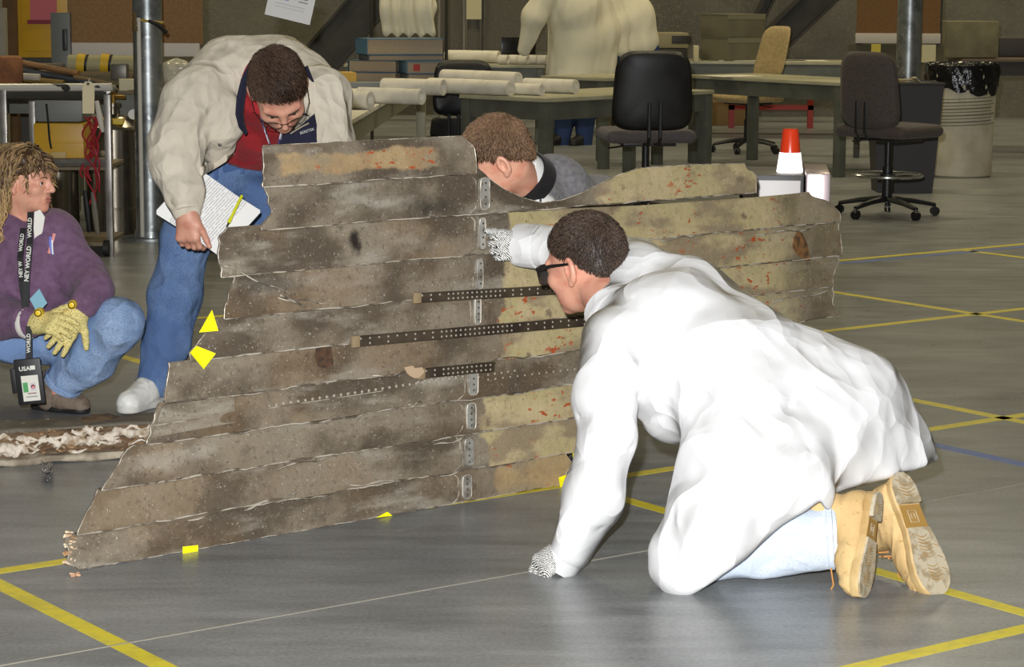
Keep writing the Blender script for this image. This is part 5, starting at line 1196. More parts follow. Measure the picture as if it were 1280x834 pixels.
# lettered lanyard with its badge holder
ln = thing('badge_lanyard', 'black lettered lanyard with an identity badge holder worn by the squatting person', 'lanyard')
STR = mat('lanyard_black', rgb(22, 22, 24), 0.6); LET = mat('lanyard_letters', rgb(226, 224, 214), 0.6)
def strap3(pts, name, texts):
    P3 = [W(*p) for p in pts]; mb = MB(); v = []; f = []
    for i, p in enumerate(P3):
        t = P3[min(i + 1, len(P3) - 1)] - P3[max(i - 1, 0)]; t = nrm(t); sd = nrm(np.cross(t, (0, 1, 0))) * 0.0105
        v += [p - sd, p + sd, p + sd + np.array([0, 0.002, 0]), p - sd + np.array([0, 0.002, 0])]
    for i in range(len(P3) - 1):
        a = 4 * i
        for j in range(4): f.append((a + j, a + (j + 1) % 4, a + 4 + (j + 1) % 4, a + 4 + j))
    f += [(3, 2, 1, 0), (4 * len(P3) - 4, 4 * len(P3) - 3, 4 * len(P3) - 2, 4 * len(P3) - 1)]
    o = mesh_obj(name, v, f, STR, ln, False)
    for (i, body, size) in texts:
        a, b = P3[i], P3[i + 1]; x = nrm(a - b); n_ = np.array([0, -1.0, 0]); n_ = nrm(n_ - x * (x @ n_)); y = np.cross(n_, x)
        text('lettering', body, size, (a + b) / 2 + n_ * 0.0022, np.stack([x, y, n_], 1), LET, o, True)
strap3([(38, 265, 8.02), (37, 305, 7.965), (33, 355, 7.925), (32, 384, 7.90)], 'strap', [(0, 'WORLD', 0.020), (1, 'NEY WORLD', 0.021)])
strap3([(29, 285, 8.02), (25, 322, 7.965), (27, 352, 7.93), (31, 384, 7.90)], 'strap', [(0, 'WORLD', 0.018), (1, 'NEY W', 0.018)])
strap3([(36, 408, 7.86), (36, 450, 7.86)], 'strap', [(0, 'WORLD', 0.018)])
mb = MB(); c_ = W(37, 477, 7.86); tl = 0.10; Rt = np.array([[math.cos(tl), 0, -math.sin(tl)], [0, 1, 0], [math.sin(tl), 0, math.cos(tl)]])
mb.box(c_, (0.092, 0.016, 0.158), Rt, 0.005); mb.box(c_ + np.array([-0.053, 0.006, 0.0]), (0.022, 0.012, 0.085), Rt, 0.003); hol = mb.build('badge_holder', mat('badge_holder_black', rgb(26, 24, 26), 0.5), ln)
LOC = lambda x, z, y=-0.0095: c_ + Rt @ np.array([x, y, z])
def cardq(nm, x, z, w_, h_, y, m_):
    mb = MB(); mb.box(LOC(x, z, y), (w_, 0.0012, h_), Rt); return mb.build(nm, m_, hol, smooth=False)
cardq('badge_card', 0.003, -0.022, 0.058, 0.088, -0.0088, mat('card_white', rgb(222, 218, 206), 0.5)); cardq('badge_stripe', -0.014, -0.018, 0.017, 0.034, -0.0098, mat('card_green', rgb(78, 158, 92), 0.5)); cardq('badge_photo', 0.012, -0.018, 0.018, 0.030, -0.0098, mat('photo_back', rgb(206, 196, 200), 0.5))
mb = MB(); mb.lathe(LOC(0.012, -0.017, -0.0105), [(0.0075, 0), (0.0075, -0.0006)], 12, (0, 1, 0)); mb.build('photo_hair', mat('photo_hair', rgb(110, 44, 60), 0.6), hol); mb = MB(); mb.lathe(LOC(0.0125, -0.019, -0.0112), [(0.0045, 0), (0.0045, -0.0006)], 12, (0, 1, 0)); mb.build('photo_face', mat('photo_face', rgb(224, 150, 150), 0.6), hol)
cardq('badge_line', 0.006, -0.040, 0.03, 0.003, -0.0098, mat('photo_hair', rgb(110, 44, 60), 0.6)); cardq('badge_line', 0.004, -0.051, 0.04, 0.004, -0.0098, mat('card_grey', rgb(150, 150, 146), 0.5))
text('holder_lettering', 'USA', 0.021, LOC(-0.010, 0.046, -0.0092), np.stack([Rt[:, 0], Rt[:, 2], -Rt[:, 1]], 1), LET, hol, True)
cardq('holder_emblem', 0.018, 0.048, 0.017, 0.014, -0.0088, LET)
rebase(ln, W(36, 502, 7.86))
tgt = MB(); tg = thing('visitor_tag', 'pale blue tag hanging on the squatting person\'s lanyard above the gloves', 'tag')
P3 = [W(49, 361, 7.89), W(59, 379, 7.88), W(47, 392, 7.88), W(37, 374, 7.89)]; tgt.add(P3 + [p + np.array([0, 0.003, 0]) for p in P3], [(0, 1, 2, 3), (7, 6, 5, 4)] + [((i + 1) % 4, i, i + 4, (i + 1) % 4 + 4) for i in range(4)]); tgt.build('card', mat('tag_blue', rgb(130, 176, 194), 0.5), tg, smooth=False); rebase(tg, W(47, 392, 7.88))
# ================================================================== the person crouching behind the panel
bm_ = thing('person', 'person with short reddish-brown hair in a grey vest crouching behind the panel', 'person')
VEST = cloth('grey_fleece_vest', rgb(126, 124, 126), rgb(108, 106, 110), sc=60, bump=(220, 0.5, 0.004))
s = SDF()
s.chain([(692, 240, 7.42, 48), (722, 300, 7.55, 62), (735, 400, 7.68, 66)], 0.06); s.chain([(668, 250, 7.28, 34), (690, 320, 7.4, 46), (712, 400, 7.58, 54)], 0.06)
s.chain([(748, 262, 7.58, 44), (742, 330, 7.66, 55), (740, 410, 7.72, 60)], 0.06)
s.ell(W(646, 222, 7.2), (0.075, 0.075, 0.07), None, 0.015, sub=True)
vest = sdf_obj('grey_vest', s, 0.009, VEST, bm_, crumple(101, 0.008, 7, 0.003, 18))
BLKC = cloth('black_collar', rgb(30, 28, 28), rgb(22, 21, 22), sc=20); ax = nrm(W(632, 190, 7.12) - W(676, 244, 7.32))
mb = MB(); mb.lathe(W(657, 222, 7.225), [(0.094, -0.02), (0.088, 0.010), (0.080, 0.030), (0.074, 0.030), (0.078, -0.01)], 28, ax); mb.build('vest_collar', BLKC, vest)
# white shirt with dark checks: collar and the shoulder under the vest
def check():
    M = mat('checked_shirt', rgb(226, 224, 220), 0.8); nt = M.node_tree; N = nt.nodes; L = nt.links; tc = N.new('ShaderNodeTexCoord'); pr = None
    for dr in ('X', 'Z'):
        w = N.new('ShaderNodeTexWave'); w.bands_direction = dr; w.inputs['Scale'].default_value = 5.5; L.new(tc.outputs['Object'], w.inputs['Vector']); g = N.new('ShaderNodeMath'); g.operation = 'GREATER_THAN'; g.inputs[1].default_value = 0.965; L.new(w.outputs['Fac'], g.inputs[0])
        if pr is None: pr = g.outputs[0]
        else:
            a = N.new('ShaderNodeMath'); a.operation = 'MAXIMUM'; L.new(pr, a.inputs[0]); L.new(g.outputs[0], a.inputs[1]); pr = a.outputs[0]
    x = N.new('ShaderNodeMix'); x.data_type = 'RGBA'; x.inputs['A'].default_value = (*rgb(226, 224, 220), 1); x.inputs['B'].default_value = (*rgb(60, 60, 66), 1); L.new(pr, x.inputs['Factor']); L.new(x.outputs['Result'], N['Principled BSDF'].inputs['Base Color']); return M
CH = check()
s = SDF(); s.chain([(672, 266, 7.22, 26), (650, 330, 7.15, 24), (640, 400, 7.1, 20)], 0.04); s.chain([(640, 400, 7.1, 20), (610, 390, 7.02, 15)], 0.03); s.chain([(748, 285, 7.5, 30), (760, 350, 7.4, 24), (745, 400, 7.32, 18)], 0.04)
sh = sdf_obj('checked_shirt', s, 0.009, CH, bm_, folds(111, 0.6, 9, 22))
mb = MB(); mb.lathe(W(651, 217, 7.21), [(0.078, -0.01), (0.071, 0.02), (0.066, 0.032), (0.062, 0.032), (0.066, 0.0)], 26, ax); mb.build('shirt_collar', mat('collar_white', rgb(232, 230, 226), 0.8), sh)
KH = jeans_mat('dark_trousers', rgb(58, 62, 78), rgb(48, 52, 66))
s = SDF(); s.chain([(722, 430, 7.7, 60), (650, 540, 7.45, 36)], 0.04); s.chain([(740, 425, 7.75, 56), (696, 540, 7.5, 34)], 0.04); 
kA = np.array([W(648, 540, 7.45)[0], 7.45, 0.07]); kB = np.array([W(694, 540, 7.5)[0], 7.5, 0.07])
for kk in (kA, kB): s.cone(kk, kk + np.array([0.03, 0.42, 0.0]), 0.065, 0.05, 0.03)
s.plane((0, 0, 0.003), (0, 0, -1), 0.01); sdf_obj('trousers', s, 0.011, KH, bm_, folds(121, 0.7))
for kk in (kA, kB): shoe(bm_, kk + np.array([0.04, 0.52, 0]), (0.25, 0.95), 0.29, BRN, BLK)
hc = W(622, 197, 7.12); up = nrm([-0.50, -0.22, 0.80]); fw = nrm([-0.72, 0.10, -0.62]); fw = nrm(fw - up * (fw @ up)); R = np.stack([np.cross(fw, up), fw, up], 1); HS = 1.06
hs, X = head_sdf(hc, R, HS); hs.cone(X(0, -0.022, -0.05), W(668, 250, 7.3), 0.057, 0.066, 0.03)
core = SDF(); core.chain([(668, 250, 7.3, 22), (700, 310, 7.45, 36), (735, 420, 7.7, 40)], 0.04); core.chain([(672, 268, 7.24, 18), (645, 395, 7.1, 13), (606, 388, 7.0, 10)], 0.02); core.chain([(755, 290, 7.5, 18), (755, 385, 7.35, 12), (742, 402, 7.28, 9)], 0.02); core.chain([(672, 266, 7.28, 20), (755, 285, 7.52, 20)], 0.03)
core.chain([(725, 430, 7.7, 30), (660, 540, 7.45, 20)], 0.02)
hA = hand_sdf(W(608, 388, 7.01), np.array([-0.55, -0.45, 0.7]), -PN, 1.0, thumb=1); hB = hand_sdf(W(740, 404, 7.30), np.array([-0.2, -0.2, -0.95]), np.array([0.3, -0.9, 0.1]), 1.0, thumb=-1)
body = sdf_obj('body', hs, 0.0042, SKIN2, bm_, None, [core.mesh(0.012), hA.mesh(0.005), hB.mesh(0.005)])
mbb = eyes(X, R, HS, bm_); mbb.build('eyebrows', mat('brow_light', rgb(110, 82, 56), 0.8), body)
short_hair('hair', hc, R, HS, ('auburn', rgb(84, 62, 44), rgb(170, 134, 102)), bm_, 12, n=15000, length=0.022, nape=-0.055)
rebase(bm_, (0.4, 7.5, 0))
# ================================================================== tables, chairs and work areas behind
GREYT = mat('grey_enamel', rgb(96, 98, 88), 0.5, 0.1, var=[(6, rgb(82, 84, 76), 0.4, 0.65)]); TOPM = mat('table_laminate', rgb(176, 172, 144), 0.35, var=[(5, rgb(160, 156, 130), 0.4, 0.65)])
PAPER = mat('drawing_paper', rgb(234, 228, 214), 0.75, var=[(9, rgb(216, 210, 194), 0.45, 0.65)]); CHROME = mat('chrome', rgb(200, 198, 190), 0.2, 0.9); BLKP = mat('chair_black_plastic', rgb(24, 24, 26), 0.45)
def table(corner, la, lb, label, a=None, b=None, h=0.75, top=TOPM, leg=GREYT, group=None, name='work_table', apron=0.12, legw=0.075):
    """corner: the corner nearest the camera; la, lb: lengths along directions a and b"""
    a = E1 if a is None else a; b = E2 if b is None else b; o = np.array([corner[0], corner[1], 0.0]); root = thing(name, label, 'table', group=group); R = np.stack([a, b, EZ], 1); c = o + a * la / 2 + b * lb / 2
    mb = MB(); mb.box(c + EZ * (h - 0.014), (la, lb, 0.028), R, 0.004); mb.build('tabletop', top, root)
    mb = MB()
    for s_ in (0.03, lb - 0.03): mb.box(o + a * la / 2 + b * s_ + EZ * (h - 0.03 - apron / 2), (la - 0.06, 0.025, apron), R)
    for s_ in (0.03, la - 0.03): mb.box(o + a * s_ + b * lb / 2 + EZ * (h - 0.03 - apron / 2), (0.025, lb - 0.06, apron), R)
    mb.build('apron', leg, root, smooth=False)
    for sa in (0.045, la - 0.045):
        for sb in (0.045, lb - 0.045):
            mb = MB(); p = o + a * sa + b * sb; mb.box(p + EZ * (h - 0.03) / 2, (legw, legw, h - 0.03), R, 0.006); mb.build('leg', leg, root)
    return rebase(root, o)
c1 = G(683, 123, 0.75); aa = nrm(G(905, 112, 0.75) - c1); bb = np.array([-aa[1], aa[0], 0])
table(c1, 1.86, 0.80, 'grey work table with paper rolls on it behind the crouching person', aa, bb)
c2 = G(1046, 222) - E2 * 0.02; table(c2 - E1 * 0.0, 0.76, 1.86, 'grey work table beside the tall grey office chair')
c3 = np.array([-0.93, 13.0, 0]); table(np.array([-1.72, 13.05, 0]), 0.82, 6.3, 'pale table covered in drawings behind the bending person', np.array([0.9995, -0.03, 0]), np.array([0.03, 0.9995, 0]), top=PAPER, leg=mat('pale_enamel', rgb(150, 148, 128), 0.5))
mb = MB()   # sheet hanging over its edge
table(np.array([0.45, 23.75, 0]), 0.66, 0.8, 'far grey table where the coated people lean', np.array([1.0, 0.0, 0]), np.array([0, 1.0, 0])); table(np.array([-1.6, 22.2, 0]), 1.9, 0.8, 'far table with bundled rolls and a black laptop', np.array([1.0, 0, 0]), np.array([0, 1.0, 0]))
table(np.array([1.2, 23.62, 0]), 2.5, 0.8, 'far table carrying the grey cartons', np.array([1.0, -0.06, 0]), np.array([0.06, 1.0, 0])); table(np.array([0.75, 19.2, 0]), 0.80, 0.70, 'small grey table behind the black office chair', aa, bb)
table(np.array([4.05, 21.2, 0]), 3.0, 0.8, 'dark table behind the white barrel', np.array([1.0, 0, 0]), np.array([0, 1.0, 0]), h=0.86, top=mat('dark_wood_top', rgb(92, 76, 56), 0.5), leg=mat('dark_legs', rgb(46, 42, 38), 0.5), legw=0.05)
# --- rolls of drawings
ROLL_G = 'rolled drawings on the work tables'
def roll(p, q, r, label, hollow=True, m_=PAPER):
    a = np.array(p); b = np.array(q); ax = nrm(b - a); L_ = np.linalg.norm(b - a); mb = MB(); mb.lathe(a, [(r * 0.55, 0.03), (r * 0.62, 0.0), (r, 0.0), (r * 1.015, L_ * .3), (r, L_), (r * 0.62, L_), (r * 0.55, L_ - 0.03)], 18, ax)
    o = mb.build('paper_roll', m_, None); c = (a + b) / 2 - EZ * r; o.data.transform(Matrix.Translation(-Vector(c))); o.location = c; tag(o, label, 'paper roll', ROLL_G)
def zr(px, y, r, z=0.75):   # point on a tabletop at a pixel column and depth
    return np.array([(px - 640) / F * (y * math.cos(PITCH) + (1.5 - z) * math.sin(PITCH)), y, z + r])
roll(zr(553, 16.7, 0.052, 0.80), zr(646, 16.25, 0.052, 0.80), 0.052, 'thick paper roll lying on top of the others by the black chair back')
roll(zr(536, 16.45, 0.052), zr(637, 15.98, 0.052), 0.052, 'long pale paper roll at the front edge of the grey table'); roll(zr(641, 16.2, 0.040), zr(676, 16.05, 0.040), 0.040, 'short white paper roll beside the long pale one')
roll(zr(655, 16.6, 0.05), zr(718, 16.35, 0.05), 0.05, 'thick paper roll with an open dark end near the table corner'); roll(zr(640, 16.85, 0.04), zr(705, 16.75, 0.04), 0.04, 'paper roll lying behind the open-ended one')
roll(zr(478, 16.2, 0.055), zr(553, 16.0, 0.055), 0.055, 'paper roll lying in front of the book stack'); roll(zr(448, 15.0, 0.05), zr(526, 14.75, 0.05), 0.05, 'middle paper roll on the drawing-covered table'); roll(zr(400, 14.3, 0.055), zr(462, 14.15, 0.055), 0.055, 'paper roll nearest the beige sleeve on the drawing-covered table')
for i, (px, d) in enumerate(((628, 22.42), (641, 22.45), (653, 22.42), (665, 22.45), (677, 22.42))): roll(zr(px - 5.5, d, 0.045), zr(px + 5.5, d - 0.04, 0.045), 0.045, 'one of the short rolls in a row beside the leaning person\'s hand')
roll(zr(556, 22.9, 0.06), zr(622, 22.7, 0.06), 0.06, 'long rolled sheet on the far table beside the row of short rolls')
# sheets on the right tables
def sheet(px, d, w_, l_, ang, label, z=0.7505):
    mb = MB(); p = zr(px, d, 0, z); mb.box((0, 0, 0.002), (w_, l_, 0.004), rz(ang)); o = mb.build('paper_sheet', PAPER, None, smooth=False); o.location = p; tag(o, label, 'paper', 'loose papers on the far tables')
sheet(915, 19.7, 0.40, 0.28, 0.5, 'loose papers on the table by the beige chair'); sheet(950, 23.9, 0.9, 0.3, 0.05, 'long white sheet on the far table right of the cartons'); sheet(1000, 23.9, 0.5, 0.28, 0.1, 'flat papers on the far table behind the grey office chair')
# --- stack of big books and binders
bkc = [rgb(72, 112, 142), rgb(88, 94, 100), rgb(60, 88, 116), rgb(120, 128, 128), rgb(70, 104, 136), rgb(96, 96, 92)]
spec = [(498, 41, 52, 50, .28, 0), (500, 56, 66, 52, .26, 0), (480, 68, 80, 40, -.30, 2), (520, 66, 80, 34, .22, 4), (478, 80, 90, 38, -.25, 3), (522, 80, 89, 30, .2, 1)]
blab = ['blue-covered thick book on top of the stack by the black chair', 'dark thin book lying under the topmost blue one', 'thick blue binder in the lower left of the book stack', 'binder with a small red spine mark in the book stack', 'bottom left binder of the book stack', 'bottom right binder of the book stack']
zb = 0.75; books = []
layers = [[(473, .40, 18.3, 3, blab[4]), (530, .34, 18.1, 1, blab[5])], [(472, .40, 18.3, 2, blab[2]), (530, .36, 18.1, 4, blab[3])], [(500, .60, 18.2, 1, blab[1])], [(498, .62, 18.2, 0, blab[0])]]; th = [0.075, 0.095, 0.045, 0.125]; angs = [-0.32, -0.28, 0.30, 0.34]
for li, lay in enumerate(layers):
    for bi, (px, w_, d, ci, lb_) in enumerate(lay):
        ang = angs[li] if bi == 0 else 0.25; p = zr(px, d, 0, zb); t = th[li] - 0.002; root = thing('book', lb_, 'book', p, ang, 'books stacked on the table'); cm = mat('book_cover_%d' % ci, bkc[ci], 0.5)
        mb = MB(); mb.box((0, 0, t / 2), (w_ - 0.02, 0.30, t - 0.012)); mb.build('pages', mat('page_block', rgb(176, 160, 136), 0.8, var=[(60, rgb(150, 134, 112), 0.4, 0.6)], stretch=(1, 1, 12)), root, smooth=False)
        for zz in (0.003, t - 0.003):
            mb = MB(); mb.box((0, 0, zz), (w_, 0.32, 0.006)); mb.build('cover', cm, root, smooth=False)
        mb = MB(); mb.box((-w_ / 2 + 0.003, 0, t / 2), (0.006, 0.32, t)); mb.build('spine', cm, root, smooth=False)
        if ci == 4: mb = MB(); mb.box((-0.10, -0.153, t / 2), (0.05, 0.008, 0.05)); mb.build('spine_mark', mat('red_mark', rgb(170, 50, 46), 0.6), root, smooth=False)
    zb += th[li]
mb = MB(); p = zr(450, 17.2, 0, .75); mb.box((0, 0, 0.02), (0.34, 0.26, 0.04), rz(0.1), 0.004); o = mb.build('binder', mat('grey_binder', rgb(110, 116, 120), 0.5), None); o.location = p; tag(o, 'flat grey binder lying beside the stack of books', 'binder')
mb = MB(); p = zr(424, 17.6, 0, .75); mb.box((0, 0, 0.05), (0.22, 0.16, 0.10), rz(0.3), 0.02); o = mb.build('cloth_bundle', mat('ochre_cloth', rgb(190, 156, 76), 0.8), None); o.location = p; tag(o, 'small ochre bundle on the drawing-covered table', 'bundle')
# --- office chairs
def office_chair(loc, yaw, label, seat_h, fab, backm, base_r=0.31, ring=None, back=(0.44, 0.52), back_gap=0.07, seat_w=0.50, tilt=0.10, seat_visible_skirt=True, lean=0.0):
    root = thing('office_chair', label, 'chair', loc, yaw)
    s = SDF(); s.box((0, 0.0, seat_h), (seat_w / 2, 0.235, 0.042), None, 0.04); s.ell((0, -0.20, seat_h), (seat_w / 2 * 0.98, 0.07, 0.036), None, 0.03); sdf_obj('seat', s, 0.012, fab, root)
    mb = MB(); mb.box((0, 0, seat_h - 0.05), (0.34, 0.30, 0.03), None, 0.01); mb.build('seat_pan', BLKP, root)
    # backrest: rounded pad, curved
    bw, bh = back; v = []; f = []; nx, nz = 16, 16; z0 = seat_h + back_gap
    for side in (0, 1):
        for j in range(nz + 1):
            for i in range(nx + 1):
                a = -1 + 2 * i / nx; b = -1 + 2 * j / nz; e = (abs(a) ** 5 + abs(b) ** 5) ** 0.2; m_ = max(abs(a), abs(b)); k = m_ / e if e > 1e-6 else 1.0
                x = a * k * bw / 2 * (1 - 0.06 * b); z = z0 + bh / 2 + b * k * bh / 2; pad = 0.035 * (1 - (max(abs(a), abs(b))) ** 6)
                y = 0.24 + tilt * (b + 1) * bh / 2 - 0.05 * (1 - a * a) * 0 + 0.04 * a * a * -1 + (-pad if side == 0 else pad * 0.7); v.append((x, y, z))
    n1 = (nx + 1) * (nz + 1)
    for j in range(nz):
        for i in range(nx):
            q = j * (nx + 1) + i; f.append((q, q + 1, q + nx + 2, q + nx + 1)); q += n1; f.append((q, q + nx + 1, q + nx + 2, q + 1))
    me = mesh_obj('backrest', v, f, fab, root, True, None); me.data.materials.append(backm)
    for pi, p in enumerate(me.data.polygons): p.material_index = pi % 2
    bmq = bmesh.new(); bmq.from_mesh(me.data); bmesh.ops.remove_doubles(bmq, verts=bmq.verts, dist=0.0005); bmq.to_mesh(me.data); bmq.free()
    for sx in (-0.035, 0.035):
        mb = MB(); mb.tube([(sx, 0.10, seat_h - 0.05), (sx, 0.27, seat_h - 0.05), (sx, 0.31, seat_h), (sx, 0.31, z0 + 0.18)], 0.012, 6, flat=(1, 0.6)); mb.build('back_bracket', BLKP, root)
    mb = MB(); mb.lathe((0, 0, 0.09), [(0.034, 0.0), (0.034, seat_h * 0.42), (0.024, seat_h * 0.42), (0.024, seat_h - 0.14)], 14); mb.build('gas_column', BLKP, root)
    mb = MB(); mb.tube([(0.08, 0.0, seat_h - 0.06), (0.20, 0.05, seat_h - 0.075), (0.25, 0.06, seat_h - 0.08)], 0.006, 6); mb.build('lever', BLKP, root)
    for k in range(5):
        an = 2 * math.pi * k / 5 + 0.3; d = np.array([math.cos(an), math.sin(an), 0]); mb = MB(); mb.tube([d * 0.02 + EZ * 0.115, d * 0.18 + EZ * 0.10, d * base_r + EZ * 0.072], [0.030, 0.024, 0.018], 8, flat=(1, 0.75)); leg = mb.build('base_arm', BLKP, root)
        y = np.cross(EZ, d); mb = MB()
        for s_ in (-1, 1): mb.lathe(d * base_r + EZ * 0.030 + y * (0.012 * s_), [(0.010, -0.009), (0.029, -0.008), (0.030, 0), (0.029, 0.008), (0.010, 0.009)], 14, y)
        mb.tube([d * base_r + EZ * 0.03, d * base_r + EZ * 0.072], 0.008, 6); mb.build('caster', BLKP, leg)
    if ring:
        mb = MB(); mb.tube([(0.225 * math.cos(t), 0.225 * math.sin(t), ring) for t in np.linspace(0, 2 * math.pi, 33)], 0.011, 7, cap=False); rg_ = mb.build('foot_ring', CHROME, root)
        mb = MB(); mb.lathe((0, 0, ring - 0.02), [(0.034, 0), (0.05, 0.002), (0.05, 0.03), (0.034, 0.034)], 14); mb.build('ring_hub', BLKP, rg_)
        for k in range(3):
            an = 2 * math.pi * k / 3 + 0.5; mb = MB(); mb.tube([(0, 0, ring), (0.225 * math.cos(an), 0.225 * math.sin(an), ring)], 0.008, 6); mb.build('ring_spoke', CHROME, rg_)
    return root
CHF = cloth('chair_fabric_taupe', rgb(86, 78, 72), rgb(74, 66, 62), sc=90); CHF2 = cloth('chair_fabric_grey', rgb(92, 86, 86), rgb(80, 74, 76), sc=90); CHB = mat('chair_back_shell', rgb(22, 22, 24), 0.5, var=[(8, rgb(34, 34, 36), .4, .6)])
g = W(1108, 268, 15.4); office_chair((g[0], 15.4, 0), 2.35, 'tall taupe office chair with a chrome foot ring near the white barrel', 0.565, CHF, CHF, 0.33, 0.27, back=(0.47, 0.50), back_gap=0.02, seat_w=0.56)
g = W(806, 268, 14.9); office_chair((g[0], 14.9, 0), math.pi + 0.12, 'black-backed office chair with a grey seat behind the crouching person', 0.56, CHF2, CHB, 0.31, None, back=(0.50, 0.50), back_gap=0.04, seat_w=0.57)
g = W(934, 190, 21.3); office_chair((g[0], 21.3, 0), -1.0, 'beige office chair at the far side of the table', 0.50, cloth('chair_fabric_beige', rgb(178, 156, 112), rgb(160, 140, 100), sc=40), mat('beige_shell', rgb(168, 146, 104), 0.5), 0.31, None, back=(0.42, 0.48), back_gap=0.16, tilt=0.28)
office_chair((-0.34, 17.45, 0), 0.15, 'black office chair tucked behind the paper rolls', 0.47, mat('black_vinyl', rgb(22, 22, 26), 0.5), CHB, 0.31, None, back=(0.46, 0.42), back_gap=0.05)
office_chair((-0.34, 16.72, 0), 2.9, 'low dark office chair beside the drawing-covered table', 0.40, mat('black_vinyl', rgb(22, 22, 26), 0.5), CHB, 0.29, None, back=(0.40, 0.16), back_gap=0.02)
# --- white barrel with a black liner
bl = thing('waste_barrel', 'white barrel with a black plastic liner hanging over its rim', 'barrel', (3.58, 18.75, 0)); r_ = 0.272
WB = mat('barrel_white', rgb(196, 188, 166), 0.6, var=[(6, rgb(178, 168, 144), 0.4, 0.65)])
mb = MB(); mb.lathe((0, 0, 0), [(r_ * .88, 0.0), (r_ * .95, 0.015), (r_ * .96, 0.30), (r_, 0.60), (r_ * 1.0, 0.86), (r_ * 0.94, 0.86), (r_ * 0.9, 0.3)], 40); mb.build('drum', WB, bl)
for k_ in range(9):
    z_ = 0.42 + k_ * 0.026; mb = MB(); a0, a1 = -2.75, -0.5 - (0.2 if k_ % 3 else 0); mb.tube([((r_ * .985 + 0.004) * math.cos(t), (r_ * .985 + 0.004) * math.sin(t), z_ + 0.012 * (t + 1.6)) for t in np.linspace(a0, a1, 14)], 0.0035 + 0.002 * (k_ % 2), 5, flat=(0.5, 1)); mb.build('printed_line', mat('faded_print', rgb(112, 106, 92), 0.8), bl)
LIN = mat('black_liner', rgb(16, 16, 18), 0.22, bump=(9, 0.9, 0.03)); n = 64; v = []; f = []
for j, (z_, rr) in enumerate([(0.68, 1.03), (0.72, 1.045), (0.80, 1.05), (0.88, 1.04), (0.905, 1.0), (0.88, 0.93), (0.70, 0.9)]):
    for i in range(n):
        t = 2 * math.pi * i / n; w_ = 0.010 * math.sin(t * 9 + j) + 0.008 * math.sin(t * 17 + 2 * j); v.append(((r_ * rr + w_) * math.cos(t), (r_ * rr + w_) * math.sin(t), z_ + (0.03 * math.sin(t * 2 + 0.4) + 0.01 * math.sin(t * 11) if j == 0 else 0)))
for j in range(6):
    for i in range(n): f.append((j * n + i, j * n + (i + 1) % n, (j + 1) * n + (i + 1) % n, (j + 1) * n + i))
mesh_obj('liner', v, f, LIN, bl, True, None)
# dark tapered bin behind the office chair
bn = thing('waste_bin', 'dark grey tapered bin standing between the office chair and the barrel', 'bin', (W(1128, 200, 17.3)[0], 17.3, 0)); DB = mat('bin_dark', rgb(52, 50, 52), 0.6)
mb = MB(); w0, w1, hh = 0.20, 0.255, 0.80; q = [(-1, -1), (1, -1), (1, 1), (-1, 1)]
v = [(a * w0, b * w0 * .8, 0) for a, b in q] + [(a * w1, b * w1 * .8, hh) for a, b in q] + [(a * (w1 - .02), b * (w1 * .8 - .02), hh) for a, b in q] + [(a * (w0 - .01), b * (w0 * .8 - .01), .03) for a, b in q]
mb.add(v, [(3, 2, 1, 0)] + [(a + 4 * l, (a + 1) % 4 + 4 * l, (a + 1) % 4 + 4 * l + 4, a + 4 * l + 4) for l in range(3) for a in range(4)] + [(12, 13, 14, 15)]); mb.build('bin_body', DB, bn, smooth=False)
mb = MB(); mb.tube([(-w1, -w1 * .8, hh), (w1, -w1 * .8, hh), (w1, w1 * .8, hh), (-w1, w1 * .8, hh), (-w1, -w1 * .8, hh)], 0.014, 6); mb.build('rim', DB, bn)
for i in range(7):
    mb = MB(); c_ = np.array([-0.15 + 0.05 * i, -0.02 * (i % 3), hh - 0.02 + 0.02 * (i % 2)]); R_ = rz(i) @ np.array([[1, 0, 0], [0, math.cos(.6 + i), -math.sin(.6 + i)], [0, math.sin(.6 + i), math.cos(.6 + i)]]); mb.box((0, 0, 0), (0.10, 0.13, 0.006), R_); o = mb.build('crumpled_paper', mat('waste_paper', rgb(206, 192, 158), 0.8), None, smooth=False); o.location = np.array(bn.location) + c_; tag(o, 'crumpled waste paper sticking out of the dark bin', 'paper', 'waste paper in the bin')
# --- cartons, printer, boxes
CART = mat('grey_carton', rgb(116, 112, 90), 0.8, var=[(4, rgb(102, 98, 80), 0.4, 0.65)])
for i, lb_ in enumerate(('lower grey carton of the pair on the far table', 'upper grey carton of the pair with folded flaps')):
    p = zr(914, 24.0, 0, 0.75 + i * 0.235); root = thing('carton', lb_, 'box', p, 0.62); mb = MB(); mb.box((0, 0, 0.115), (0.50, 0.42, 0.228), None, 0.003); mb.build('carton_body', CART, root)
    mb = MB(); mb.box((0, 0, 0.231), (0.512, 0.432, 0.006)); mb.box((0, -0.212, 0.205), (0.505, 0.005, 0.05)); mb.build('lid_flap', mat('carton_flap', rgb(128, 124, 102), 0.8), root, smooth=False)
p = zr(828, 23.95, 0, 0.75); pr = thing('printer', 'beige printer with a dark paper slot beside the grey cartons', 'printer', p, 0.1); mb = MB(); mb.box((0, 0, 0.06), (0.42, 0.38, 0.12), None, 0.01); mb.build('printer_base', mat('printer_dark', rgb(44, 42, 38), 0.5), pr); mb = MB(); mb.box((0, 0.02, 0.20), (0.46, 0.40, 0.16), None, 0.03); mb.build('printer_case', mat('printer_beige', rgb(146, 136, 104), 0.5), pr); mb = MB(); mb.box((0.15, -0.175, 0.21), (0.20, 0.03, 0.08), None, 0.008); mb.build('paper_slot', mat('printer_dark', rgb(44, 42, 38), 0.5), pr)
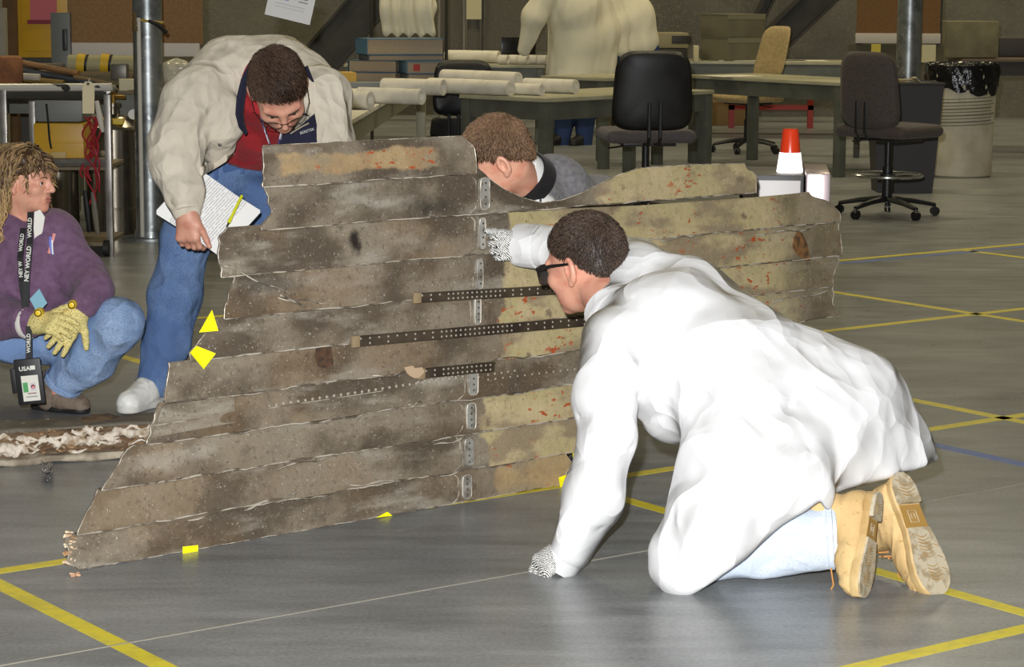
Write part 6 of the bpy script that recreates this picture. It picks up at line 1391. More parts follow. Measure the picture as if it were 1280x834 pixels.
p = zr(868, 23.5, 0, 0.75); mb = MB(); mb.box((0, 0, 0.08), (0.05, 0.12, 0.16), None, 0.006); o = mb.build('paper_box', mat('box_cream', rgb(206, 196, 160), 0.7), None); o.location = p; tag(o, 'small cream box standing between the printer and the cartons', 'box')
p = zr(646, 22.5, 0, 0.75); lp = thing('laptop', 'open black laptop beside the leaning person\'s arm', 'laptop', p + np.array([0.03, 0.30, 0]), 0.2); mb = MB(); mb.box((0, 0, 0.012), (0.34, 0.25, 0.022), None, 0.004); mb.build('keyboard_base', BLKP, lp); mb = MB(); mb.box((0, 0.13, 0.13), (0.34, 0.014, 0.23), None, 0.004); mb.build('screen', mat('screen_dark', rgb(14, 14, 16), 0.2), lp)
p = zr(1207, 21.5, 0, 0.86); mb = MB(); mb.box((0, 0, 0.17), (0.48, 0.40, 0.33), rz(0.05), 0.015); o = mb.build('storage_box', mat('box_olive', rgb(124, 118, 90), 0.8, var=[(7, rgb(108, 102, 78), .4, .65)]), None); o.location = p; tag(o, 'olive-grey box on the dark table behind the barrel', 'box')
mb = MB(); mb.box((0, 0, 0.09), (0.6, 0.2, 0.18), None, 0.02); o = mb.build('tool_case', mat('case_dark', rgb(58, 54, 48), 0.6), None); o.location = (3.9 + 0.9, 21.9, 0.86); tag(o, 'low dark case on the dark table beyond the olive box', 'case')
# red frame on the floor under the tables
rf = thing('pallet_frame', 'red steel frame on the floor beyond the right-hand tables', 'frame', (2.75, 25.0, 0)); RD = mat('red_paint', rgb(150, 44, 34), 0.5)
for z_ in (0.22, 0.38): mb = MB(); mb.box((0, 0, z_), (0.9, 0.06, 0.05)); mb.build('rail', RD, rf, smooth=False)
for x_ in (-0.42, 0.42): mb = MB(); mb.box((x_, 0, 0.2), (0.06, 0.06, 0.4)); mb.build('post', RD, rf, smooth=False)
for i, x_ in enumerate((1.2, 1.75, 2.35)):
    mb = MB(); mb.box((0, 0, 0.13), (0.5, 0.4, 0.26), rz(0.1 * i), 0.01); o = mb.build('floor_crate', mat('crate_brown_%d' % i, [rgb(112, 84, 52), rgb(90, 82, 70), rgb(120, 96, 60)][i], 0.8), None); o.location = (x_, 25.6, 0); tag(o, ['brown crate on the floor under the far tables', 'grey-brown crate between two others on the far floor', 'tan crate on the floor next to the red frame'][i], 'crate')
# --- boards and posts on the right
def board(x0, y0, x1, y1, dep, label, m_, rail_m, rail_h=12):
    root = thing('partition_board', label, 'board'); mb = MB(); pbox(mb, x0, y0, x1, y1, dep, 0.04); mb.build('panel', m_, root, smooth=False); mb = MB(); pbox(mb, x0 - 1, y1 - 1, x1 - 2, y1 + rail_h, dep - 0.02, 0.06, 0.004); mb.build('bottom_rail', rail_m, root)
    for xx in (x0 + 4, x1 - 4): mb = MB(); p = W(xx, y1, dep + 0.05); mb.box((p[0], dep + 0.08, p[2] / 2 + 0.3), (0.05, 0.05, p[2] + 0.6)); mb.build('stand_post', DARK, root, smooth=False)
    return rebase(root, (W((x0 + x1) / 2, y1, dep)[0], dep, 0))
CORK = mat('cork_brown', rgb(140, 106, 68), 0.85, var=[(60, rgb(126, 95, 60), 0.45, 0.6), (1.2, rgb(122, 92, 58), 0.45, 0.7)]); CORK2 = mat('cork_dark', rgb(122, 88, 50), 0.85, var=[(60, rgb(108, 78, 44), 0.45, 0.6)]); RAILW = mat('rail_white', rgb(196, 188, 176), 0.6)
board(1071, -60, 1178, 43, 20.6, 'brown cork board with a pale bottom rail behind the right-hand pole', CORK2, RAILW, 11)
GALV = mat('galvanised_steel', rgb(150, 154, 154), 0.38, 0.75, var=[(9, rgb(112, 116, 118), 0.42, 0.62), (40, rgb(176, 178, 176), 0.6, 0.7)])
def pole(px, by, dep, rpx, label):
    p = W(px, by, dep); r = rpx / PXM(p); root = thing('steel_pole', label, 'pole', (p[0], dep, 0)); mb = MB(); mb.lathe((0, 0, 0), [(r, 0), (r, 4.5)], 24); mb.build('tube', GALV, root); mb = MB(); mb.lathe((0, 0, 0), [(r * 2, 0), (r * 2, 0.012), (r * 1.15, 0.012), (r * 1.1, 0.05)], 24); mb.build('base_flange', GALV, root); return root
pole(1132, 200, 19.3, 15.5, 'galvanised steel pole in front of the brown cork board')
for (x0, y0, x1, y1, m_, lb_) in ((1089, 55, 1101, 68, rgb(206, 186, 80), 'yellow note stuck under the right-hand cork board'), (1147, 56, 1170, 78, rgb(206, 196, 156), 'cream sheet stuck beside the right-hand pole')):
    mb = MB(); pbox(mb, x0, y0, x1, y1, 20.5, 0.01); o = mb.build('wall_note', mat('note_%d' % x0, m_, 0.8), None, smooth=False); c = np.mean(np.array(o.bound_box), 0); o.data.transform(Matrix.Translation(-Vector(c))); o.location = c; tag(o, lb_, 'note')
mb = MB(); pbox(mb, 1060, 56, 1180, 82, 20.62, 0.04); o = mb.build('shelf_board', mat('shelf_olive', rgb(92, 86, 66), 0.8), None, smooth=False); c = np.array([W(1120, 82, 20.62)[0], 20.6, 0]); tag(o, 'olive board hanging below the right-hand cork board', 'board')
# grey partition with posts and a paper
pt = thing('partition_screen', 'grey partition screen with dark posts behind the leaning person', 'screen'); PG = mat('partition_grey', rgb(108, 104, 94), 0.85, var=[(50, rgb(96, 92, 84), .4, .6)])
for (x0, x1) in ((552, 578), (584, 600), (606, 700)): mb = MB(); pbox(mb, x0, -60, x1, 62, 25.0, 0.04); mb.build('panel', PG, pt, smooth=False)
for xx, wd, m_ in ((549, 3, mat('post_light', rgb(128, 124, 110), 0.5)), (580, 3, mat('post_light', rgb(128, 124, 110), 0.5)), (603, 4, DARK)): mb = MB(); pbox(mb, xx - wd / 2, -60, xx + wd / 2, 150, 24.96, 0.06); mb.build('post', m_, pt, smooth=False)
rebase(pt, (W(620, 60, 25)[0], 25, 0))
mb = MB(); pbox(mb, 583, -30, 602, 24, 24.9, 0.006); o = mb.build('hanging_paper', mat('paper_cream', rgb(214, 206, 168), 0.8), None, smooth=False); c = np.array(W(592, 24, 24.9)); o.data.transform(Matrix.Translation(-Vector(c))); o.location = c; tag(o, 'cream paper hanging on the partition screen', 'paper')
# hanging sheet with a blue printed bar
hsx = thing('hanging_sign', 'white printed sheet with a blue bar hanging above the bending person', 'sign'); ctr = W(364, 2, 12.5); tl = -0.23; Rr = np.array([[math.cos(tl), 0, -math.sin(tl)], [0, 1, 0], [math.sin(tl), 0, math.cos(tl)]]); k = PXM(ctr)
mb = MB(); mb.box(ctr, (58 / k, 0.004, 46 / k), Rr); mb.build('sheet', mat('sign_white', rgb(232, 230, 228), 0.6), hsx, smooth=False)
for (x, z, w_, h_, m_, nm) in ((-5, 5, 20, 4, rgb(40, 62, 140), 'printed_bar'), (-9, 0.5, 12, 1.2, rgb(110, 150, 190), 'printed_bar'), (14, 6, 12, 1.4, rgb(120, 120, 120), 'printed_line'), (14, 10, 12, 1.4, rgb(120, 120, 120), 'printed_line'), (15, 2, 12, 1.2, rgb(130, 130, 130), 'printed_line'), (0, -5, 38, 0.8, rgb(190, 190, 190), 'printed_line'), (0, -9, 38, 0.8, rgb(196, 196, 196), 'printed_line')):
    mb = MB(); mb.box(ctr + Rr @ np.array([x / k, -0.003, z / k]), (w_ / k, 0.001, h_ / k), Rr); mb.build(nm, mat('print_%d_%d' % (x, z), m_, 0.6), hsx, smooth=False)
mb = MB(); mb.tube([ctr + Rr @ np.array([0, 0, 22 / k]), ctr + np.array([0.02, 0, 2.5])], 0.003, 5); mb.build('string', DARK, hsx); rebase(hsx, ctr)
# white coat on a hanger over the books
s = SDF(); s.chain([(492, -45, 20.2, 16), (530, -45, 20.2, 16)], 0.03); s.chain([(500, -40, 20.2, 24), (497, 10, 20.2, 20), (494, 36, 20.2, 14)], 0.05); s.chain([(522, -40, 20.2, 24), (526, 10, 20.2, 20), (530, 38, 20.2, 13)], 0.05); s.chain([(510, 0, 20.2, 18), (512, 36, 20.2, 12)], 0.05); s.plane(W(512, 44, 20.2), -EZ, 0.01)
hc_ = thing('hanging_coat', 'white coat hanging behind the stack of books', 'coat'); COATB = mat('white_cotton_far', rgb(240, 234, 210), 0.85); sdf_obj('coat_cloth', s, 0.018, COATB, hc_, lambda P, g: 0.02 * np.sin(P[:, 0] * 62 + 2 * np.sin(P[:, 2] * 6)))
mb = MB(); mb.tube([W(476, -58, 20.2), W(511, -66, 20.2), W(546, -58, 20.2)], 0.01, 6); mb.tube([W(511, -66, 20.2), W(511, -100, 20.2)], 0.004, 5); mb.tube([W(511, -100, 20.2) + np.array([-0.32, 0.0, 0]), W(511, -100, 20.2) + np.array([0.32, 0, 0])], 0.012, 6); mb.build('hanger_rail', DARK, hc_)
for x_ in (-0.32, 0.32): mb = MB(); p = W(511, -100, 20.2); mb.tube([(p[0] + x_, p[1], p[2]), (p[0] + x_, p[1], 0)], 0.015, 8); mb.build('rack_post', DARK, hc_)
rebase(hc_, (W(511, 0, 20.2)[0], 20.2, 0))
# ================================================================== two coated people at the far tables
def far_person(label, chains, legs, head, hair_c, fwd):
    root = thing('person', label, 'person'); s = SDF()
    for c_ in chains: s.chain(c_, 0.06)
    sdf_obj('white_coat', s, 0.018, COATB, root, lambda P, g: 0.010 * vnoise(P * np.array([14, 14, 4]), 5))
    s = SDF()
    for c_ in legs: s.chain(c_, 0.05)
    sdf_obj('jeans', s, 0.02, jeans_mat('far_denim', rgb(52, 70, 112), rgb(44, 60, 98)), root)
    hc = W(*head); up = nrm([fwd[0] * 0.5, -0.1, 0.85]); fw = nrm(fwd); fw = nrm(fw - up * (fw @ up)); R = np.stack([np.cross(fw, up), fw, up], 1); hs, X = head_sdf(hc, R, 1.0); c0 = chains[0][0]; hs.cone(X(0, -0.02, -0.05), W(*c0[:3]), 0.055, 0.06, 0.03)
    core = SDF()
    for c_ in chains + legs: core.chain([(a, b, d, max(r * 0.5, 4)) for a, b, d, r in c_], 0.03)
    sdf_obj('body', hs, 0.008, SKIN2, root, None, [core.mesh(0.025)]); short_hair('hair', hc, R, 1.0, hair_c, root, 5, n=1200)
    for c_ in legs:
        e = c_[-1]; p = W(*e[:3]); shoe(root, p, (fwd[0] * 0.7, -0.6), 0.29, BLK, BLK)
    return root
f1 = far_person('person in a white coat and jeans leaning on the far table', [[(700, -28, 22.0, 18), (716, 8, 22.1, 34), (722, 50, 22.2, 36), (716, 92, 22.2, 34)], [(690, -20, 21.9, 16), (668, 20, 21.9, 14), (655, 62, 22.0, 9)], [(738, -10, 22.3, 24), (748, 40, 22.3, 26), (742, 84, 22.3, 28)]],
                [[(710, 95, 22.2, 20), (706, 140, 22.2, 13), (702, 180, 22.2, 10)], [(734, 95, 22.3, 18), (732, 140, 22.2, 13), (730, 180, 22.2, 10)]], (682, -62, 21.9), ('farbrown', rgb(60, 46, 36), rgb(100, 80, 60)), (-0.8, -0.2, -0.5)); rebase(f1, (0.55, 22.2, 0))
f2 = far_person('person in a white coat bent forward behind the first coated person', [[(742, -42, 22.9, 14), (766, -12, 23.0, 24), (790, 22, 23.0, 28), (798, 52, 23.0, 26)], [(752, -20, 22.8, 16), (772, 30, 22.8, 14), (778, 62, 22.8, 9)]],
                [[(788, 62, 23.0, 18), (786, 120, 23.0, 12), (784, 172, 23.0, 9)], [(806, 62, 23.0, 18), (806, 120, 23.0, 12), (806, 172, 23.0, 9)]], (726, -70, 22.9), ('farbrown', rgb(60, 46, 36), rgb(100, 80, 60)), (-0.8, -0.2, -0.5)); rebase(f2, (1.2, 23.0, 0))
# ================================================================== beacon and metal cabinet right behind the panel
cb = thing('metal_box', 'white-fronted metal box on a stand right behind the raised end of the panel', 'box'); cdp = 8.25
top = 0.5 * (W(985, 221, cdp)[2] + W(1040, 217, cdp)[2]); WCM = mat('cabinet_white', rgb(206, 200, 198), 0.45); WCS = mat('cabinet_side', rgb(190, 172, 174), 0.25, 0.5)
xl, xm = W(932, 217, cdp)[0], W(1012, 222, cdp)[0]; R_ = rz(-0.10); bh = 0.34
cen = np.array([(xl + xm) / 2, cdp + 0.2, top - bh / 2]); mb = MB(); mb.box(cen, (xm - xl, 0.40, bh), R_, 0.006); mb.build('carcass', mat('cabinet_frame', rgb(52, 48, 46), 0.5), cb)
mb = MB(); mb.box(cen + R_ @ np.array([0, -0.204, -0.004]), (xm - xl - 0.024, 0.012, bh - 0.028), R_, 0.003); mb.build('door', WCM, cb)
mb = MB(); mb.box((xm + 0.050, cdp + 0.20, top - bh / 2 + 0.004), (0.088, 0.44, bh + 0.008), rz(-0.10), 0.008); mb.build('side_panel', WCS, cb)
for sx in (-0.09, 0.09):
    for sy in (0.05, 0.35): mb = MB(); mb.box((cen[0] + sx, cdp + sy, (top - bh) / 2), (0.03, 0.03, top - bh + 0.01)); mb.build('stand_leg', DARK, cb, smooth=False)
rebase(cb, (cen[0], cen[1], 0))
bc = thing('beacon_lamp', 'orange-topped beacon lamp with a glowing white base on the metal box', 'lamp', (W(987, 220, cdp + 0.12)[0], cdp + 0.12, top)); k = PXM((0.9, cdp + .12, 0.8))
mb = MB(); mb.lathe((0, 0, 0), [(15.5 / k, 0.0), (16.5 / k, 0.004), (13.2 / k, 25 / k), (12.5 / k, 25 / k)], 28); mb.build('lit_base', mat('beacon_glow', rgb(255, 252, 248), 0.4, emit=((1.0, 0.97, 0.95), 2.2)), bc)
mb = MB(); mb.lathe((0, 0, 0), [(13.0 / k, 25 / k), (10.2 / k, 52 / k), (9.0 / k, 54.5 / k), (4 / k, 55 / k)], 28); mb.build('orange_cap', mat('beacon_orange', rgb(226, 62, 26), 0.25, coat=0.6), bc)
# ================================================================== workshop corner on the left
pl = pole(189, 298, 13.8, 18, 'thick galvanised steel pole beside the bending person'); px_ = np.array(pl.location); r0 = 18 / PXM(W(189, 298, 13.8))
cd = thing('conduit', 'thin white conduit strapped to the thick steel pole', 'conduit'); mb = MB(); mb.tube([(px_[0] - 0.035, px_[1] - r0 - 0.016, 0.02), (px_[0] - 0.035, px_[1] - r0 - 0.016, 1.3), (px_[0] - 0.05, px_[1] - r0 - 0.016, W(182, 35, 13.7)[2])], 0.013, 8); mb.build('pipe', mat('conduit_white', rgb(196, 192, 180), 0.4), cd); rebase(cd, (px_[0] - 0.035, px_[1] - r0 - 0.016, 0))
sp2 = thing('tie_strap', 'yellow strap with a black tail tied round the thick steel pole', 'strap'); zz = W(190, 26, 13.7)[2]; mb = MB(); mb.tube([(px_[0] + (r0 + .004) * math.cos(t), px_[1] + (r0 + .004) * math.sin(t), zz + 0.012 * math.cos(t) * -1) for t in np.linspace(0, 6.283, 25)], 0.008, 6, cap=False); mb.build('loop', mat('strap_yellow', rgb(170, 140, 50), 0.6), sp2)
mb = MB(); mb.tube([(px_[0] + 0.02, px_[1] - r0 - .006, zz), (px_[0] + 0.07, px_[1] - r0 * .9, zz - 0.02), (px_[0] + 0.12, px_[1] - r0 * .6, zz - 0.07)], [0.01, 0.016, 0.014], 6); mb.build('tail', BLKP, sp2); mb = MB(); mb.tube([(px_[0] - 0.06, px_[1] - r0 - .01, zz + 0.05), (px_[0] - 0.055, px_[1] - r0 - .02, zz - 0.06)], [0.012, 0.02], 6); mb.build('buckle', mat('buckle', rgb(120, 100, 70), 0.4, 0.5), sp2); rebase(sp2, (px_[0], px_[1], zz))
board(86, -60, 251, 55, 15.4, 'brown cork board with a pale bottom rail behind the thick steel pole', CORK, RAILW, 15)
# yellow cabinet
yc = thing('yellow_cabinet', 'tall yellow cabinet with a pink sheet on its door', 'cabinet'); YC = mat('cabinet_yellow', rgb(198, 152, 18), 0.45, var=[(3, rgb(180, 136, 14), .4, .65)])
mb = MB(); pbox(mb, 19, -90, 84, 72, 16.2, 0.5, 0.01); mb.build('carcass', YC, yc); mb = MB(); pbox(mb, 28, -90, 83, 64, 16.17, 0.03, 0.006); dr = mb.build('door', YC, yc); mb = MB(); pbox(mb, 38, -60, 69, 25, 16.15, 0.006); mb.build('pink_sheet', mat('sheet_pink', rgb(188, 96, 104), 0.7), dr, smooth=False); mb = MB(); pbox(mb, 34, 25, 70, 30, 16.14, 0.012); mb.build('sheet_bar', mat('bar_maroon', rgb(120, 20, 40), 0.6), dr, smooth=False)
p = W(50, 72, 16.2); mb = MB(); mb.box((p[0], 16.45, p[2] / 2), (0.40, 0.44, p[2])); mb.build('cabinet_stand', DARK, yc, smooth=False); rebase(yc, (p[0], 16.4, 0))
for (x0, y0, x1, y1, d, c_, nm, lb_, ct) in ((8, -60, 20, 70, 16.0, rgb(92, 66, 30), 'timber_post', 'brown timber post beside the yellow cabinet', 'post'), (-30, 10, 8, 72, 15.6, rgb(140, 134, 118), 'room_divider', 'pale grey divider at the end of the tool bench', 'divider')):
    p0 = W((x0 + x1) / 2, y1, d); mb = MB(); a = W(x0, y1, d); b = W(x1, y0, d); mb.box((0, 0, b[2] / 2), (b[0] - a[0], 0.10, b[2]), None, 0.006); o = mb.build(nm, mat(nm, c_, 0.8, var=[(9, tuple(x * 0.8 for x in c_), .4, .65)]), None); o.location = (p0[0], d, 0); tag(o, lb_, ct)
gp = thing('equipment_rack', 'narrow grey equipment rack between the yellow cabinet and the cork board', 'rack'); mb = MB(); a = W(63, 80, 15.3); b = W(86, 16, 15.3); mb.box((0, 0, b[2] / 2), (b[0] - a[0], 0.05, b[2]), None, 0.006); mb.build('rack_body', mat('rack_grey', rgb(98, 100, 96), 0.5), gp); mb = MB(); mb.box((0.03, -0.035, W(80, 50, 15.3)[2]), (0.03, 0.03, 0.14), None, 0.006); mb.build('handle', BLKP, gp); gp.location = ((a[0] + b[0]) / 2, 15.36, 0)
# bench behind the cart with its clutter
zt = W(100, 108, 14.9)[2]; table(np.array([W(-60, 108, 14.6)[0], 14.45, 0]), 1.70, 0.85, 'tool bench under the left-hand cork board', np.array([1.0, 0, 0]), np.array([0, 1.0, 0]), h=zt, top=mat('bench_brown', rgb(112, 96, 70), 0.7), leg=GREYT, name='tool_bench')
def bar(p, q, r, nm, label, cat, col, flat=None, rough=0.6, metal=0.0):
    a = W(*p); b = W(*q); mb = MB(); mb.tube([a, b], r, 8, flat=flat); o = mb.build(nm, mat(nm + '_%d' % int(p[0] + 3 * p[1]), col, rough, metal, var=[(8, tuple(x * .7 for x in col), .4, .65)]), None); c = (a + b) / 2; o.data.transform(Matrix.Translation(-Vector(c))); o.location = c; tag(o, label, cat, 'bars and pipes on the tool bench')
bar((14, 76, 14.7), (98, 92, 14.62), 0.032, 'timber_bar', 'long brown timber bar on top of the bench clutter', 'bar', rgb(142, 104, 66), (1, .6)); bar((14, 86, 14.66), (118, 104, 14.6), 0.030, 'steel_bar', 'dark blue-grey steel bar lying slanted on the bench', 'bar', rgb(62, 66, 74), (1, .7)); bar((20, 98, 14.62), (80, 104, 14.58), 0.028, 'timber_offcut', 'ochre timber offcut lying below the dark bar', 'bar', rgb(138, 112, 52), (1, .7)); bar((16, 83, 14.86), (80, 83, 14.84), 0.035, 'grey_bar', 'grey bar under the yellow cabinet', 'bar', rgb(104, 96, 86), (1, .6)); bar((92, 96, 14.6), (140, 106, 14.62), 0.025, 'brown_strip', 'brown strip beside the hanging tag', 'bar', rgb(112, 92, 62), (1, .6)); bar((20, 95, 14.55), (50, 97, 14.55), 0.022, 'pale_tube', 'short pale tube on the bench', 'bar', rgb(190, 182, 166))
mb = MB(); p = W(2, 105, 14.3); mb.box((0, 0, 0.085), (0.26, 0.24, 0.17), rz(0.2), 0.03); o = mb.build('cardboard_box', mat('worn_cardboard', rgb(150, 98, 58), 0.85, var=[(10, rgb(112, 70, 42), .4, .65)]), None); o.location = p; tag(o, 'worn brown cardboard box at the end of the tool bench', 'box')
rs = thing('bench_riser', 'low wooden riser shelf standing on the tool bench', 'shelf'); a = W(12, 88, 14.95); b = W(172, 88, 14.95); RB = mat('riser_wood', rgb(120, 102, 74), 0.8)
mb = MB(); mb.box(((a[0] + b[0]) / 2, 14.95, a[2] - 0.012), (b[0] - a[0], 0.34, 0.02)); mb.build('board', RB, rs, smooth=False)
for x_ in (a[0] + .02, b[0] - .02): mb = MB(); mb.box((x_, 14.95, (a[2] + zt) / 2 - 0.012), (0.02, 0.32, a[2] - zt - 0.018)); mb.build('riser_end', RB, rs, smooth=False)
rebase(rs, ((a[0] + b[0]) / 2, 14.95, zt))
p = W(100, 78, 14.95); cy = thing('yellow_canister', 'pale canister lying down with bright yellow bands', 'canister'); mb = MB(); mb.tube([W(86, 79, 14.95), W(168, 80, 14.95)], 0.055, 14); mb.build('body', mat('canister_cream', rgb(156, 150, 112), 0.6), cy)
for xx in (102, 132): mb = MB(); mb.tube([W(xx - 5, 79, 14.95), W(xx + 5, 80, 14.95)], 0.064, 14); mb.build('band', mat('band_yellow', rgb(204, 166, 36), 0.5), cy); mb = MB(); mb.tube([W(xx + 5, 79.5, 14.95), W(xx + 8, 80, 14.95)], 0.060, 14); mb.build('gasket', BLKP, cy)
rebase(cy, W(127, 86, 14.95))
mb = MB(); p = W(161, 113, 14.5); mb.box((0, 0, 0.035), (0.12, 0.10, 0.07), rz(0.2), 0.004); o = mb.build('paper_pad', mat('pad_cream', rgb(196, 188, 158), 0.8), None); o.location = p; tag(o, 'cream paper pad at the end of the bench by the pole', 'pad')
s = SDF(); s.ell(W(222, 92, 14.5), (0.11, 0.10, 0.09)); s.ell(W(212, 97, 14.5), (0.07, 0.08, 0.06), None, .04); o = sdf_obj('plastic_bundle', s, 0.01, mat('clear_wrap', rgb(186, 180, 160), 0.25), None, lambda P, g: 0.012 * vnoise(P * 25, 3)); c = W(222, 100, 14.5); o.data.transform(Matrix.Translation(-Vector(c))); o.location = c; tag(o, 'pale plastic-wrapped bundle between the pole and the beige jacket', 'bundle')
mb = MB(); p = W(150, 100, 14.7); mb.box((0, 0, 0.05), (0.10, 0.10, 0.10), None, 0.01); o = mb.build('metal_fitting', mat('fitting_grey', rgb(96, 92, 86), 0.4, 0.5), None); o.location = p; tag(o, 'small grey metal fitting beside the cream paper pad', 'fitting')
# steel cart in front of it
ct = thing('steel_cart', 'tubular steel cart with shelves behind the squatting person', 'cart'); TUB = mat('cart_tube', rgb(150, 146, 140), 0.35, 0.6, var=[(8, rgb(116, 112, 108), .4, .65)]); D = 12.9
def tubep(nm, pts, r, m_=TUB, n=8):
    mb = MB(); mb.tube([W(*q) for q in pts], r, n); return mb.build(nm, m_, ct)
zf = G(134, 300)[1]
for (px, d, yt) in ((134, D, 118), (40, D + .55, 122), (4, D, 112), (-70, D + .55, 118)):
    a = W(px, yt, d); mb = MB(); mb.box((a[0], a[1], a[2] / 2), (0.036, 0.036, a[2]), None, 0.004); mb.build('post', TUB, ct)
tubep('top_rail', [(-70, 110, D), (140, 109, D)], 0.022, mat('rail_taped', rgb(206, 202, 194), 0.35, 0.3, var=[(7, rgb(60, 60, 60), .62, .63)])); tubep('shelf_rail', [(4, 204, D), (134, 203, D)], 0.026); tubep('shelf_rail', [(4, 118, D + .02), (134, 119, D + .02)], 0.03, DARK); tubep('end_rail', [(134, 113, D), (142, 110, D + .55)], 0.02); tubep('end_rail', [(134, 204, D), (128, 192, D + .55)], 0.02)
for yy in (205, 300):
    a = W(-70, yy, D); b = W(134, yy, D); mb = MB(); mb.box(((a[0] + b[0]) / 2, D + .28, max(a[2] - 0.02, 0.06)), (b[0] - a[0], 0.56, 0.02)); mb.build('shelf', mat('cart_shelf', rgb(112, 98, 74), 0.6), ct, smooth=False)
for (px, d) in ((134, D), (4, D), (40, D + .55)): a = W(px, 300, d); mb = MB(); mb.lathe((a[0], a[1] - .02, 0.045), [(0.01, -0.018), (0.044, -0.016), (0.045, 0.016), (0.01, 0.018)], 16, (1, 0, 0)); mb.build('wheel', BLK, ct)
rebase(ct, (W(60, 300, D)[0], D + .28, 0))
zs = W(60, 205, D)[2] - 0.01
def onshelf(x0, y0, x1, y1, d, depth, nm, label, cat, m_, bev=0.01):
    a = W(x0, y1, d); b = W(x1, y0, d); mb = MB(); mb.box((0, 0, (b[2] - a[2]) / 2), (b[0] - a[0], depth, b[2] - a[2]), None, bev); o = mb.build(nm, m_, None); o.location = ((a[0] + b[0]) / 2, d + depth / 2, a[2]); return tag(o, label, cat)
yb = thing('yellow_case', 'yellow plastic case with a grey lid on the cart shelf', 'case'); a = W(42, 200, D + .05); b = W(104, 154, D + .05); cw = b[0] - a[0]; mb = MB(); mb.box((0, 0.17, (b[2] - zs) / 2), (cw, 0.32, b[2] - zs), None, 0.015); mb.build('case_body', YC, yb)
mb = MB(); mb.box((0, 0.0, (b[2] - zs) * .22), (cw * .30, 0.012, 0.045), None, 0.003); mb.build('latch', mat('latch_tan', rgb(186, 160, 104), .6), yb); mb = MB(); mb.box((0, 0.17, b[2] - zs + 0.075), (cw * .98, 0.31, 0.15), None, 0.03); mb.build('lid', mat('lid_grey', rgb(112, 114, 108), 0.5), yb); mb = MB(); mb.box((0, 0.0, (b[2] - zs) * .55), (cw * .96, 0.01, 0.012), None, 0.002); mb.build('seam_rib', YC, yb); yb.location = ((a[0] + b[0]) / 2, D + .05, zs)
cbx = thing('dark_cable', 'dark cable looped over the yellow case', 'cable'); mb = MB(); mb.tube([W(*q) for q in ((58, 130, D + .02), (60, 150, D), (62, 175, D - .01), (64, 186, D - .01))], 0.006, 6); mb.build('cable', BLKP, cbx); rebase(cbx, W(64, 186, D))
rc = thing('red_cables', 'tangled red cables hanging from the steel cart', 'cable'); RW = mat('cable_red', rgb(150, 28, 40), 0.5); rg = np.random.default_rng(4)
for k in range(8):
    ph = rg.uniform(0, 6.28); am = rg.uniform(3, 9); cx = 114 + rg.uniform(-5, 5); pts = []
    for j in range(34):
        u = j / 33; pts.append(W(cx + am * math.sin(ph + 5.5 * u) + 3 * math.sin(2 * ph + 13 * u), 146 + u * (70 + 45 * math.sin(ph) ** 2), D - .04 - 0.03 * math.sin(ph + 7 * u)))
    mb = MB(); mb.tube(pts, 0.0055, 6); mb.build('cable', RW, rc)
rebase(rc, W(115, 260, D))
for k, (x0, y0, x1, y1, lb_) in enumerate(((106, 238, 112, 290, 'black tool handle hanging below the red cables'), (116, 240, 122, 292, 'steel probe hanging beside the black handle'), (121, 126, 128, 165, 'white cable end hanging at the cart corner'))):
    mb = MB(); mb.tube([W(x0, y0, D - .06), W((x0 + x1) / 2, (y0 + y1) / 2, D - .07), W(x1, y1, D - .06)], [0.012, 0.018, 0.012], 8); o = mb.build('hanging_tool', [BLKP, CHROME, RAILW][k], None); c = W(x1, y1, D - .06); o.data.transform(Matrix.Translation(-Vector(c))); o.location = c; tag(o, lb_, 'tool')
tg = thing('parts_tag', 'cream paper tag hanging on the cart\'s top rail', 'tag'); mb = MB(); P2 = [(103, 142), (103, 110), (106, 102), (114, 102), (118, 110), (118, 142)]; P3 = [W(a, b, D - .05) for a, b in P2]; n = 6; mb.add(P3 + [p + np.array([0, .004, 0]) for p in P3], [tuple(range(n)), tuple(range(n, 2 * n))[::-1]] + [((i + 1) % n, i, i + n, (i + 1) % n + n) for i in range(n)]); mb.build('card', mat('tag_cream', rgb(222, 208, 170), 0.7), tg, smooth=False); mb = MB(); mb.lathe(W(110, 105, D - .055), [(0.008, -0.001), (0.008, 0.002)], 10, (0, 1, 0)); mb.build('eyelet', DARK, tg); mb = MB(); mb.tube([W(110, 105, D - .05), W(112, 98, D - .02)], .003, 5); mb.build('string', RAILW, tg); rebase(tg, W(110, 142, D - .05))
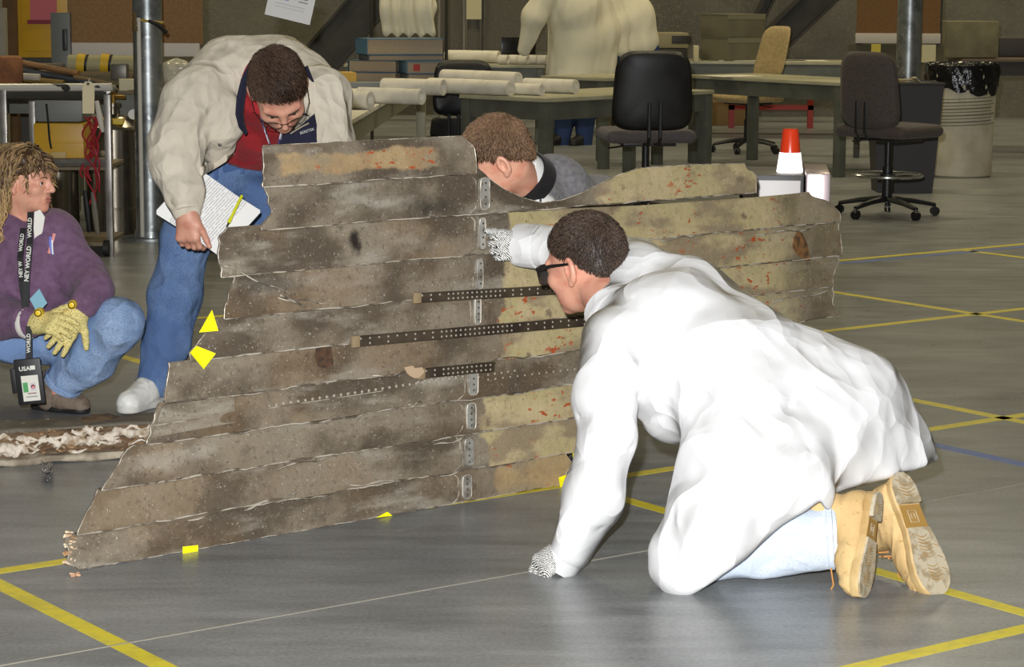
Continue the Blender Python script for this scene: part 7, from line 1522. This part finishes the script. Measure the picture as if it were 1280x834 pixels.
# dewars
STL = mat('brushed_steel', rgb(150, 142, 128), 0.24, 0.95, stretch=(1, 1, 0.05), var=[(30, rgb(120, 112, 100), .4, .65)])
def dewar(px, by, d, rpx, toppx, label):
    p = W(px, by, d); k = PXM(p); r = rpx / k; h = (by - toppx) / k; root = thing('steel_dewar', label, 'tank', (p[0], d, 0)); mb = MB(); mb.lathe((0, 0, 0), [(r * .96, 0), (r, 0.01), (r, h * .22), (r * 1.012, h * .225), (r * 1.012, h * .235), (r, h * .24), (r, h * .88), (r * .96, h * .90), (r * .93, h * .905), (r * .55, h * 0.98), (r * .25, h), (r * .22, h * 1.06), (r * .30, h * 1.06), (r * .30, h * 1.09)], 40); mb.build('vessel', STL, root, angle=0.4)
    mb = MB(); mb.tube([(0, 0, h * 1.05), (0, 0, h * 1.18)], 0.018, 8); mb.tube([(0, 0, h * 1.14), (0.08, -0.02, h * 1.14)], 0.012, 8); mb.build('valve', mat('brass', rgb(170, 132, 60), .35, .8), root); mb = MB(); mb.box((0.02, -r * .62, h * 0.945), (0.13, 0.06, 0.035), None, .006); mb.build('yellow_label', mat('label_yellow', rgb(206, 176, 40), .5), root)
    mb = MB(); mb.lathe((0.13, -.05, h * 1.0), [(0.03, 0), (0.03, 0.03)], 14, (0, 1, 0)); mb.build('gauge', mat('gauge_white', rgb(220, 220, 214), .3), root); return root
dewar(144, 296, 14.03, 35.5, 146, 'tall brushed steel dewar with a yellow label beside the thick pole'); dewar(74, 296, 13.92, 26, 196, 'shorter shiny steel dewar behind the cart shelf')
# ================================================================== broken wreckage beam on the floor at the left
db = thing('wreckage_beam', 'broken brown beam with peeling white skin lying on the floor at the torn panel end', 'wreckage'); rg = np.random.default_rng(23)
A0 = np.array([-2.05, 7.03, 0]); B0 = np.array([-1.05, 7.40, 0]); dx = nrm(B0 - A0); dy = np.cross(EZ, dx); L_ = np.linalg.norm(B0 - A0)
BRM = mat('charred_core', rgb(116, 90, 62), 0.8, var=[(9, rgb(70, 56, 42), .42, .6), (24, rgb(160, 138, 104), .58, .72)], bump=(30, .8, .01), stretch=(0.4, 1, 2.5)); TOPB = mat('beam_top', rgb(106, 98, 86), 0.75, var=[(7, rgb(84, 76, 64), .4, .62), (40, rgb(176, 166, 146), .66, .72)], bump=(40, .5, .006)); PEEL = mat('peeled_white', rgb(206, 194, 178), 0.75, var=[(22, rgb(150, 128, 102), .46, .62)], bump=(50, .6, .006))
Rd = np.stack([dx, dy, EZ], 1); s = SDF(); cen = (A0 + B0) / 2
s.box(cen + dy * 0.09 + EZ * 0.054, (L_ / 2, 0.085, 0.050), Rd, 0.02); cutn = lambda P, g: 0.010 * vnoise(P * np.array([9, 9, 40]), 3) + 0.006 * vnoise(P * 45, 6)
sdf_obj('core', s, 0.010, BRM, db, cutn)
s = SDF(); s.box(cen + dy * 0.095 + EZ * 0.102, (L_ / 2, 0.085, 0.007), Rd, 0.005); sdf_obj('top_skin', s, 0.010, TOPB, db, lambda P, g: .006 * vnoise(P * 14, 8))
s = SDF(); s.box(cen - dy * 0.005 + EZ * 0.014, (L_ / 2, 0.03, 0.012), Rd, 0.006); sdf_obj('lower_flange', s, 0.007, mat('flange_grey', rgb(168, 156, 136), .7, var=[(14, rgb(120, 108, 90), .45, .62)]), db, lambda P, g: .010 * vnoise(P * np.array([16, 16, 60]), 4))
def at(u, z, o=0.0): return A0 + dx * (u * L_) - dy * (0.006 + o) + EZ * z
for (u0, u1, z0, r) in ((0.50, 0.64, 0.070, .012), (0.60, 0.80, 0.066, .016), (0.76, 0.97, 0.078, .015), (0.44, 0.52, 0.048, .014), (0.66, 0.74, 0.090, .008), (0.84, 0.98, 0.094, .008)):   # thick crusts of white skin
    s = SDF(); n = 7; pv = None
    for q in range(n):
        u = u0 + (u1 - u0) * q / (n - 1); p = at(u, z0 + 0.008 * math.sin(q * 2.1 + u0 * 40), 0.002); rr = r * (0.45 + 0.8 * rg.random())
        if pv is not None: s.cone(pv[0], p, pv[1], rr, 0.01)
        pv = (p, rr)
    sdf_obj('white_crust', s, 0.0055, PEEL, db, lambda P, g: 0.007 * vnoise(P * 60, 5) + 0.005 * vnoise(P * 130, 6))
for i in range(60):   # splinters and curled scraps
    u = 0.35 + 0.63 * rg.random(); z0 = 0.028 + 0.072 * rg.random(); w_ = rg.uniform(0.015, 0.09); h_ = rg.uniform(0.002, 0.008); pts = [at(u + w_ / L_ * (q / 5 - .5), z0 + 0.006 * math.sin(q * 1.3 + i), 0.004 + rg.uniform(0, .012)) for q in range(6)]
    mb = MB(); mb.tube(pts, [h_ * x for x in (0.2, 0.8, 1.0, 0.9, 0.6, 0.15)], 5, flat=(0.5, 1)); mb.build('splinter', PEEL if i % 3 == 0 else mat('splinter_brown', rgb(96, 72, 48), .8, var=[(30, rgb(150, 120, 86), .5, .6)]), db)
rebase(db, cen)
s = SDF(); rg = np.random.default_rng(3); wp = W(60, 592, 7.05); mb = MB()
for k in range(7):
    pts = []; p = G(58, 603) + np.array([0, 0, 0.01])
    for j in range(14): pts.append(G(52 + 14 * rg.random(), 604 - 14 * rg.random()) + EZ * (0.006 + 0.035 * rg.random()))
    mb.tube(pts, 0.003, 5)
o = mb.build('wire_tangle', mat('wire_grey', rgb(150, 148, 146), .4, .6), None); c = G(58, 600); o.data.transform(Matrix.Translation(-Vector(c))); o.location = c; tag(o, 'small tangle of grey wire on the floor below the broken beam', 'wire')
mb = MB(); c = G(94, 721)
for k in range(6): a = k * 1.05; mb.tube([(0, 0, .004), (0.014 * math.cos(a), 0.014 * math.sin(a), .004 + .004 * (k % 2))], [.005, .003], 5)
o = mb.build('debris_crumb', mat('crumb_tan', rgb(190, 150, 120), .8), None); o.location = c; tag(o, 'small tan crumb of debris on the floor at the panel\'s lower tip', 'debris')
